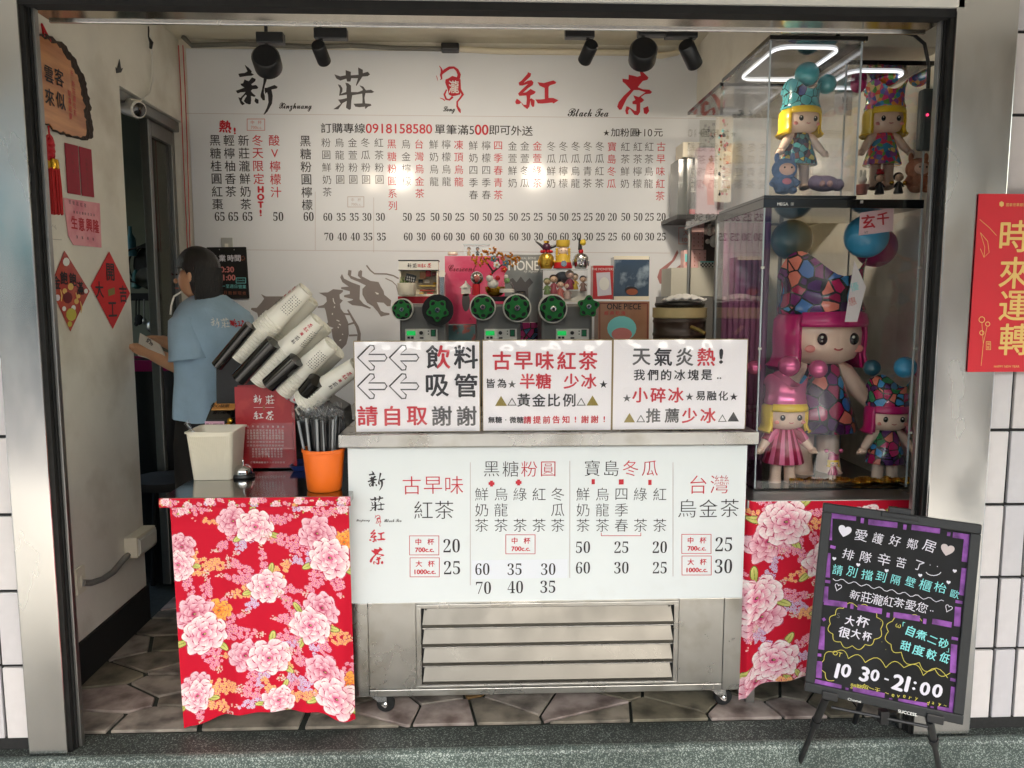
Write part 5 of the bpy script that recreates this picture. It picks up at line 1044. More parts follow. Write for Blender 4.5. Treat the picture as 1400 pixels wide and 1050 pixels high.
# ---- cup dispenser with leaning stacks of paper cups
cup_m = mat('paper_cup', srgb(248, 245, 234), .45, noise=.015, nscale=20)
cr, cb, chh, cpit = .0425, .031, .165, .0122
cupmb = MB().lathe([(cr-.002, 0), (cr+.0018, .0), (cr+.003, .002), (cr+.0018, .0045), (cr-.0025, .006), (cb, chh), (cb-.0015, chh+.001), (cb-.003, chh-.012), (0, chh-.012)], (0, 0, 0), (0, 0, 1), 36)
cup0 = None
disp = thing('cup_dispenser', onY(330, 560, 2.95), 'black slanted cup dispenser holding leaning stacks of white paper cups', 'dispenser')
MB().prism([onY(x, y, 2.93) for x, y in ((295, 497), (330, 470), (365, 505), (400, 520), (470, 560), (480, 640), (296, 640))], (0, .16, 0)).build('body', 'black', disp, bevel=.004)
def stack(bx_, by_, tx, ty, Yb_, n, which, tubew, row):
    global cup0
    p0, p1 = onY(bx_, by_, Yb_), onY(tx, ty, Yb_-.05); ax = (p1-p0).normalized(); L = (p1-p0).length
    side = ax.cross(V((0, -1, 0))).normalized(); fwd = side.cross(ax).normalized()
    if fwd.y > 0: fwd = -fwd
    rot = Matrix((side, fwd*-1, ax)).transposed() if side.cross(-fwd).dot(ax) > 0 else Matrix((side, fwd, ax)).transposed()
    start = p1-ax*chh
    for k in range(n):
        if cup0 is None: o = cup0 = cupmb.build('paper_cup', cup_m, None, smooth=True)
        else: o = cup0.copy(); COL.objects.link(o)
        o.location = start-ax*(cpit*k); o.rotation_mode = 'QUATERNION'; o.rotation_quaternion = rot.to_quaternion()
        tag(o, ('white paper cup at the open end of the %s' if k == 0 else 'white paper cup nested inside the %s') % which, 'paper cup', 'paper cups in the '+which)
        if k == 0: top = o
    # half tube cradle
    if tubew:
        s2 = p0-ax*.03; n_ = 14; prof = []
        m_ = MB(); ring = lambda c_, r_: [c_+side*(r_*math.cos(a_))+fwd*(r_*math.sin(a_)) for a_ in [R(60)+i*R(240)/n_ for i in range(n_+1)]]
        e = s2+ax*tubew
        o1, o2, i1, i2 = ring(s2, cr+.008), ring(e, cr+.008), ring(s2, cr+.004), ring(e, cr+.004)
        m_.loft([o1+i1[::-1], o2+i2[::-1]]); m_.build('cradle', 'black', disp, smooth=True)
    # print on the end cup
    for kind in row:
        Pm = Print(top, start, fwd)
        def surf(u, v, ang0=0): # v along axis from cup rim, u arc metres
            r_ = cr-(cr-cb)*v/chh; a_ = ang0+u/r_; nn = side*math.sin(a_)+fwd*math.cos(a_); return start+ax*v+nn*(r_+.0016), nn
        def putc(ch, u, v, s_, ink, ang0, brush=False):
            p, nn = surf(u, v, ang0); Pm.n = nn; Pm.up = ax; Pm.u = ax.cross(nn); Pm.lift = 0.0004
            if brush: Pm.brush(ch, 0, 0, 1, ink, c=p, m=s_)
            else: Pm.put(ch, p, s_, ink, bold=.02)
        if kind[0] == 'logo':
            for ch, v, ink in (('茶', .142, 'r'), ('紅', .122, 'r'), ('莊', .078, 'k'), ('新', .058, 'k')): putc(ch, 0, v, .019, ink, kind[1], True)
            putc('瀧', 0, .1, .012, 'r', kind[1])
        else:
            tx_ = '黑糖珍珠紅茶冬瓜烏龍青茶鮮奶檸檬四季春'
            for i in range(5):
                for j in range(9): putc('■' if (i*7+j*3) % 4 else '□', (i-2)*.0078, .062+j*.0085, .0046, 'k', kind[1])
        # curve-mapped print is built relative to the cup
        for ink, mb in Pm.mb.items():
            me = mb.build('cup_print', INK[ink], None, fix=False); M4 = Matrix.Translation(top.location) @ rot.to_4x4()
            me.data.transform(M4.inverted()); me.parent = top; me.location = (0, 0, 0)
A_ = 'first and tallest leaning cup stack'; B_ = 'second leaning cup stack'; C_ = 'third leaning cup stack'; D_ = 'fourth cup stack, nearest the counter sign'
stack(318, 492, 418, 396, 2.84, 17, A_, 0, [('dots', .25), ('logo', -1.05)])
stack(352, 517, 434, 437, 2.81, 14, B_, 0, [('logo', .05), ('dots', 1.15)])
stack(403, 517, 453, 470, 2.78, 9, C_, 0, [('dots', .3)])
stack(432, 538, 487, 500, 2.72, 8, D_, 0, [('logo', .3)])
stack(360, 480, 426, 410, 2.96, 10, 'rear cup stack behind the tallest one', 0, [])
stack(385, 505, 444, 446, 2.93, 9, 'rear cup stack behind the second one', 0, [])
stack(420, 515, 462, 480, 2.90, 6, 'rear cup stack behind the third one', 0, [])
for x, y, x2, y2, Y_, i in ((297, 500, 343, 445, 2.80, 0), (327, 518, 374, 468, 2.77, 1), (368, 526, 405, 492, 2.74, 2), (418, 536, 432, 520, 2.70, 3)):
    MB().cyl(onY(x, y, Y_), onY(x2, y2, Y_-.03), .030 if i else .022, n=20).build('black_tube', 'black_gloss', disp, smooth=True)

# ================================================================== PERSON
def skin_mesh(name, J, E_, rad, m, parent=None, sub=2, root=0):
    me = bpy.data.meshes.new(name); me.from_pydata([tuple(p) for p in J], E_, []); o = bpy.data.objects.new(name, me); COL.objects.link(o)
    md = o.modifiers.new('skin', 'SKIN'); md.use_smooth_shade = True
    for i, v_ in enumerate(me.skin_vertices[0].data): r_ = rad[i]; v_.radius = (r_, r_) if not isinstance(r_, tuple) else r_; v_.use_root = (i == root)
    s_ = o.modifiers.new('sub', 'SUBSURF'); s_.levels = sub; s_.render_levels = sub
    bpy.context.view_layer.update(); dg = bpy.context.evaluated_depsgraph_get(); nm = bpy.data.meshes.new_from_object(o.evaluated_get(dg)); bpy.data.objects.remove(o)
    o = bpy.data.objects.new(name, nm); COL.objects.link(o); nm.materials.clear(); nm.materials.append(m if not isinstance(m, str) else M[m]); nm.polygons.foreach_set('use_smooth', [True]*len(nm.polygons))
    if parent: nm.transform(Matrix.Translation(-world_loc(parent))); o.parent = parent
    return o
PY = 3.30; pc = onY(288, 430, PY); fx = V((-.86, .50, 0)).normalized(); lf = V((-fx.y, fx.x, 0)); lf = lf if lf.y < 0 else -lf   # left side, towards the viewer
if lf.y > 0: lf = -lf
shz = onY(270, 418, PY).z
per = thing('person', (pc.x, PY, 0), 'person with a black bob and light blue printed T-shirt, back turned, opening a box', 'person')
O = V((pc.x, PY, 0)); up = V((0, 0, 1))
def pp(f_, l_, z): return O+fx*f_+lf*l_+up*z
hd = onY(266, 376, PY-.02)
J = [pp(0, 0, .92), pp(-.01, 0, 1.10), pp(-.02, 0, 1.28), pp(-.01, 0, shz-.01), pp(.025, 0, shz+.05), hd+V((0, 0, -.045)), hd+V((0, 0, .045)),
     pp(-.01, .13, shz-.035), onY(262, 508, PY-.14)+V((0, 0, .0)), onY(222, 490, PY-.02), onY(200, 480, PY+.04),
     pp(-.01, -.13, shz-.035), pp(.05, -.2, shz-.26), pp(.27, -.11, shz-.22), pp(.36, -.08, shz-.18),
     pp(0, .09, .86), pp(.01, .10, .48), pp(-.02, .10, .08), pp(.1, .11, .04), pp(0, -.09, .86), pp(.01, -.10, .48), pp(-.02, -.10, .08), pp(.1, -.11, .04)]
E2 = [(0, 1), (1, 2), (2, 3), (3, 4), (4, 5), (5, 6), (3, 7), (7, 8), (8, 9), (9, 10), (3, 11), (11, 12), (12, 13), (13, 14), (0, 15), (15, 16), (16, 17), (17, 18), (0, 19), (19, 20), (20, 21), (21, 22)]
rad = [.11, .10, .10, .07, .048, .076, .079, .045, .04, .034, .026, .045, .045, .034, .026, .08, .055, .04, .04, .08, .055, .04, .04]
# hands: palm + five fingers per hand
def hand(i_w, d, side_s):
    w = J[i_w]; d = d.normalized(); pl = len(J); n_ = V((0, 0, 1)); s_ = d.cross(n_).normalized()*side_s
    J.append(w+d*.05); E2.append((i_w, pl)); rad.append(.026)
    for k, (sp, L) in enumerate(((-.024, .05), (-.008, .065), (.008, .06), (.022, .048))):
        b0 = len(J); J.extend([w+d*.085+s_*sp, w+d*(.085+L*.55)+s_*sp-n_*.01, w+d*(.085+L*.85)+s_*sp-n_*.035]); rad.extend([.0105, .009, .0075]); E2.extend([(pl, b0), (b0, b0+1), (b0+1, b0+2)])
    b0 = len(J); J.extend([w+d*.05-s_*.04+n_*.008, w+d*.085-s_*.045+n_*.002]); rad.extend([.0115, .009]); E2.extend([(pl, b0), (b0, b0+1)])
hand(10, onY(184, 474, PY+.07)-J[10], 1); hand(14, (J[14]-J[13]), -1)
skin_mesh('body', J, E2, rad, 'skin', per, 2, 0)
# face details
fx2, lf2 = fx, lf
fx = V((-.97, -.12, 0)).normalized(); lf = V((.12, -.97, 0)).normalized()
fd = (fx*1.0+V((0, 0, -.12))).normalized()
MB().sph(hd+fd*.076+V((0, 0, -.016)), .009, 10, (1, 1, 1.2)).build('nose', 'skin', per, smooth=True)
for s_ in (1, -1):
    MB().sph(hd+fd*.078+lf*.033*s_+V((0, 0, .012)), .006, 8, (1, 1, .6)).build('eye', 'black_gloss', per, smooth=True); MB().sph(hd+lf*.076*s_+V((0, 0, -.01)), .022, 10, (.6, .5, 1.1)).build('ear', 'skin', per, smooth=True)
MB().sph(hd+fd*.072+V((0, 0, -.046)), .010, 8, (1, 1, .35)).build('mouth', mat('lips', srgb(160, 90, 80), .5), per, smooth=True)
# bob hair: lofted cap, longer behind
hm = MB(); rings = []
HS = .84; NH = 44
hc = hd-fx*.012
for k in range(17):
    ring = []
    for i in range(NH):
        a_ = 2*math.pi*i/NH; front = math.cos(a_); tf = min(1, max(0, (front-.1)/.3)); ripple = 1+.012*math.sin(a_*11+k*.3)+.01*math.sin(a_*23)
        if k <= 8: ph = (k+.15)/8.15*math.pi*.5; r_ = .092*math.sin(ph); z = .028+.092*math.cos(ph)
        else: q_ = (k-8)/8; r_ = (.092+.006*math.sin(q_*math.pi)-.022*q_**3); z = .028+((-.128+.012*math.sin(a_*5)) if True else 0)*q_*(1-tf)+tf*.002*q_
        if front > 0: r_ *= 1-.11*front
        ring.append(hc+fx*(r_*ripple*front)+lf*(r_*ripple*.88*math.sin(a_))+V((0, 0, z)))
    rings.append(ring)
hm.loft(rings, cap=True).build('hair', 'hair', per, smooth=True)
st = MB()
for k in range(60):
    a_ = R(95)+k*R(170)/60; rr_ = .091; p = [hc+fx*(rr_*math.cos(a_))+lf*(rr_*.88*math.sin(a_))+V((0, 0, z)) for z in (.03, -.03, -.08, -.11-random.uniform(0, .02))]; p[-1] = p[-1]+(hd-p[-1])*V((.12, .12, 0)); st.tube(p, [.006, .007, .006, .002], 5)
tag(st.build('hair_strands', 'hair', per, smooth=True), kind='stuff')
fx, lf = fx2, lf2
# T-shirt: torso loft with folds, sleeves
shirt = mat('blue_cotton', srgb(160, 190, 214), .9, noise=.08, nscale=9, bump=.9, bscale=11)
rings = []
for k in range(15):
    v = k/14; z = .93+(shz+.045-.93)*v; hw = [.205, .203, .2, .197, .194, .193, .193, .194, .196, .2, .202, .198, .182, .138, .072][k]; hd_ = [.155, .15, .147, .143, .14, .14, .14, .142, .142, .142, .138, .13, .118, .095, .068][k]; ring = []
    for i in range(48):
        a_ = 2*math.pi*i/48; fo = 1+(1-v)*.05*math.sin(a_*7+v*3)+.02*math.sin(a_*13-v*7)*(1-v)
        ring.append(pp(-.015+.02*(v > .9)+hd_*.96*fo*math.sin(a_), hw*.94*fo*math.cos(a_), z+.01*math.sin(a_*3)*(v < .05)))
    rings.append(ring)
MB().loft(rings).build('t_shirt', shirt, per, smooth=True)
for s_, el in ((1, J[8]), (-1, J[12])):
    p0 = pp(-.01, .135*s_, shz-.055); d = (el-p0); p1 = p0+d*.78
    MB().tube([p0-d*.15, p0, p0+d*.3, p0+d*.6, p1, p1-d*.03], [.03, .066, .074, .078, .084, .06], 20).build('sleeve', shirt, per, smooth=True)
MB().tube([pp(0, .03, .95), pp(0, .085, .8), pp(.01, .10, .48), pp(-.02, .10, .1)], [.13, .105, .085, .07], 18).build('trouser_leg', 'matte_black', per, smooth=True); MB().tube([pp(0, -.03, .95), pp(0, -.085, .8), pp(.01, -.10, .48), pp(-.02, -.10, .1)], [.13, .105, .085, .07], 18).build('trouser_leg', 'matte_black', per, smooth=True)
# lettering on the back of the shirt
bn = (-fx*.85+lf*.3).normalized(); bp_ = pp(-.165, .02, onY(300, 438, PY).z); P = Print(per, bp_+bn*.004, bn, lift=.001)
Px = P
def bput(ch, x, y, s_, ink, br=True):
    p = P.p0+P.u*(x)+up*y+bn*.001; (P.brush(ch, 0, 0, 1, ink, c=p, m=s_) if br else P.put(ch, p, s_, ink, bold=.03))
for ch, x, ink, br in (('新', -.075, 'w', 1), ('莊', -.03, 'w', 1), ('瀧', .005, 'r', 0), ('紅', .035, 'r', 1), ('茶', .075, 'r', 1)): bput(ch, x, 0, .05 if br else .028, ink, br)
o_ = P.done()
for o in o_:   # wrap the print onto the shirt
    sw = o.modifiers.new('wrap', 'SHRINKWRAP'); sw.target = bpy.data.objects['t_shirt']; sw.offset = .002; sw.wrap_method = 'NEAREST_SURFACEPOINT'; sw.wrap_mode = 'ABOVE_SURFACE'
tag(MB().tube([onY(x, y, PY-.12) for x, y in ((248, 399), (238, 405), (234, 418), (233, 430))], .004, 6).build('white_string', 'white_plastic', None, smooth=True), 'short white cord in front of the person\'s chest', 'string')
# carton in hand
a, b = onY(195, 457, PY+.0), onY(230, 492, PY-.08)
t = thing('flat_carton', onY(208, 478, PY), 'white printed carton held open in the person\'s hands', 'carton'); wc = mat('carton_white', srgb(226, 222, 214), .6)
q0, q1, q2, q3 = onY(193, 456, PY+.06), onY(219, 471, PY-.06), onY(229, 497, PY-.06), onY(190, 480, PY+.06)
MB().prism([q0, q1, q2+V((0, 0, .02)), q3+V((0, 0, .0))], (0, -.012, .004)).build('panel', wc, t)
MB().prism([q3+V((0, 0, -.002)), q2+V((0, 0, .018)), q2, q3+V((0, 0, -.02))], (0, -.014, 0)).build('flap', wc, t)
P = Print(t, (q1+q0)*.5+V((0, -.014, 0)), (0, -1, 0), lift=.004); P.line('奶茶粉', (204, 466), (214, 473), 7, 'k', rot=-.5, bold=.02); P.done()
# ================================================================== BACK COUNTER
def mini(x, y, Yq, hpx, cols, label=None, name='mini_figure', group=None, wide=1.0, face=True):
    """small generic figurine standing with its base at pixel (x, y)"""
    c = onY(x, y, Yq); h = hpx*mpp(c); t = thing(name, c, label, 'figurine', group)
    k = '_'.join(map(str, cols[0]))
    def mm(cn, col):
        n_ = 'toy_%d_%d_%d' % tuple(col); return MATS.get(n_) or mat(n_, srgb(*col), .35, coat=.3)
    MB().lathe([(h*.17*wide, 0), (h*.19*wide, h*.05), (h*.12*wide, h*.3), (h*.07*wide, h*.5)], c, (0, 0, 1), 14).tube([c+V((-h*.08, 0, h*.45)), c+V((-h*.2*wide, -h*.03, h*.25))], h*.04, 6).tube([c+V((h*.08, 0, h*.45)), c+V((h*.2*wide, -h*.03, h*.28))], h*.04, 6).build('dress', mm(0, cols[0]), t, smooth=True)
    MB().sph(c+V((0, -h*.01, h*.66)), h*.17, 14, (1.05, .95, .95)).build('head', mm(1, cols[1]), t, smooth=True)
    MB().sph(c+V((0, h*.07, h*.71)), h*.18, 14, (1.12, .95, 1.0)).build('hair', mm(2, cols[2]), t, smooth=True)
    if len(cols) > 3: MB().lathe([(h*.15, 0), (h*.17, h*.03), (h*.12, h*.14), (h*.15, h*.2), (0, h*.16)], c+V((0, .0, h*.82)), (0, 0, 1), 10).build('hat', mm(3, cols[3]), t, smooth=True)
    if face and hpx > 14:
        for s_ in (-1, 1): MB().sph(c+V((s_*h*.06, -h*.165, h*.65)), h*.016, 6).build('eye', 'black_gloss', t)
    return t
YK = 3.32
zr = onY(700, 467, YK+.1).z
struct('back_counter', MB().box(XL+.85, 1.15, YK+.02, 3.98, 0, .9), 'steel_worn', bevel=.004)
for (bx0, bx1, rolls, lbl) in ((546, 610, ((550, 423, 15, 0), (598.5, 424, 21.5, 1)), 'leftmost cup sealing machine with two green film reels'), (651, 712, ((660, 420, 18, 0), (707, 421, 19.5, 0)), 'middle cup sealing machine with two green film reels below the golden tree'), (740, 810, ((756, 422, 20, 0), (804, 419, 17, 2)), 'rightmost cup sealing machine with a bare green reel')):
    c0, c1 = onY(bx0, 416, YK), onY(bx1, 416, YK); t = thing('sealing_machine', ((c0.x+c1.x)/2, YK, .9), lbl, 'sealing machine')
    MB().box(c0.x, c1.x, YK, YK+.22, .9005, c0.z).build('body', 'grey_paint', t, bevel=.01)
    px0 = bx0+8 if bx0 < 600 else bx0+(11 if bx0 < 700 else 20)
    pa, pb_ = onY(px0, 449.5, YK), onY(px0+44.5, 467, YK); MB().box(pa.x, pb_.x, YK-.012, YK-.0005, pb_.z-.02, pa.z).build('control_panel', 'white_paint', t, bevel=.002)
    lcd = MATS.get('lcd') or mat('lcd', srgb(30, 150, 70), .2, emit=srgb(40, 210, 100), estr=.1)
    def pbox(n_, x0, y0, x1, y1, m__, th_=.003): a, b = onY(px0+x0, y0, YK-.012), onY(px0+x1, y1, YK-.012); MB().box(a.x, b.x, YK-.012-th_, YK-.0121, b.z, a.z).build(n_, m__, t)
    pbox('display', 2, 452.5, 14, 458.5, lcd, .002); pbox('switch', 36, 451.5, 41, 459, MATS.get('switch_green') or mat('switch_green', srgb(20, 120, 80), .3), .006); pbox('switch_surround', 35, 450.5, 42, 460, 'black', .002)
    for x in (3, 8): pbox('key', x, 460, x+3.5, 463, 'black')
    pbox('key', 20, 461, 25, 463, 'black'); pbox('key', 31, 452, 32.5, 453.5, 'black'); pbox('key', 31, 456, 32.5, 457.5, 'black')
    c = onY(px0+22, 455, YK-.012); MB().cyl(c, c+V((0, -.012, 0)), .008, n=14).build('knob', 'black', t, smooth=True)
    for x, y, r_, kind in rolls:
        c = onY(x, y, YK-.05); q = mpp(c); rr_ = r_*q
        if kind != 2: MB().lathe([(rr_, 0), (rr_, .035)], c+V((0, 0, 0)), (0, 1, 0), 36).build('film_roll', 'white_plastic' if kind == 0 else 'dark_metal', t, smooth=True)
        if kind == 0: MB().lathe([(rr_*.9, -.002), (rr_*.9, -.0005)], c+V((-.0, 0, 0)), (0, 1, 0), 30).build('roll_core', 'dark_metal', t)
        gr = (rr_*.92 if kind != 1 else rr_*.74); n_ = 60; o1 = []
        for i in range(n_): a_ = 2*math.pi*i/n_; r2 = gr*(.86+.14*math.cos(5*(a_+x))); o1.append(c+V((r2*math.cos(a_), -.016, r2*math.sin(a_))))
        hub = MB().prism(o1, (0, .013, 0)).build('reel_hub', 'green', t, bevel=.002)
        for k in range(5):
            a_ = -x+k*1.2566; cc_ = c+V((gr*.68*math.cos(a_), -.0172, gr*.68*math.sin(a_))); P_ = [cc_+V((gr*(.14*math.cos(b_)*math.cos(a_)-.2*math.sin(b_)*math.sin(a_)), 0, gr*(.14*math.cos(b_)*math.sin(a_)+.2*math.sin(b_)*math.cos(a_)))) for b_ in [j*.785 for j in range(8)]]
            MB().prism(P_, (0, .001, 0)).build('hub_hole', 'dark_metal', hub) if 0 else MB().prism([p-world_loc(hub)*0 for p in P_], (0, .001, 0)).build('hub_hole', 'dark_metal', hub)
        MB().lathe([(gr*.18, -.03), (gr*.22, -.028), (gr*.22, -.012)], c, (0, 1, 0), 16).build('axle_cap', 'chrome', t, smooth=True); MB().lathe([(gr*.11, -.031), (gr*.11, -.0305)], c, (0, 1, 0), 12).build('axle_hole', 'black', t)
# riser behind the machines
struct('rear_riser', MB().box(onY(545, 460, 3.6).x, onY(890, 460, 3.6).x, 3.6, 3.97, .9005, onY(700, 466, 3.6).z), 'steel_worn')
zri = onY(700, 466, 3.6).z
def ycarton(name, x0, y0, x1, y1, Y, th, m, label, cat='box', bevel=.001):
    a, b = onY(x0, y0, Y), onY(x1, y1, Y); t = thing(name, ((a.x+b.x)/2, Y, b.z), label, cat); MB().box(a.x, b.x, Y, Y+th, b.z, a.z).build('carton', m, t, bevel=bevel); return t
YQ = 3.62
pinkm = mat('pink_gloss_box', srgb(206, 70, 106), .15, coat=.7, bump=.1, bscale=14, col2=srgb(224, 130, 156), c2scale=6)
t = ycarton('pink_box', 608, 350, 690, 443, YQ, .12, pinkm, 'large glossy pink carton with script lettering behind the machines'); P = yprint(t, YQ)
P.one(script('Crescent'), 632, 366.5, 9, 'm', fit=True, sx=.75); P.poly([(629+9*math.cos(a_)*.6+8, 412+14*math.sin(a_)) for a_ in [i*.4 for i in range(16)]], 'g'); P.poly([(636+6*math.cos(a_), 400+5*math.sin(a_)) for a_ in [i*.5 for i in range(13)]], 'l'); P.one('A', 643, 436, 3, 'm', fit=True); P.done()
t = ycarton('teal_print_box', 609, 444.5, 650, 466, YQ-.02, .12, mat('teal_print', srgb(110, 150, 156), .3, coat=.5, col2=srgb(190, 110, 104), c2scale=14, c2lo=.5, c2hi=.55), 'shiny teal and coral patterned box under the pink carton')
t = ycarton('purple_print_box', 709, 441, 742, 466, YQ-.02, .12, cell_mat('purple_cells', [srgb(90, 40, 96), srgb(150, 44, 100), srgb(60, 90, 130), srgb(120, 50, 110)], 30), 'dark purple patterned box between two machines')
slm = mat('silver_box', srgb(150, 152, 150), .3, .5, bump=.05, bscale=10, col2=srgb(110, 116, 114), c2scale=5)
t = ycarton('silver_box', 690, 348, 742, 441, YQ, .1, slm, 'silver grey carton with big white block letters and a crown shape'); P = yprint(t, YQ)
P.one('MONE', 716, 363, 13, 'w', fit=True, bold=.02, sx=.8); P.one('LA ROYAL BONE', 717, 353, 3, 'w', fit=True); P.one(script('by Legend'), 726, 371.5, 4, 'w', fit=True)
P.poly([(701, 440), (700, 392), (694, 384), (701, 380), (706, 386), (712, 378), (718, 386), (724, 380), (729, 386), (722, 394), (724, 440)], 'g'); P.rect(707, 399, 718, 406, 1.4, 'f'); P.done()
# miniature shop
a, b = onY(546, 357, 3.5), onY(599, 405, 3.5); t = thing('miniature_shop', ((a.x+b.x)/2, 3.5, b.z), 'miniature tea shop model with a little white signboard on the left machine', 'model')
w_ = b.x-a.x; Ht = a.z-b.z
MB().box(a.x, b.x, 3.5, 3.6, b.z, b.z+.01).box(a.x, b.x, 3.59, 3.6, b.z+.0101, a.z-.002).box(a.x, a.x+.006, 3.5, 3.5899, b.z+.0101, a.z-.001).box(b.x-.006, b.x, 3.5, 3.5899, b.z+.0101, a.z-.001).build('case', 'offwhite', t)
za = onY(570, 369, 3.5).z; MB().box(a.x-.003, b.x+.003, 3.492, 3.4995, za, a.z).build('signboard', 'white_paint', t); MB().box(a.x-.004, b.x+.004, 3.490, 3.60, a.z+.0005, a.z+.005).box(a.x-.004, b.x+.004, 3.490, 3.4915, za-.004, za).build('trim', 'black', t)
P = yprint(t, 3.492)
for ch, x, i_ in (('新', 560, 'k'), ('莊', 567, 'k'), ('紅', 579, 'r'), ('茶', 587, 'r')): P.brush(ch, x, 363, 7, i_)
P.one('瀧', 573, 363, 4.5, 'r'); P.done()
for k, (x, y, w2, h2, cl) in enumerate([(574, 372, 8, 9, (196, 140, 100)), (582, 370, 7, 8, (200, 60, 70)), (590, 372, 8, 5, (120, 50, 46)), (572, 382, 6, 5, (60, 60, 58)), (580, 383, 7, 4, (196, 190, 180)), (574, 390, 22, 1.5, (200, 176, 90)), (574, 396, 20, 2, (150, 60, 50)), (573, 400, 6, 3, (190, 160, 80)), (584, 400, 8, 3, (200, 60, 60)), (592, 386, 5, 3, (220, 180, 60))]):
    ybox('shop_good', x, y, x+w2, y+h2, 3.53+.004*k, .02, mat('good_%d' % k, srgb(*cl), .4), t)
ybox('base_block', 544, 405.2, 600, 415, 3.5, .1, mat('red_base', srgb(170, 24, 40), .4), t)
c = onY(556.5, 404, 3.44); t = thing('plant_pot', c, 'cream oval pot of succulents with a tiny black price board', 'plant'); q = mpp(c)
MB().lathe([(11*q, 0), (12.5*q, 2*q), (13*q, 17*q), (12*q, 17*q), (11.5*q, 14*q), (0, 14*q)], c, (0, 0, 1), 24).build('pot', 'offwhite', t, smooth=True)
lm = mat('succulent', srgb(96, 120, 70), .6, noise=.3, nscale=60); rq = random.Random(9)
for k in range(14): x_ = rq.uniform(-9, 9)*q; MB().cyl(c+V((x_, rq.uniform(-.02, .02), 13*q)), c+V((x_+rq.uniform(-2, 2)*q, 0, (19+rq.uniform(0, 7))*q)), 1.3*q, .3*q, 6).build('leaf', lm, t, smooth=True)
p0, p1 = onY(555, 386, 3.43), onY(568, 378, 3.43); MB().obox(onY(561.5, 380, 3.42), V((1, 0, -.25)), V((.25, 0, 1)), (0, -1, 0), 7*q, 5*q, .002).build('price_board', 'black', t); P = yprint(t, 3.417); P.line('0000', (557, 378.5), (566, 380.5), 3.5, 'w'); P.line('0000', (556.5, 382), (565.5, 384), 3.5, 'w'); P.done()
# golden money tree
c = onY(677, 405, 3.4); q = mpp(c); t = thing('golden_tree', c, 'golden flowering ornament tree in a gold bowl above the middle machine', 'ornament')
MB().lathe([(5*q, 0), (9*q, 1*q), (13.5*q, 7*q), (14*q, 13*q), (13*q, 13*q), (10*q, 10*q), (0, 10*q)], c, (0, 0, 1), 28).build('bowl', 'gold', t, smooth=True)
MB().box(c.x-22*q, c.x+20*q, 3.38, 3.5, c.z-7*q, c.z-.0005).build('stand', 'black', t, bevel=.003)
MB().tube([c+V((-6*q, 0, 12*q)), c+V((-9*q, 0, 24*q)), c+V((-3*q, 0, 33*q)), c+V((6*q, 0, 40*q)), c+V((4*q, 0, 52*q))], [2*q, 1.8*q, 1.6*q, 1.3*q, .8*q], 8).tube([c+V((-3*q, 0, 33*q)), c+V((-10*q, 0, 44*q)), c+V((-16*q, 0, 52*q))], [1.4*q, 1*q, .6*q], 7).tube([c+V((6*q, 0, 40*q)), c+V((18*q, 0, 48*q))], [1*q, .6*q], 7).build('trunk', mat('dark_bark', srgb(70, 48, 40), .6), t, smooth=True)
gm = [mat('gold_leaf', srgb(214, 150, 44), .35, .4), mat('amber_leaf', srgb(186, 110, 30), .4, .2)]
lmb = [MB(), MB()]
rq = random.Random(21); npet = 0
for (cx_, cz_, r_) in ((-22, 46, 8), (-14, 56, 8), (-4, 62, 7), (6, 54, 7), (-28, 52, 6), (14, 52, 7), (24, 46, 8), (30, 50, 6), (-10, 48, 6), (20, 56, 5)):
    for k in range(13):
        a_ = rq.uniform(0, 6.3); d = V((math.cos(a_), rq.uniform(-.7, .7), math.sin(a_))).normalized(); p = c+V((cx_*q, 0, cz_*q))+d*(r_*.25*q); e = p+d*(r_*.75*q); sd_ = d.cross(V((0, 1, 0))).normalized()*(1.5*q); j = rq.randrange(2); md = (p+e)*.5+V((0, -1.2*q, 0))
        MB().add([p, md+sd_, e, md-sd_, md+V((0, -1.2*q, 0))], [(0, 1, 4), (1, 2, 4), (2, 3, 4), (3, 0, 4)]).build('leaf', gm[j], t, fix=False)
for x, z, cl, n_ in ((2, 42, (220, 220, 214), 'blossom'), (12, 36, (196, 40, 44), 'blossom'), (-2, 50, (90, 110, 120), 'blossom'), (14, 44, (84, 110, 126), 'blossom')):
    cc_ = c+V((x*q, -.03, z*q)); m_ = MB()
    for k in range(5): a_ = k*1.257; m_.sph(cc_+V((2.6*q*math.cos(a_), 0, 2.6*q*math.sin(a_))), 2.2*q, 8, (1, .4, 1))
    m_.build(n_, mat('blossom_%d' % x, srgb(*cl), .5), t, smooth=True); MB().sph(cc_+V((0, -.006, 0)), 1.4*q, 8).build('flower_centre', 'gold', t, smooth=True)
c = onY(674, 388, 3.33); t = thing('cat_ornament', c, 'tiny white lucky figurine with a red ear leaning on the gold bowl', 'ornament'); m_ = MB().sph(c, .022, 14, (1.1, .8, .9)).sph(c+V((-.014, -.004, .022)), .016, 12); m_.build('body', 'white_plastic', t, smooth=True); MB().sph(c+V((.02, -.01, .024)), .011, 10).sph(c+V((-.01, -.01, .04)), .006, 8).build('red_ear', 'red', t, smooth=True)
c = onY(693, 400, 3.34); t = thing('glass_dome', c, 'small white capped dome holding a green figurine, right of the gold bowl', 'ornament'); MB().lathe([(10*q, 0), (10*q, 4*q), (8*q, 5*q)], c, (0, 0, 1), 20).build('base', 'white_plastic', t, smooth=True); MB().lathe([(9*q, 5*q), (9*q, 9*q), (6*q, 14*q), (0, 16*q)], c, (0, 0, 1), 20).build('dome', 'acrylic', t, smooth=True); MB().sph(c+V((0, 0, 16*q)), 4*q, 10).build('figure', mat('mint', srgb(130, 170, 110), .5), t, smooth=True); MB().sph(c+V((-1*q, -.004, 21*q)), 3*q, 10).build('figure_head', 'white_plastic', t, smooth=True)
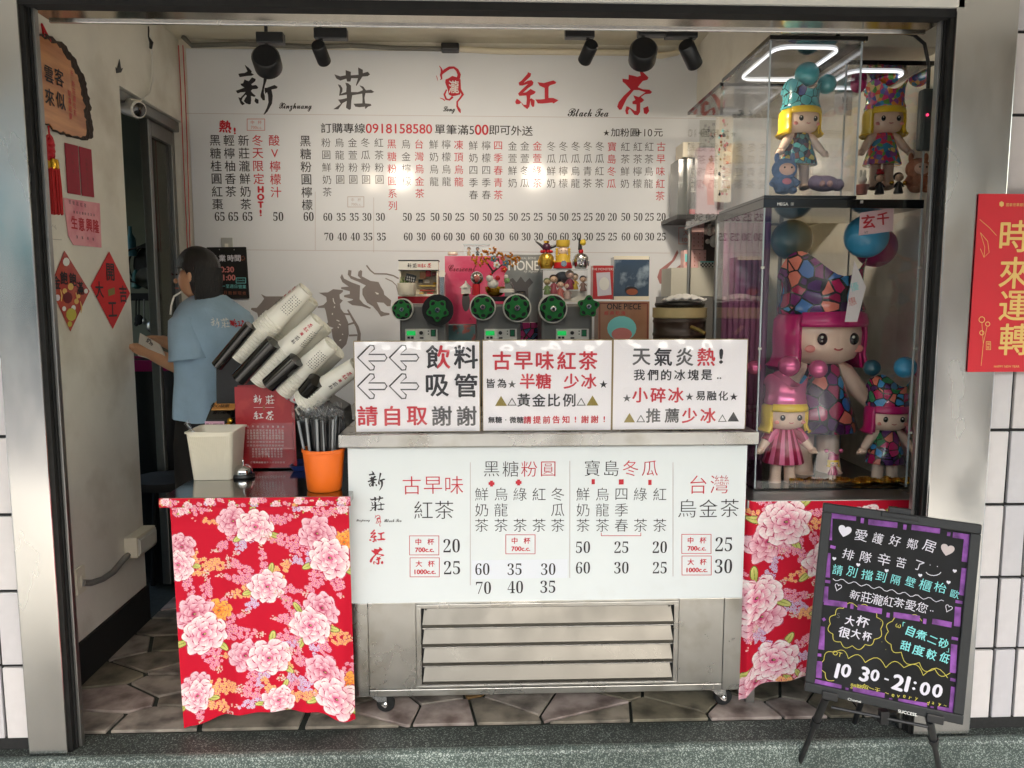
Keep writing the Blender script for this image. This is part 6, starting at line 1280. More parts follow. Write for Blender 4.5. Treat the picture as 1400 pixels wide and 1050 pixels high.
c = onY(651, 398, 3.36); tag(MB().cyl(c+V((0, 0, -.006*3)), c+V((0, 0, .03)), .017, n=8).build('red_lantern', 'red', None), 'tiny red lantern block left of the gold bowl', 'lantern'); bpy.data.objects['red_lantern'].location.z -= .0
c = onY(652, 380, 3.4); t = thing('snow_globe', c, 'small silver snow globe left of the golden tree', 'ornament'); MB().sph(c, 9*q, 16).build('globe', 'silver', t, smooth=True); MB().sph(c+V((0, -.02, 0)), 4.5*q, 10).build('figure', mat('rose', srgb(196, 120, 110), .5), t, smooth=True)
c = onY(637, 397, 3.42); t = thing('little_house', c, 'tiny white lantern house in front of the pink carton', 'ornament'); MB().box(c.x-.02, c.x+.02, 3.41, 3.44, c.z-.015, c.z+.012).build('walls', 'white_plastic', t); MB().lathe([(.028, 0), (.005, .02), (.003, .03)], c+V((0, .005, .0121)), (0, 0, 1), 4).build('roof', 'white_plastic', t)
# small case and lid on top of pink box
t = thing('small_display_case', onY(651, 349, YQ+.05), 'small clear case with two tiny figures on top of the pink carton', 'display case'); ybox('pane', 634, 335, 669, 350, YQ+.03, .003, 'acrylic', t); ybox('back', 634, 335, 669, 350, YQ+.1, .003, 'acrylic', t)
ybox('lid', 633, 333.5, 670, 335.2, YQ+.028, .08, 'acrylic_edge', t)
mini(641, 349.5, YQ+.06, 13, ((190, 160, 110), (226, 200, 170), (190, 150, 80)), 'tiny cream figure in the small case', face=False); mini(653, 349.5, YQ+.06, 13, ((30, 30, 34), (190, 150, 120), (24, 22, 24)), 'tiny black figure in the small case', face=False)
c = onY(619, 349, YQ+.04); tag(MB().lathe([(.02, 0), (.024, .004), (.022, .014), (0, .016)], c, (0, 0, 1), 18).build('round_tin', 'offwhite', None, smooth=True), 'small cream round tin on top of the pink carton', 'tin')
c = onY(604, 374, 3.5); tag(MB().cyl(c, c+V((0, .01, 0)), .016, n=20).build('small_clock', 'white_plastic', None), 'tiny round white clock beside the miniature shop', 'clock')
c = onY(604, 392, 3.5); tag(MB().box(c.x-.012, c.x+.012, 3.5, 3.53, c.z-.045, c.z+.045).build('tall_tin', 'silver', None, bevel=.003), 'slim silver tin beside the miniature shop', 'tin')
# acrylic display case with crowd of minis
a, b = onY(741, 369, 3.42), onY(803, 411, 3.42); t = thing('acrylic_case', ((a.x+b.x)/2, 3.42, b.z), 'clear acrylic case crowded with tiny dolls above the right machine', 'display case')
for x0, x1, y0, y1, z0, z1 in ((a.x, b.x, 3.42, 3.423, b.z, a.z), (a.x, a.x+.003, 3.4235, 3.52, b.z, a.z), (b.x-.003, b.x, 3.4235, 3.52, b.z, a.z)): MB().box(x0, x1, y0, y1, z0, z1).build('pane', 'acrylic', t)
MB().box(a.x, b.x, 3.42, 3.523, a.z+.0005, a.z+.004).build('top', 'acrylic_edge', t); MB().box(a.x, b.x, 3.4235, 3.52, b.z-.006, b.z-.0005).build('floor', 'white_plastic', t)
MB().box(a.x+.05, b.x-.004, 3.47, 3.52, b.z, b.z+.045).build('step', 'white_plastic', t)
cl_ = [((120, 150, 90), (190, 170, 130), (100, 120, 80)), ((170, 80, 90), (224, 190, 160), (80, 40, 40)), ((210, 120, 110), (230, 196, 170), (70, 50, 44)), ((216, 190, 180), (230, 200, 176), (196, 60, 60)), ((200, 170, 50), (226, 190, 150), (190, 150, 60)), ((150, 120, 110), (220, 180, 150), (50, 40, 40)), ((150, 60, 80), (220, 180, 160), (190, 150, 90))]
for k, (x, y, h) in enumerate(((748, 403, 26), (757, 402, 30), (766, 408, 28), (776, 409, 26), (786, 396, 25), (797, 398, 24), (779, 396, 30))):
    mini(x, y, 3.445+.008*(k % 3), h, cl_[k], ('tiny green doll at the left of the acrylic case', 'tiny rose doll second from left in the acrylic case', 'tiny coral doll at the front of the acrylic case', 'tiny pale doll with red hair in the acrylic case', 'tiny yellow doll on the step in the acrylic case', 'tiny brown doll at the right end of the acrylic case', 'tiny maroon doll at the back of the acrylic case')[k])
c = onY(769, 380, 3.5); tag(MB().sph(c, .034, 18, (1.05, .7, .85)).build('grey_plush_head', mat('taupe_plush', srgb(120, 110, 104), .9), None, smooth=True), 'taupe round plush head at the back of the acrylic case', 'plush toy')
# heads on top
def bust(x, y, m, lbl, topcol):
    c = onY(x, y, 3.45); q = mpp(c); t = thing('head_statue', c, lbl, 'statue'); MB().lathe([(7*q, 0), (8*q, 1.2*q), (9.5*q, 5*q), (10.5*q, 11*q), (10*q, 16*q), (7*q, 20*q), (0, 21.5*q)], c, (0, 0, 1), 26, sy=.9).build('face', m, t, smooth=True)
    MB().sph(c+V((0, -9.5*q, 9.5*q)), 1.8*q, 10, (.8, 1, 2)).build('nose', m, t, smooth=True); MB().sph(c+V((0, -8.6*q, 5*q)), 1.6*q, 10, (1.7, .6, .6)).build('mouth', m, t, smooth=True)
    for s_ in (-1, 1): MB().sph(c+V((s_*4*q, -8.8*q, 12*q)), 1.8*q, 10, (1.5, .5, .45)).build('eyelid', m, t, smooth=True); MB().sph(c+V((s_*10.6*q, 0, 8*q)), 2*q, 10, (.6, 1, 2.4)).build('ear', m, t, smooth=True)
    return c, q, t
M['gold_face'] = mat('gold_face', srgb(206, 170, 70), .3, .9); 
c, q, t = bust(747, 367.5, 'gold_face', 'golden serene head statue with a dark crowned figure on top', 0)
t2 = thing('perched_figure', c+V((0, 0, 22*q)), 'dark winged crowned figure with red ruff on the golden head', 'figurine'); k0 = c+V((0, 0, 22*q))
m_ = MB()
for k in range(9): a_ = k*.7; m_.sph(k0+V((7*q*math.cos(a_), 6*q*math.sin(a_), 1.2*q)), 2.2*q, 8)
m_.build('red_ruff', 'red', t2, smooth=True); MB().sph(k0+V((0, 0, 7*q)), 6*q, 14).build('head', mat('plum', srgb(70, 34, 60), .35), t2, smooth=True); MB().tube([k0+V((3*q, 0, 6*q)), k0+V((12*q, 0, 9*q)), k0+V((20*q, 0, 15*q))], [2.5*q, 1.8*q, .8*q], 8).tube([k0+V((-3*q, 0, 6*q)), k0+V((-9*q, 0, 11*q)), k0+V((-15*q, 0, 15*q))], [2.5*q, 1.8*q, .8*q], 8).build('wing', 'black', t2, smooth=True)
MB().lathe([(3.5*q, 0), (4*q, 3*q), (2.5*q, 2.5*q), (0, 3.6*q)], k0+V((0, 0, 12.5*q)), (0, 0, 1), 8).build('crown', 'gold', t2, smooth=True)
c, q, t = bust(794, 367.5, 'silver', 'silver serene head statue with a black and yellow topknot', 0); k0 = c+V((0, 0, 21.5*q))
MB().sph(k0+V((0, 0, 2*q)), 3.5*q, 10).build('red_knot', 'red', t, smooth=True); MB().cyl(k0+V((-1*q, 0, 4*q)), k0+V((-2*q, 0, 20*q)), 3*q, 1.2*q).build('black_plume', 'black', t, smooth=True); MB().sph(k0+V((2.5*q, 0, 14*q)), 4.5*q, 12).build('yellow_ball', mat('yellow_ball', srgb(220, 190, 60), .4), t, smooth=True)
c = onY(769.5, 367, 3.44); q = mpp(c); t = thing('yellow_doll', c, 'yellow robed doll with a wide boxy yellow hat between the two head statues', 'figurine')
yl = mat('yellow_robe', srgb(210, 176, 60), .5)
MB().lathe([(13*q, 0), (13*q, 2*q), (11.5*q, 8*q)], c, (0, 0, 1), 20).build('red_hem', 'red', t, smooth=True); MB().lathe([(11.5*q, 8.1*q), (8*q, 16*q), (5*q, 20*q)], c, (0, 0, 1), 20).build('robe', yl, t, smooth=True); MB().sph(c+V((0, 0, 24*q)), 7.2*q, 16).build('head', 'vinyl_skin', t, smooth=True); MB().cyl(c+V((0, -12*q, 6*q)), c+V((0, -13.5*q, 6*q)), 4*q, n=16).build('buckle', 'silver', t, smooth=True)
MB().lathe([(8*q, 0), (9.5*q, 3*q), (9.5*q, 9*q)], c+V((0, 0, 29*q)), (0, 0, 1), 16).build('hat', yl, t, smooth=True); m_ = MB()
for s_ in (-1, 1):
    for k in range(5): m_.sph(c+V((s_*8.5*q, 0, (26-3*k)*q)), 2*q, 8)
m_.build('braid', yl, t, smooth=True)
for s_ in (-1, 1): MB().sph(c+V((s_*2.6*q, -7*q, 24*q)), .6*q, 6).build('eye', 'black_gloss', t)
# red toy box and blue toy box, kept plain
t = ycarton('red_toy_box', 811, 363, 838, 409, 3.5, .08, mat('toy_red', srgb(192, 44, 44), .3, coat=.4), 'narrow red toy box with a pale oval, right of the acrylic case'); P = yprint(t, 3.5)
P.poly([(815, 373), (834, 372), (836, 403), (817, 405)], 'q'); P.poly([(826+7*math.cos(a_), 388+9*math.sin(a_)) for a_ in [i*.45 for i in range(14)]], 'w', .0004); P.one('THE MONSTERS', 824, 368, 3, 'w', fit=True); P.done()
t = ycarton('blue_toy_box', 840, 351, 887, 410, 3.52, .1, mat('toy_blue', srgb(66, 84, 104), .1, coat=.8, bump=.25, bscale=7, col2=srgb(150, 168, 184), c2scale=9, c2lo=.5, c2hi=.6), 'shiny slate blue window box standing right of the red toy box'); ybox('cream_top', 839.5, 350, 887.5, 355, 3.516, .0035, 'offwhite', t); ybox('cream_base', 839.5, 405, 887.5, 410, 3.516, .0035, 'offwhite', t)
m_ = MB()
P = yprint(t, 3.5195); P.poly([(863+9*math.cos(a_), 397+5.5*math.sin(a_)) for a_ in [i*.45 for i in range(14)]], 'k'); P.poly([(864+8*math.cos(a_), 399+4.5*math.sin(a_)) for a_ in [i*.45 for i in range(14)]], 'b', .0004); P.done()
t = ycarton('wooden_print_box', 818, 412, 887, 470, 3.5, .12, mat('kraft_print', srgb(164, 122, 96), .45, coat=.3, col2=srgb(140, 96, 74), c2scale=7), 'brown printed carton with arched lettering, left of the tea barrel'); P = yprint(t, 3.5)
P.one('ONE PIECE', 853, 419, 8, 'k', fit=True, bold=.02, sx=.85); P.rect(820, 415, 885, 472, 1, 'm'); P.poly([(850+20*math.cos(a_), 449+17*math.sin(a_)) for a_ in [i*.35 for i in range(18)]], 'c'); P.poly([(850+14*math.cos(a_), 457+9*math.sin(a_)) for a_ in [i*.35 for i in range(18)]], 'l', .0004); P.line('經典航海', (829, 428), (852, 428), 6, 'r'); P.done()
# tea barrel
Yt_ = 3.25; a, b = onY(892, 470, Yt_), onY(964, 470, Yt_); c = V(((a.x+b.x)/2, Yt_, .901)); r_ = (b.x-a.x)/2; zt3 = onY(928, 421, Yt_-r_).z
t = thing('tea_barrel', c, 'brown ribbed insulated tea barrel with a cream rim beside the display case', 'barrel'); brn = mat('barrel_brown', srgb(66, 50, 40), .35, noise=.08, nscale=9); hb = zt3-.901
pr = [(r_*.96, 0)]
for k in range(8): z = hb*(.06+.115*k); pr += [(r_*.96, z), (r_*.985, z+.004), (r_*.985, z+.012), (r_*.96, z+.016)]
MB().lathe(pr+[(r_*.96, hb-.045)], c, (0, 0, 1), 48).build('body', brn, t, smooth=True); MB().lathe([(r_*.965, hb-.044), (r_*1.0, hb-.04), (r_*1.0, hb), (r_*.5, hb)], c, (0, 0, 1), 48).build('rim', mat('barrel_cream', srgb(200, 180, 130), .4), t, smooth=True)
MB().lathe([(r_*.88, hb+.001), (r_*.93, hb+.012), (r_*.9, hb+.02), (r_*.3, hb+.028), (0, hb+.028)], c, (0, 0, 1), 40).build('lid', 'dark_metal', t, smooth=True); MB().tube([onY(945, 447, Yt_-r_), onY(955, 451, Yt_-r_-.03), onY(964, 456, Yt_-r_-.05)], .008, 8).build('tap_handle', mat('brass_tap', srgb(170, 150, 90), .35, .8), t, smooth=True)
tw = MB(); nx, ny = 26, 14; vs = []
for j in range(ny):
    for i in range(nx): u, v = i/(nx-1)-.5, j/(ny-1)-.5; vs.append(c+V((u*.17+.01, v*.09-.03, hb+.034+.022*(1-4*u*u)*(1-3*v*v)+.006*math.sin(u*30+v*9)*math.cos(v*21))))
tag(tw.add(vs, [(j*nx+i, j*nx+i+1, (j+1)*nx+i+1, (j+1)*nx+i) for j in range(ny-1) for i in range(nx-1)]).build('white_cloth', mat('towel', srgb(226, 224, 220), .9), None, smooth=True), 'crumpled white cloth lying on the tea barrel lid', 'cloth'); bpy.data.objects['white_cloth'].modifiers.new('t', 'SOLIDIFY').thickness = .006
# right shelf things
YL = 3.7
t = ycarton('white_carton', 918, 366, 985, 405, YL-.05, .2, mat('white_carton', srgb(190, 188, 176), .5, noise=.03, nscale=8), 'plain off-white carton behind the tea barrel')
cp = onY(918, 405, YL-.05); struct('side_shelf', MB().box(cp.x, 1.3, YL-.06, 3.98, .9, cp.z-.001), 'grey_paint')
pk = mat('pink_card', srgb(222, 180, 178), .5)
for k, (x0, y0, x1, y1, l) in enumerate(((945, 315, 962, 341, 'pale pink patterned little box, uppermost of its pile'), (946, 341.5, 965, 366, 'pale pink patterned little box, lower right of its pile'), (935, 342, 945.5, 366, 'narrow pink box with blue lollipop shapes, lower left of its pile'))):
    t = ycarton('patterned_box', x0, y0, x1, y1, YL, .06, pk, l); P = yprint(t, YL)
    for i in range(3):
        for j in range(4): (P.poly([(x0+3+i*(x1-x0-5)/2, y0+4+j*5.3), (x0+4.6+i*(x1-x0-5)/2, y0+5+j*5.3), (x0+3.4+i*(x1-x0-5)/2, y0+7+j*5.3)], 'b' if (i+j) % 2 else 'l') if k < 2 else None)
    if k == 2:
        for x in (938, 942.5): P.poly([(x-1.8, 347), (x+1.8, 347), (x+1.8, 358), (x-1.8, 358)], 'c'); P.ribbon([(x, 358), (x, 363)], .8, 'r')
    P.done()
t = ycarton('dark_display_box', 955, 295, 990, 362, YL+.02, .12, mat('box_taupe', srgb(96, 84, 82), .5), 'dark taupe box on the right shelf, with a yellow tag on top'); ybox('yellow_tag', 958, 292, 986, 300, YL+.015, .003, mat('tag_yellow', srgb(206, 190, 110), .5), t)
P = yprint(t, YL+.015); P.one('150', 970, 296, 4, 'k', fit=True); P.done()
c = onY(976, 330, YL-.01); t = thing('white_mini_statue', c, 'small white curled figurine in front of the dark taupe box', 'figurine'); MB().sph(c, .022, 12, (1, .6, 1.3)).sph(c+V((-.02, 0, .04)), .014, 10).sph(c+V((-.03, 0, -.0)), .012, 10).sph(c+V((.012, 0, .05)), .012, 10).build('body', 'white_plastic', t, smooth=True)
t = ycarton('checked_box', 957, 357, 976, 366, YL-.03, .05, 'white_plastic', 'tiny black and white checked box at the shelf corner'); P = yprint(t, YL-.03)
for i in range(8):
    for j in range(3):
        if (i+j) % 2: P.poly([(957.5+i*2.2, 359+j*2.2), (959.7+i*2.2, 359+j*2.2), (959.7+i*2.2, 361.2+j*2.2), (957.5+i*2.2, 361.2+j*2.2)], 'k')
P.poly([(957.2, 357.2), (975.8, 357.2), (975.8, 358.8), (957.2, 358.8)], 'c'); P.done()
# upper shelf group
za_ = onY(950, 294, YL).z; u0 = onY(926, 294, YL-.03).x
struct('upper_shelf_board', MB().box(u0, 1.7, YL-.03, 4.0, za_-.02, za_-.001), 'black')
t = ycarton('dark_book_box', 928, 217, 941.5, 293.5, YL, .16, mat('box_slate', srgb(92, 96, 96), .3, coat=.5), 'slim slate grey box on the upper shelf, leftmost'); 
t = ycarton('black_book_box', 942, 215.5, 953, 293, YL-.01, .16, 'black_gloss', 'slim black box with white spine text on the upper shelf'); P = yprint(t, YL-.01); P.col('潮流玩具收藏', 947.5, 228, 6, 5, 'w'); P.ribbon([(944, 262), (951, 262)], .8, 'w'); P.poly([(942.3, 286), (952.7, 286), (952.7, 292.5), (942.3, 292.5)], 'r'); P.done()
t = ycarton('pink_window_box', 954, 202, 989, 293, YL-.03, .16, mat('box_rose', srgb(206, 180, 192), .2, coat=.7, col2=srgb(190, 110, 130), c2scale=7, c2lo=.5, c2hi=.7), 'tall pink window box with a red clothed figure print'); P = yprint(t, YL-.03); P.poly([(966, 225), (972, 218), (978, 226), (982, 250), (977, 256), (976, 280), (967, 280), (966, 256), (961, 250)], 'l'); P.poly([(968, 218), (972, 212), (976, 218), (972, 223)], 'b', .0004); P.done()
t = ycarton('pale_flat_box', 934, 194, 956, 215, YL+.02, .14, 'offwhite', 'pale small box lying above the black slim box')
for x0, y0, x1, y1, cl, l, dY in ((957, 164, 981, 200, (156, 160, 152), 'small grey print pinned near the beam corner', .12), (979, 160, 999, 276, (206, 200, 186), 'tall pale poster crowded with colourful drawings beside the case', .0)):
    o = ybox('art_print', x0, y0, x1, y1, YL+dY-.1, .004, mat('print_'+str(x0), srgb(*cl), .5), None); tag(o, l, 'poster'); P = yprint(o, YL+dY-.1); rq = random.Random(x0)
    for k in range(16 if x0 < 970 else 44): x, y = rq.uniform(x0+3, x1-3), rq.uniform(y0+4, y1-4); r2 = rq.uniform(.8, 2.6); P.poly([(x+r2*math.cos(a_)*rq.uniform(.6, 1.2), y+r2*math.sin(a_)*rq.uniform(.7, 1.6)) for a_ in [i*.9 for i in range(7)]], rq.choice('kgrcbo' if x0 > 970 else 'kgb'), .0001*k)
    P.done()
# ================================================================== DISPLAY CASES
YA = 2.64
ca, cb = onY(1045, 272, YA), onY(1262, 272, YA); CX0 = ca.x; CX1 = cb.x; CZ1 = ca.z; CZ0 = RZ+.004; CD = .52
t = thing('display_case', ((CX0+CX1)/2, YA, CZ0), 'large clear acrylic case on a black base holding the tall pink haired doll', 'display case')
bz = onY(1040, 668, YA).z
MB().box(CX0-.004, CX1+.004, YA-.004, YA+CD, CZ0-.003, bz).build('base', 'black_gloss', t, bevel=.002)
for n_, x0, x1, y0, y1 in (('front_pane', CX0, CX1, YA, YA+.003), ('side_pane', CX0, CX0+.003, YA+.0035, YA+CD-.004), ('side_pane', CX1-.003, CX1, YA+.0035, YA+CD-.004), ('rear_pane', CX0, CX1, YA+CD-.0035, YA+CD)):
    MB().box(x0, x1, y0, y1, bz+.0005, CZ1-.03).build(n_, 'acrylic', t)
for x in (CX0, CX1-.004):
    for y in (YA-.0012, YA+CD-.003): MB().box(x-.0005, x+.0045, y-.0005, y+.004, bz+.001, CZ1-.03).build('edge_strip', 'acrylic_edge', t)
MB().box(CX0-.003, CX1+.003, YA-.003, YA+CD, CZ1-.0295, CZ1).build('top_frame', 'black_gloss', t, bevel=.001)
for z in (.2, .5, .78):
    for x in (CX0, CX1): MB().cyl((x-.004, YA-.004, CZ0+z), (x+.006, YA-.004, CZ0+z), .005, n=8).build('clip', 'white_plastic', t)
P = Print(t, (0, YA-.0032, 0), (0, -1, 0)); P.one('MEGA', 1070, 279, 4, 'w', fit=True, bold=.05); P.one('▣', 1083, 279, 5, 'w'); P.one('▦', 1178, 276, 5, 'w'); P.done()
# curtain-like pleated backing inside the big case (left rear) and dark rear
UZ1 = onY(1110, 50, YA).z
def upper_case(x0, x1, y0, d, z1, label):
    u = thing('display_case', ((x0+x1)/2, y0, CZ1+.001), label, 'display case')
    MB().box(x0-.003, x1+.003, y0-.003, y0+d, CZ1+.001, CZ1+.012).build('base', 'black_gloss', u, bevel=.001)
    for n_, a0, a1, b0, b1 in (('front_pane', x0, x1, y0, y0+.003), ('side_pane', x0, x0+.003, y0+.0035, y0+d-.004), ('side_pane', x1-.003, x1, y0+.0035, y0+d-.004), ('rear_pane', x0, x1, y0+d-.0035, y0+d)): MB().box(a0, a1, b0, b1, CZ1+.0125, z1-.016).build(n_, 'acrylic', u)
    MB().box(x0-.006, x1+.012, y0-.012, y0+d+.005, z1-.0155, z1).build('lid', 'black_gloss', u, bevel=.001)
    # rounded light ring on the underside of the lid
    ring = []; hw, hd_, r_ = (x1-x0)*.5-.045, d*.5-.055, .05; cx, cy = (x0+x1)/2, y0+d/2
    for sx_, sy_, a0 in ((1, 1, 0), (-1, 1, 90), (-1, -1, 180), (1, -1, 270)):
        for k in range(7): a_ = R(a0+15*k); ring.append((cx+sx_*(hw-r_)+r_*math.cos(a_), cy+sy_*(hd_-r_)+r_*math.sin(a_), z1-.019))
    MB().tube(ring+[ring[0]], .0045, 6).build('light_ring', MATS.get('ring_glow') or mat('ring_glow', (.9, .9, .9), .4, emit=(.95, .97, 1), estr=.25), u, smooth=True)
    for x in (x0, x1-.004): MB().box(x-.0005, x+.0045, y0-.0017, y0+.0033, CZ1+.013, z1-.016).build('edge_strip', 'acrylic_edge', u)
    return u
ux1 = onY(1180, 50, YA).x; upper_case(CX0+.001, ux1, YA, CD-.02, UZ1, 'upper left clear case with a black lid holding the teal hatted doll')
vx0 = ux1+.012; YV = YA+.14; upper_case(vx0, vx0+.30, YV, .34, onY(1220, 84, YV).z, 'upper right clear case with a black lid holding the rainbow hatted doll')
# further empty acrylic boxes stacked behind at left
ex = onY(1000, 110, 3.2); u = thing('display_case', (CX0+.1, 3.2, CZ1), 'empty clear acrylic case standing behind the upper left case', 'display case')
for x0, x1, y0, y1 in ((CX0-.0, CX0+.003, 3.18, 3.66), (CX0, CX0+.3, 3.175, 3.1785)): MB().box(x0, x1, y0, y1, CZ1+.0, UZ1-.02).build('pane', 'acrylic', u)
MB().box(CX0-.003, CX0+.30, 3.17, 3.665, UZ1-.0195, UZ1-.005).build('lid', 'black_gloss', u); MB().box(CX0-.003, CX0+.30, 3.17, 3.665, CZ1-.012, CZ1-.001).build('base', 'black_gloss', u)
for x in (CX0+.012, CX0+.28):
    for y in (3.2, 3.63): MB().cyl((x, y, 0), (x, y, CZ1-.0125), .009, n=8).build('post', 'alu', u)

# ================================================================== DOLLS (plain vinyl toys)
def vm(n_, c, **k): return MATS.get(n_) or mat(n_, srgb(*c), k.pop('rough', .3), coat=k.pop('coat', .35), **k)
geo = cell_mat('geometric_print', [srgb(196, 24, 96), srgb(80, 30, 100), srgb(60, 150, 210), srgb(230, 130, 110), srgb(120, 30, 110), srgb(170, 20, 80), srgb(50, 110, 180), srgb(60, 24, 70)], 21, .06)
geo_s = cell_mat('geometric_print_small', [srgb(196, 24, 96), srgb(80, 30, 100), srgb(60, 150, 210), srgb(230, 130, 110), srgb(120, 30, 110), srgb(40, 130, 80)], 34, .06)
rain = cell_mat('rainbow_print', [srgb(220, 60, 110), srgb(240, 150, 60), srgb(70, 150, 190), srgb(110, 170, 80), srgb(150, 70, 150), srgb(230, 90, 60), srgb(90, 100, 170), srgb(240, 200, 120)], 62, edges=False)
teal = vm('teal_vinyl', (84, 176, 184)); teal_p = cell_mat('teal_scribble', [srgb(84, 176, 184), srgb(84, 176, 184), srgb(76, 168, 180), srgb(60, 70, 130), srgb(96, 186, 190), srgb(84, 176, 184), srgb(88, 180, 186)], 30, .03)
scrib = cell_mat('scribble_dress', [srgb(60, 130, 140), srgb(220, 200, 70), srgb(30, 40, 60), srgb(110, 60, 50), srgb(70, 150, 150)], 50, .04)
yel, mag, pinkv = vm('yellow_hair', (244, 206, 40)), vm('magenta_hair', (196, 20, 110)), vm('pink_metal', (230, 110, 160), metal=.5, rough=.2)
stripe = bpy.data.materials.new('striped_dress'); stripe.use_nodes = True; n_ = stripe.node_tree.nodes; l_ = stripe.node_tree.links
tc_ = n_.new('ShaderNodeTexCoord'); sx_ = n_.new('ShaderNodeSeparateXYZ'); l_.new(tc_.outputs['Object'], sx_.inputs[0]); at_ = n_.new('ShaderNodeMath'); at_.operation = 'ARCTAN2'; l_.new(sx_.outputs[0], at_.inputs[0]); l_.new(sx_.outputs[1], at_.inputs[1])
mu = n_.new('ShaderNodeMath'); mu.operation = 'MULTIPLY'; mu.inputs[1].default_value = 11; l_.new(at_.outputs[0], mu.inputs[0]); si = n_.new('ShaderNodeMath'); si.operation = 'SINE'; l_.new(mu.outputs[0], si.inputs[0]); gt = n_.new('ShaderNodeMath'); gt.operation = 'GREATER_THAN'; gt.inputs[1].default_value = 0; l_.new(si.outputs[0], gt.inputs[0])
mx_ = n_.new('ShaderNodeMix'); mx_.data_type = 'RGBA'; mx_.inputs['A'].default_value = (*srgb(150, 20, 60), 1); mx_.inputs['B'].default_value = (*srgb(232, 120, 160), 1); l_.new(gt.outputs[0], mx_.inputs['Factor']); l_.new(mx_.outputs['Result'], n_['Principled BSDF'].inputs['Base Color']); n_['Principled BSDF'].inputs['Roughness'].default_value = .3
blue_v, dteal, pinkb = vm('blue_ball', (70, 170, 220)), vm('dark_teal_ball', (40, 100, 120)), vm('magenta_ball', (170, 24, 110))
def doll(px, py, Y, Hpx, label, hat, hair, dress, balls, rz=0, headw=1.0, hat_h=1.0, group=None, arms=True, sleeve=None):
    c = onY(px, py, Y); H = Hpx*mpp(c); t = thing('toy_doll', c, label, 'doll', group); ca_, sa_ = math.cos(rz), math.sin(rz)
    def q(x, y, z): return c+V((x*ca_-y*sa_, x*sa_+y*ca_, z))*H
    b = MB()
    for s_ in (-1, 1):
        b.tube([q(s_*.065, -.015, .005), q(s_*.065, -.005, .03), q(s_*.06, 0, .1), q(s_*.055, 0, .26)], [.05*H, .052*H, .045*H, .05*H], 14)
        b.sph(q(s_*.065, -.025, .022), .045*H, 12, (1, 1.2, .5))
        if arms:
            b.tube([q(s_*.07, 0, .475), q(s_*.115, -.01, .445), q(s_*.165, -.03, .375), q(s_*.205, -.05, .325)], [.034*H, .04*H, .037*H, .028*H], 12).sph(q(s_*.218, -.058, .31), .036*H, 12, (1, .8, .8)).tube([q(s_*.2, -.07, .32), q(s_*.205, -.1, .315)], [.013*H, .010*H], 8)
            for k in range(3): b.tube([q(s_*(.225+.008*k), -.065+.012*k, .305), q(s_*(.248+.004*k), -.085+.012*k, .295-.006*k)], [.012*H, .009*H], 7)
    b.tube([q(0, 0, .44), q(0, 0, .56)], .04*H, 12)
    # head: wide soft block
    pr = [(0, -.115), (.09, -.108), (.14, -.085), (.165, -.04), (.168, .02), (.155, .075), (.11, .11), (0, .12)]
    b.lathe([(r*H*headw, z*H) for r, z in pr], q(0, 0, .595), (0, 0, 1), 30, sx=1, sy=.86)
    b.build('body', 'vinyl_skin', t, smooth=True)
    if sleeve:
        for s_ in (-1, 1): MB().tube([q(s_*.06, 0, .475), q(s_*.115, -.01, .445), q(s_*.16, -.03, .385)], [.042*H, .05*H, .044*H], 14).build('sleeve', sleeve, t, smooth=True)
    MB().lathe([(.165*H, -.0*H), (.168*H, .01*H), (.145*H, .09*H), (.115*H, .18*H), (.082*H, .275*H), (.05*H, .295*H)], q(0, 0, .205), (0, 0, 1), 32, sy=.85).build('dress', dress, t, smooth=True)
    # bob hair: shell open at the face + fringe
    hm = MB(); g0 = R(-90+rz*57.3+52); g1 = R(-90+rz*57.3+308)
    bs = lambda p, a0, a1: hm.lathe([(r*H*headw, z*H) for r, z in p], q(0, .004, .595), (0, 0, 1), 34, a0=a0, a1=a1, sx=1, sy=.9)
    bs([(.20, -.135), (.212, -.12), (.195, -.105), (.184, -.07), (.188, 0), (.184, .07), (.14, .125), (0, .14)], g0, g1)
    bs([(.176, -.12), (.17, -.07), (.172, 0), (.172, .06)], g0, g1)
    hm.lathe([(.186*H*headw, .045*H), (.19*H*headw, .06*H), (.182*H*headw, .095*H), (.14*H*headw, .13*H), (0, .14*H)], q(0, .002, .595), (0, 0, 1), 34, a0=g1-2*math.pi, a1=g0, sy=.93)
    ho = hm.build('hair', hair, t, smooth=True); so_ = ho.modifiers.new('th', 'SOLIDIFY'); so_.thickness = .012*H; so_.offset = -1
    # plain face: small round eyes, dot nose, small smile, cheeks
    for s_ in (-1, 1):
        e = q(s_*.068, -.136*headw, .592); MB().sph(e, .021*H, 14, (1, .5, 1.15)).build('eye', 'black_gloss', t, smooth=True); MB().sph(e+V((-.006*H, -.010*H, .008*H)), .006*H, 8).build('eye_glint', 'white_paint', t, smooth=True)
        MB().sph(q(s_*.105, -.112*headw, .552), .022*H, 12, (1, .35, .7)).build('cheek', vm('blush', (236, 150, 140)), t, smooth=True)
    MB().tube([q(.02*math.sin(a_), -.141*headw, .548+.012*(1-math.cos(a_))) for a_ in [R(-60+20*i) for i in range(7)]], .0035*H, 6).build('mouth', vm('lip_pink', (200, 90, 90)), t, smooth=True)
    # tall flaring hat with a wavy rim
    n2 = 40; rings = []
    for k, (r_, z_) in enumerate(((.172, 0), (.178, .02), (.165, .05), (.16, .1), (.165, .16), (.18, .2), (.175, .19), (.12, .12), (.0, .11))):
        ring = []
        for i in range(n2):
            a_ = 2*math.pi*i/n2; wav = (.05*math.cos(3*(a_+.5)) if k in (4, 5, 6) else 0)*(.5 if k == 4 else 1); ring.append(q(r_*math.cos(a_)*headw, r_*math.sin(a_)*.88*headw, .69+(z_+wav)*hat_h))
        rings.append(ring)
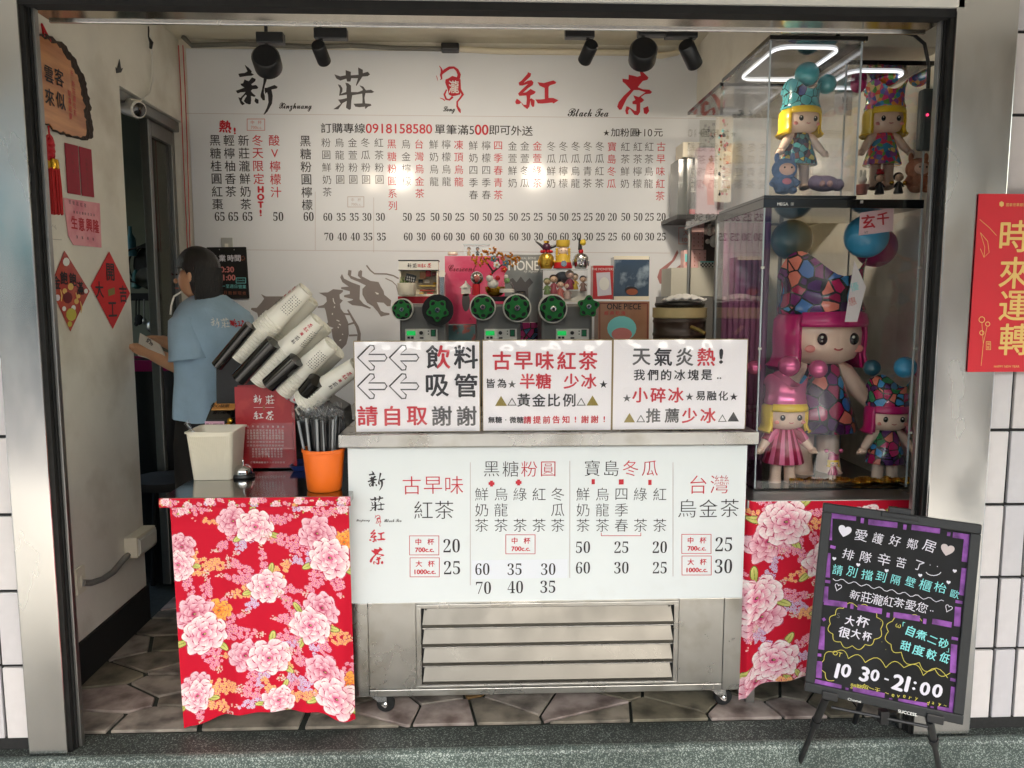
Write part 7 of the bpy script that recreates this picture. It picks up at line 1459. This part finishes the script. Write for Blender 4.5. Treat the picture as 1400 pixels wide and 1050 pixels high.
    MB().loft(rings, cap=True).build('hat', hat, t, smooth=True)
    for x, y, z, r_, m_ in balls: MB().sph(q(x, y, z), r_*H, 24, m=16).build('pompom', m_, t, smooth=True)
    return t
YC = YA+.27
doll(1112, 652, YC, 322, 'tall doll with magenta bob, geometric print dress and blue pompom hat in the big case', geo, mag, geo, ((.13, -.09, 1.0, .085, blue_v), (-.075, .12, 1.0, .085, dteal), (.27, .05, .97, .085, pinkb)), rz=.12, headw=1.0)
doll(1069, 665, YA+.10, 166, 'small yellow haired doll in a shiny pink hat and striped dress in the big case', pinkv, yel, stripe, ((0, -.05, 1.0, .085, pinkv), (.26, 0, .97, .075, pinkv), (-.26, .03, .98, .06, pinkv)), sleeve=stripe)
doll(1208, 664, YA+.10, 160, 'small magenta haired doll with blue pompom hat at the right of the big case', geo_s, mag, geo_s, ((.1, -.06, 1.02, .09, blue_v), (-.1, .12, 1.0, .07, dteal), (.30, .02, .98, .085, pinkb)), rz=-.1)
doll(1138, 657, YA+.08, 42, 'tiny doll with striped dress between the two small dolls in the big case', pinkv, yel, stripe, ((-.24, 0, .98, .07, pinkv), (.24, 0, .98, .07, pinkv)))
doll(1090, 258, YA+.20, 150, 'doll with yellow bob and teal scribbled hat in the upper left case', teal_p, yel, scrib, ((.02, -.05, .99, .105, teal), (.25, 0, .93, .085, teal)), rz=.15)
doll(1204, 258, YV+.17, 150, 'doll with yellow bob and rainbow speckled hat in the upper right case', rain, yel, rain, ((.0, -.05, .99, .1, rain), (.29, 0, .98, .085, rain), (-.22, .06, .93, .07, mag)), rz=-.05)
# gold chain on the case floor: one link beside another
ch_ = thing('gold_chain', onY(1160, 664, YA+.05), 'thick golden chain laid along the floor of the big case', 'chain')
lk = MB().lathe([(.006, 0), (.009, .0022), (.006, .0044), (.0035, .0022), (.006, 0)], (0, 0, 0), (1, 0, 0), 10).build('link', 'gold', None, smooth=True)
first = True
for row in range(3):
    for k in range(60):
        f_ = k/59; p = onY(1080+160*f_, 664-(9-18*abs(f_-.12) if f_ < .3 else 4)+6*f_, YA+.04+.022*row); o = lk if first else lk.copy()
        if not first: COL.objects.link(o)
        first = False; o.parent = ch_; o.location = V((p.x, p.y, bz+.011+.003*math.sin(k*.5+row)))-ch_.location; o.rotation_euler = (k*.9, .25*math.sin(k), .3*math.cos(k*1.3))
# plush toys and minis in the upper cases
def plush(px, py, Y, hpx, col, belly, label, ears=1):
    c = onY(px, py, Y); h = hpx*mpp(c); t = thing('plush_toy', c, label, 'plush toy'); fm = mat('fur_%d_%d_%d' % col, srgb(*col), .95, bump=.8, bscale=260, noise=.12, nscale=60)
    m_ = MB().sph(c+V((0, 0, h*.26)), h*.26, 16, (1.05, .8, 1)).sph(c+V((0, 0, h*.62)), h*.29, 18, (1.1, .8, .95))
    for s_ in (-1, 1): m_.tube([c+V((s_*h*.2, 0, h*.38)), c+V((s_*h*.34, -h*.1, h*.24))], [h*.09, h*.08], 10).sph(c+V((s_*h*.17, -h*.16, h*.08)), h*.11, 10, (1, 1.2, .8)); (m_.sph(c+V((s_*h*.2, 0, h*.9)), h*.1, 10, (.7, .5, 1.3)) if ears else None)
    m_.build('body', fm, t, smooth=True); MB().sph(c+V((0, -h*.19, h*.6)), h*.17, 14, (1.2, .4, .9)).build('face', vm('plush_face', (232, 190, 170), coat=0, rough=.6), t, smooth=True)
    for s_ in (-1, 1): MB().sph(c+V((s_*h*.09, -h*.255, h*.63)), h*.025, 8).build('eye', 'black_gloss', t)
    MB().sph(c+V((0, -h*.2, h*.3)), h*.08, 10, (1.5, .4, 1)).build('belly_patch', vm('bp_%d_%d_%d' % belly, belly, coat=0, rough=.8), t, smooth=True)
plush(1071, 266, YA+.10, 54, (110, 140, 190), (230, 140, 160), 'pale blue plush toy at the left front of the upper left case', 1)
plush(1253, 264, YV+.06, 52, (196, 130, 100), (196, 120, 90), 'furry orange plush toy at the right end of the upper right case', 1)
c = onY(1126, 262, YA+.12); t = thing('plush_toy', c, 'lilac plush toy lying down in the upper left case', 'plush toy'); m_ = MB().sph(c+V((0, 0, .028)), .034, 16, (1.6, .9, .85)).sph(c+V((-.035, -.01, .03)), .026, 12).sph(c+V((.045, -.01, .022)), .022, 12); m_.build('body', mat('lilac_fur', srgb(178, 150, 180), .95, bump=.7, bscale=260), t, smooth=True)
for x in (-.02, .008): MB().sph(c+V((x, -.03, .024)), .011, 10).build('paw', vm('paw_pink', (226, 176, 170), coat=0, rough=.6), t, smooth=True)
c = onY(1178, 266, YV+.04); t = thing('rabbit_pot', c, 'white rabbit figurine in a small pink pot in the upper right case', 'figurine'); MB().lathe([(.017, 0), (.024, .03), (.026, .034), (.02, .034), (0, .03)], c, (0, 0, 1), 18).build('pot', vm('pink_pot', (216, 140, 130), coat=0, rough=.6), t, smooth=True); MB().sph(c+V((0, 0, .05)), .016, 14).sph(c+V((-.007, 0, .074)), .006, 8, (1, 1, 2.6)).sph(c+V((.007, 0, .074)), .006, 8, (1, 1, 2.6)).build('rabbit', 'white_plastic', t, smooth=True)
mini(1202, 266, YV+.05, 33, ((26, 26, 30), (214, 178, 150), (22, 20, 22), (150, 30, 36)), 'black robed figurine with a dark red cap in the upper right case')
mini(1228, 265, YV+.05, 33, ((30, 30, 34), (214, 178, 150), (22, 20, 22)), 'black robed figurine without a cap beside the orange plush')
MB_ = None
for x in (1219, 1237): tag(MB().sph(onY(x, 250, YV+.045), .008, 10).build('gold_bead', 'gold', None, smooth=True), 'gold bead beside the black figurine, %s one' % ('left' if x < 1225 else 'right'), 'bead')
# notes hanging inside / on the cases
def note(quad, Y, txts, m, label, name='paper_note'):
    o = MB().prism([onY(x, y, Y) for x, y in quad], (0, .001, 0)).build(name, m, None); tag(o, label, 'note'); P = yprint(o, Y)
    for a_ in txts: P.one(*a_[:4], a_[4], **(a_[5] if len(a_) > 5 else {}))
    P.done(); return o
npk = mat('note_pink', srgb(232, 200, 206), .6)
note([(1176, 291), (1222, 284), (1221, 316), (1174, 322)], YA+.006+.02, [('玄', 1187, 303, 20, 'r', dict(bold=.03, rot=.1)), ('千', 1207, 299, 18, 'r', dict(bold=.03, rot=.1)), ('VT', 1184, 318, 3, 'k', dict(fit=True))], npk, 'pink handwritten price note at the top right of the big case')
note([(1168, 356), (1184, 392), (1172, 440), (1155, 440)], YA+.026, [('優', 1168, 392, 12, 'c', dict(rot=.3)), ('惠', 1165, 412, 12, 'l', dict(rot=.3))], mat('note_white', srgb(226, 220, 222), .5), 'white pointed paper slip stuck before the tall doll hat')
note([(1142, 114), (1166, 116), (1164, 158), (1140, 156)], YA+CD-.03, [('新', 1155, 136, 9, 'k'), ('莊', 1155, 146, 9, 'k')], mat('note_grey', srgb(196, 192, 184), .6), 'off-white paper slip with two characters behind the teal hatted doll')
# rear backdrops in the big case: framed pictures and pleated purple panel
for k in range(8):
    x = CX0+.03+k*.024; MB().cyl((x, YA+CD-.03, bz+.001), (x, YA+CD-.03, CZ1-.031), .0125, n=10).build('pleat', MATS.get('purple_pleat') or mat('purple_pleat', srgb(150, 90, 130), .4), bpy.data.objects['display_case'])
t = thing('framed_picture', onY(1205, 500, 3.6), 'dark picture frames leaning behind the big case at right', 'picture')
MB().box(onY(1197, 450, 3.6).x, onY(1240, 450, 3.6).x, 3.6, 3.62, onY(1200, 585, 3.6).z, onY(1200, 448, 3.6).z).build('frame', 'black_gloss', t); P = yprint(t, 3.6)
for x0, y0, x1, y1, i_ in ((1200, 455, 1213, 480, 'g'), (1216, 452, 1232, 500, 'f'), (1200, 485, 1214, 520, 'b')): P.poly([(x0, y0), (x1, y0), (x1, y1), (x0, y1)], i_)
P.done()
# wifi box on the right wall, shelf post, brass lamp
a = onX(1263, 160, XR-.002)
t = thing('router_box', onY(1262, 170, 2.7), 'dark grey network box with a red light on the right inner wall', 'router'); c = onY(1262, 165, 2.7)
MB().box(c.x-.015, c.x+.12, 2.68, 2.72, onY(1262, 206, 2.7).z, onY(1262, 122, 2.7).z).build('case', mat('router_grey', srgb(70, 76, 76), .45), t, bevel=.01); MB().sph(onY(1268, 157, 2.677), .005, 10).build('red_led', mat('red_led', (1, .05, .1), .4, emit=(1, .05, .15), estr=.25), t)
c = onY(1082, 34, 3.3); t = thing('brass_lamp', c, 'brass ring chandelier with warm bulbs near the ceiling above the upper left case', 'lamp')
for r_, z in ((.17, 0), (.12, -.035)): MB().tube([c+V((r_*math.cos(a_), r_*.6*math.sin(a_), z)) for a_ in [i*.314 for i in range(21)]], .012, 8).build('ring', mat('brass', srgb(200, 176, 120), .3, .8) if 'brass' not in MATS else MATS['brass'], t, smooth=True)
MB().cyl(c+V((0, 0, -.04)), c+V((0, 0, .1)), .01).build('stem', MATS['brass'], t)
for k in range(4):
    a_ = k*1.571+.4; MB().sph(c+V((.17*math.cos(a_), .1*math.sin(a_), -.02)), .016, 12).build('bulb', MATS.get('warm_bulb') or mat('warm_bulb', (1, .9, .7), .3, emit=(1, .85, .6), estr=6), t, smooth=True)
pl_ = bpy.data.lights.new('chandelier_light', 'POINT'); pl_.energy = 9; pl_.color = (1, .86, .66); pl_.shadow_soft_size = .12; po_ = bpy.data.objects.new('chandelier_light', pl_); COL.objects.link(po_); po_.parent = t; po_.location = (0, 0, -.12)
# pendant of small black charms by the case lid
c = onY(1147, 34, 2.72)
t = thing('hanging_charm', c, 'small black charm chain hanging just above the upper left case', 'charm')
for k in range(6): MB().sph(c+V((.006*math.sin(k*2), 0, -.012*k)), .008, 8).build('bead', 'black', t)
# strip lights / framing rail right of case

# ================================================================== CHALKBOARD EASEL
TL, TR, BL, BR = onY(1122, 688, 2.25), onY(1342, 716, 2.09), onY(1103, 943, 2.17), onY(1316, 992, 2.01)
cen = (TL+TR+BL+BR)*.25; u = ((TR-TL)+(BR-BL)).normalized(); up_ = ((TL-BL)+(TR-BR)); up_ = (up_-u*up_.dot(u)).normalized(); nb = u.cross(up_).normalized()
if nb.y > 0: nb = -nb
W2 = ((TR-TL).length+(BR-BL).length)/4; H2 = ((TL-BL).length+(TR-BR).length)/4
t = thing('chalkboard_easel', cen, 'black framed chalkboard with violet border and chalk greetings on a tripod easel', 'chalkboard')
def bq_(x, y, d=0.0): return cen+u*x+up_*y+nb*d
fwb = .027
MB().obox(bq_(0, 0, -.008), u, up_, nb, W2-fwb*.8, H2-fwb*.8, .006).build('slate', mat('slate_black', srgb(13, 14, 16), .6, spec=.25, noise=.25, nscale=12, rnoise=.1, col2=srgb(30, 31, 34), c2scale=6), t)
frm = mat('easel_frame', srgb(26, 29, 31), .5, noise=.15, nscale=60)
for sx_, sy_, hx, hy in ((0, 1, W2, fwb/2), (0, -1, W2, fwb/2), (-1, 0, fwb/2, H2-fwb), (1, 0, fwb/2, H2-fwb)):
    MB().obox(bq_(sx_*(W2-fwb/2), sy_*(H2-fwb/2), -.004), u, up_, nb, hx, hy, .012).build('frame_bar', frm, t, bevel=.003)
MB().obox(bq_(0, H2+.006, -.01), u, up_, nb, .03, .01, .014).build('top_clamp', 'black', t, bevel=.003); MB().obox(bq_(0, H2-.008, .010), u, up_, nb, .05, .007, .004).build('top_lip', 'black', t, bevel=.002)
P = Print(t, bq_(0, 0, -.0018), nb, up_, lift=.0012)
def seg(x0, y0, x1, y1, w_=6, ink='p'): P.ribbon([(x0, y0), (x1, y1)], w_, ink, random.uniform(0, .0003))
cx2 = lambda x, y: (1070+x/2.837, 680+y/2.837)
for a_, b_ in (((172, 68), (285, 80)), ((332, 95), (445, 108)), ((500, 115), (610, 130)), ((660, 145), (728, 155)), ((182, 68), (180, 165)), ((175, 215), (172, 310)), ((166, 345), (164, 405)), ((160, 405), (250, 417)), ((290, 425), (385, 442)), ((430, 455), (532, 470)), ((580, 480), (655, 494)),
    ((152, 500), (150, 590)), ((142, 635), (140, 700)), ((125, 715), (228, 738)), ((272, 745), (395, 770)), ((448, 790), (560, 808)), ((600, 820), (662, 830)), ((716, 150), (706, 250)), ((706, 275), (696, 380)), ((680, 425), (676, 500)), ((665, 570), (660, 680)), ((665, 735), (655, 835))): seg(*cx2(*a_), *cx2(*b_), 7.5)
for a_, b_ in (((310, 80), (308, 100)), ((475, 105), (473, 125)), ((645, 135), (643, 150)), ((185, 190), (205, 195)), ((165, 325), (185, 328)), ((165, 470), (155, 476)), ((270, 412), (268, 432)), ((410, 447), (408, 465)), ((552, 470), (550, 490)), ((670, 403), (698, 408)), ((655, 545), (680, 550)), ((650, 705), (680, 712)), ((250, 738), (248, 755)), ((420, 778), (418, 795)), ((580, 810), (578, 828)), ((133, 610), (150, 612))): seg(*cx2(*a_), *cx2(*b_), 4)
rt = -.13
P.line('愛護好鄰居', cx2(305, 148), cx2(570, 192), 17, 'q', rot=rt); P.line('排隊辛苦了', cx2(255, 218), cx2(528, 266), 17, 'q', rot=rt)
P.line('請別擋到隔壁櫃枱', cx2(212, 280), cx2(610, 350), 16, 'c', rot=rt); P.one('歐', *cx2(668, 375), 12, 'c', rot=rt)
P.line('新莊瀧紅茶愛您', cx2(280, 378), cx2(540, 425), 15, 'q', rot=rt); P.one('..', *cx2(578, 440), 1.5, 'q', fit=True)
P.one('♥', *cx2(240, 132), 15, 'q', rot=rt); P.one('♥', *cx2(638, 205), 15, 'f', rot=rt); P.one('♡', *cx2(214, 350), 14, 'q', rot=-.2); P.one('♡', *cx2(642, 432), 14, 'q', rot=-.3)
P.ribbon([cx2(565+30*math.sin(a_)+20, 285+18*math.cos(a_)) for a_ in [R(-75+25*i) for i in range(7)]], .9, 'q'); P.one('•', *cx2(572, 262), 5, 'q'); P.one('•', *cx2(600, 268), 5, 'q')
for x, y in ((293, 262), (403, 285), (533, 303), (643, 330), (667, 286), (200, 238)): P.one('♥', *cx2(x, y), 4.5, 'q')
P.ribbon([cx2(195+i*10, 315+i*2.1+6*math.sin(i*1.3)) for i in range(44)], .8, 'q')
P.line('大杯', cx2(262, 476), cx2(310, 484), 15, 'q', rot=rt, bold=.02); P.line('很大杯', cx2(240, 524), cx2(328, 538), 15, 'q', rot=rt, bold=.02); P.one('S', *cx2(216, 458), 7, 'g', fit=True)
P.line('自煮二砂', cx2(496, 517), cx2(622, 566), 15, 'c', rot=-.2, bold=.015); P.line('甜度較低', cx2(478, 575), cx2(628, 622), 15, 'c', rot=-.2, bold=.015); P.one('「', *cx2(470, 492), 9, 'c'); P.one('」', *cx2(640, 592), 9, 'c'); P.one('ω', *cx2(448, 498), 5, 's', fit=True, rot=rt)
P.one('OT', *cx2(212, 606), 6, 's', fit=True, rot=rt)
for ch, x, y, h in (('1', 212, 672, 19), ('0', 246, 672, 17), ('3', 318, 686, 19), ('0', 358, 690, 15), ('-', 403, 705, 2), ('2', 448, 718, 20), ('1', 484, 724, 20), (':', 511, 730, 11), ('0', 552, 742, 17), ('0', 600, 750, 17)): P.one(ch, *cx2(x, y), h, 'q', fit=True, rot=rt, bold=.05)
P.line('營業每一天', cx2(274, 730), cx2(368, 746), 9, 's', rot=rt); P.line('~every day~', cx2(405, 760), cx2(630, 808), 8, 's', rot=rt)
def cloud(pts, ink='s'):
    out = []
    for i in range(len(pts)-1):
        (x0, y0), (x1, y1) = pts[i], pts[i+1]; mx2, my2 = (x0+x1)/2, (y0+y1)/2; dx, dy = x1-x0, y1-y0; L = math.hypot(dx, dy); nx2, ny2 = dy/L, -dx/L
        for k in range(7): f_ = k/6; b_ = math.sin(f_*math.pi)*L*.35; out.append(cx2(x0+dx*f_+nx2*b_, y0+dy*f_+ny2*b_))
    P.ribbon(out, .8, ink)
cloud([(205, 455), (235, 430), (290, 425), (340, 440), (365, 465), (380, 510), (355, 550), (320, 570), (270, 575), (225, 560), (195, 530), (185, 490), (205, 455)])
cloud([(540, 480), (480, 470), (425, 480), (410, 520), (420, 570), (460, 600), (530, 640), (590, 665), (650, 680)][::-1])
cloud([(200, 710), (165, 680), (160, 630), (200, 600), (255, 625), (320, 640), (400, 660), (470, 660), (545, 690), (640, 700)])
for x, y in ((380, 480), (385, 560), (400, 590), (300, 590), (540, 665), (430, 600), (600, 680)): P.one('·', *cx2(x, y), 6, 's')
P.done()
P = Print(t, bq_(0, 0, .0082), nb, up_, lift=.0008); P.one('SUCCESS.', *cx2(485, 836), 4, 'w', fit=True, rot=0, bold=.03); P.one('Chinmei', *cx2(278, 787), 3.5, 'w', fit=True, rot=0); P.done()
# easel legs
def legp(x, y, d): return bq_(x, y, d)
hb_ = legp(0, H2*.6, -.05)
for s_, px, py in ((-1, 1085, 1062), (1, 1287, 1068)):
    top = bq_(s_*W2*.66-.01, -H2-.01, -.004); foot = onZ(px, py, ZG); d = foot-top
    lg = MB().tube([top, top+d*.28], .0115, 10).build('leg', 'black', t, smooth=True); MB().tube([top+d*.26, top+d*.33], .015, 10).build('collar', 'black', lg, smooth=True); MB().tube([top+d*.3, foot], .0085, 10).build('lower_tube', 'black', lg, smooth=True)
    MB().sph(foot+V((0, 0, .006)), .014, 10).build('rubber_foot', 'matte_black', lg, smooth=True); MB().obox(bq_(s_*W2*.66, -H2+.002, .0), u, up_, nb, .022, .012, .016).build('hinge', 'black', t, bevel=.003)
MB().tube([bq_(-W2*.62, -H2-.035, -.01), bq_(W2*.6, -H2-.03, -.01)], .005, 8).build('cross_bar', 'black', t, smooth=True)
rf = V((cen.x+.12, 2.285, ZG)); rt_ = bq_(.0, -H2*.1, -.02); MB().tube([rt_, V((cen.x+.05, 2.40, .004))], .009, 10).build('leg', 'black', t, smooth=True)
MB().box(*(lambda c_: (c_.x-.012, c_.x+.012, c_.y-.01, c_.y+.01, c_.z-.03, c_.z+.01))(bq_(.01, -H2-.02, -.01))).build('clip', 'black', t)
bpy.data.objects.remove(_to)
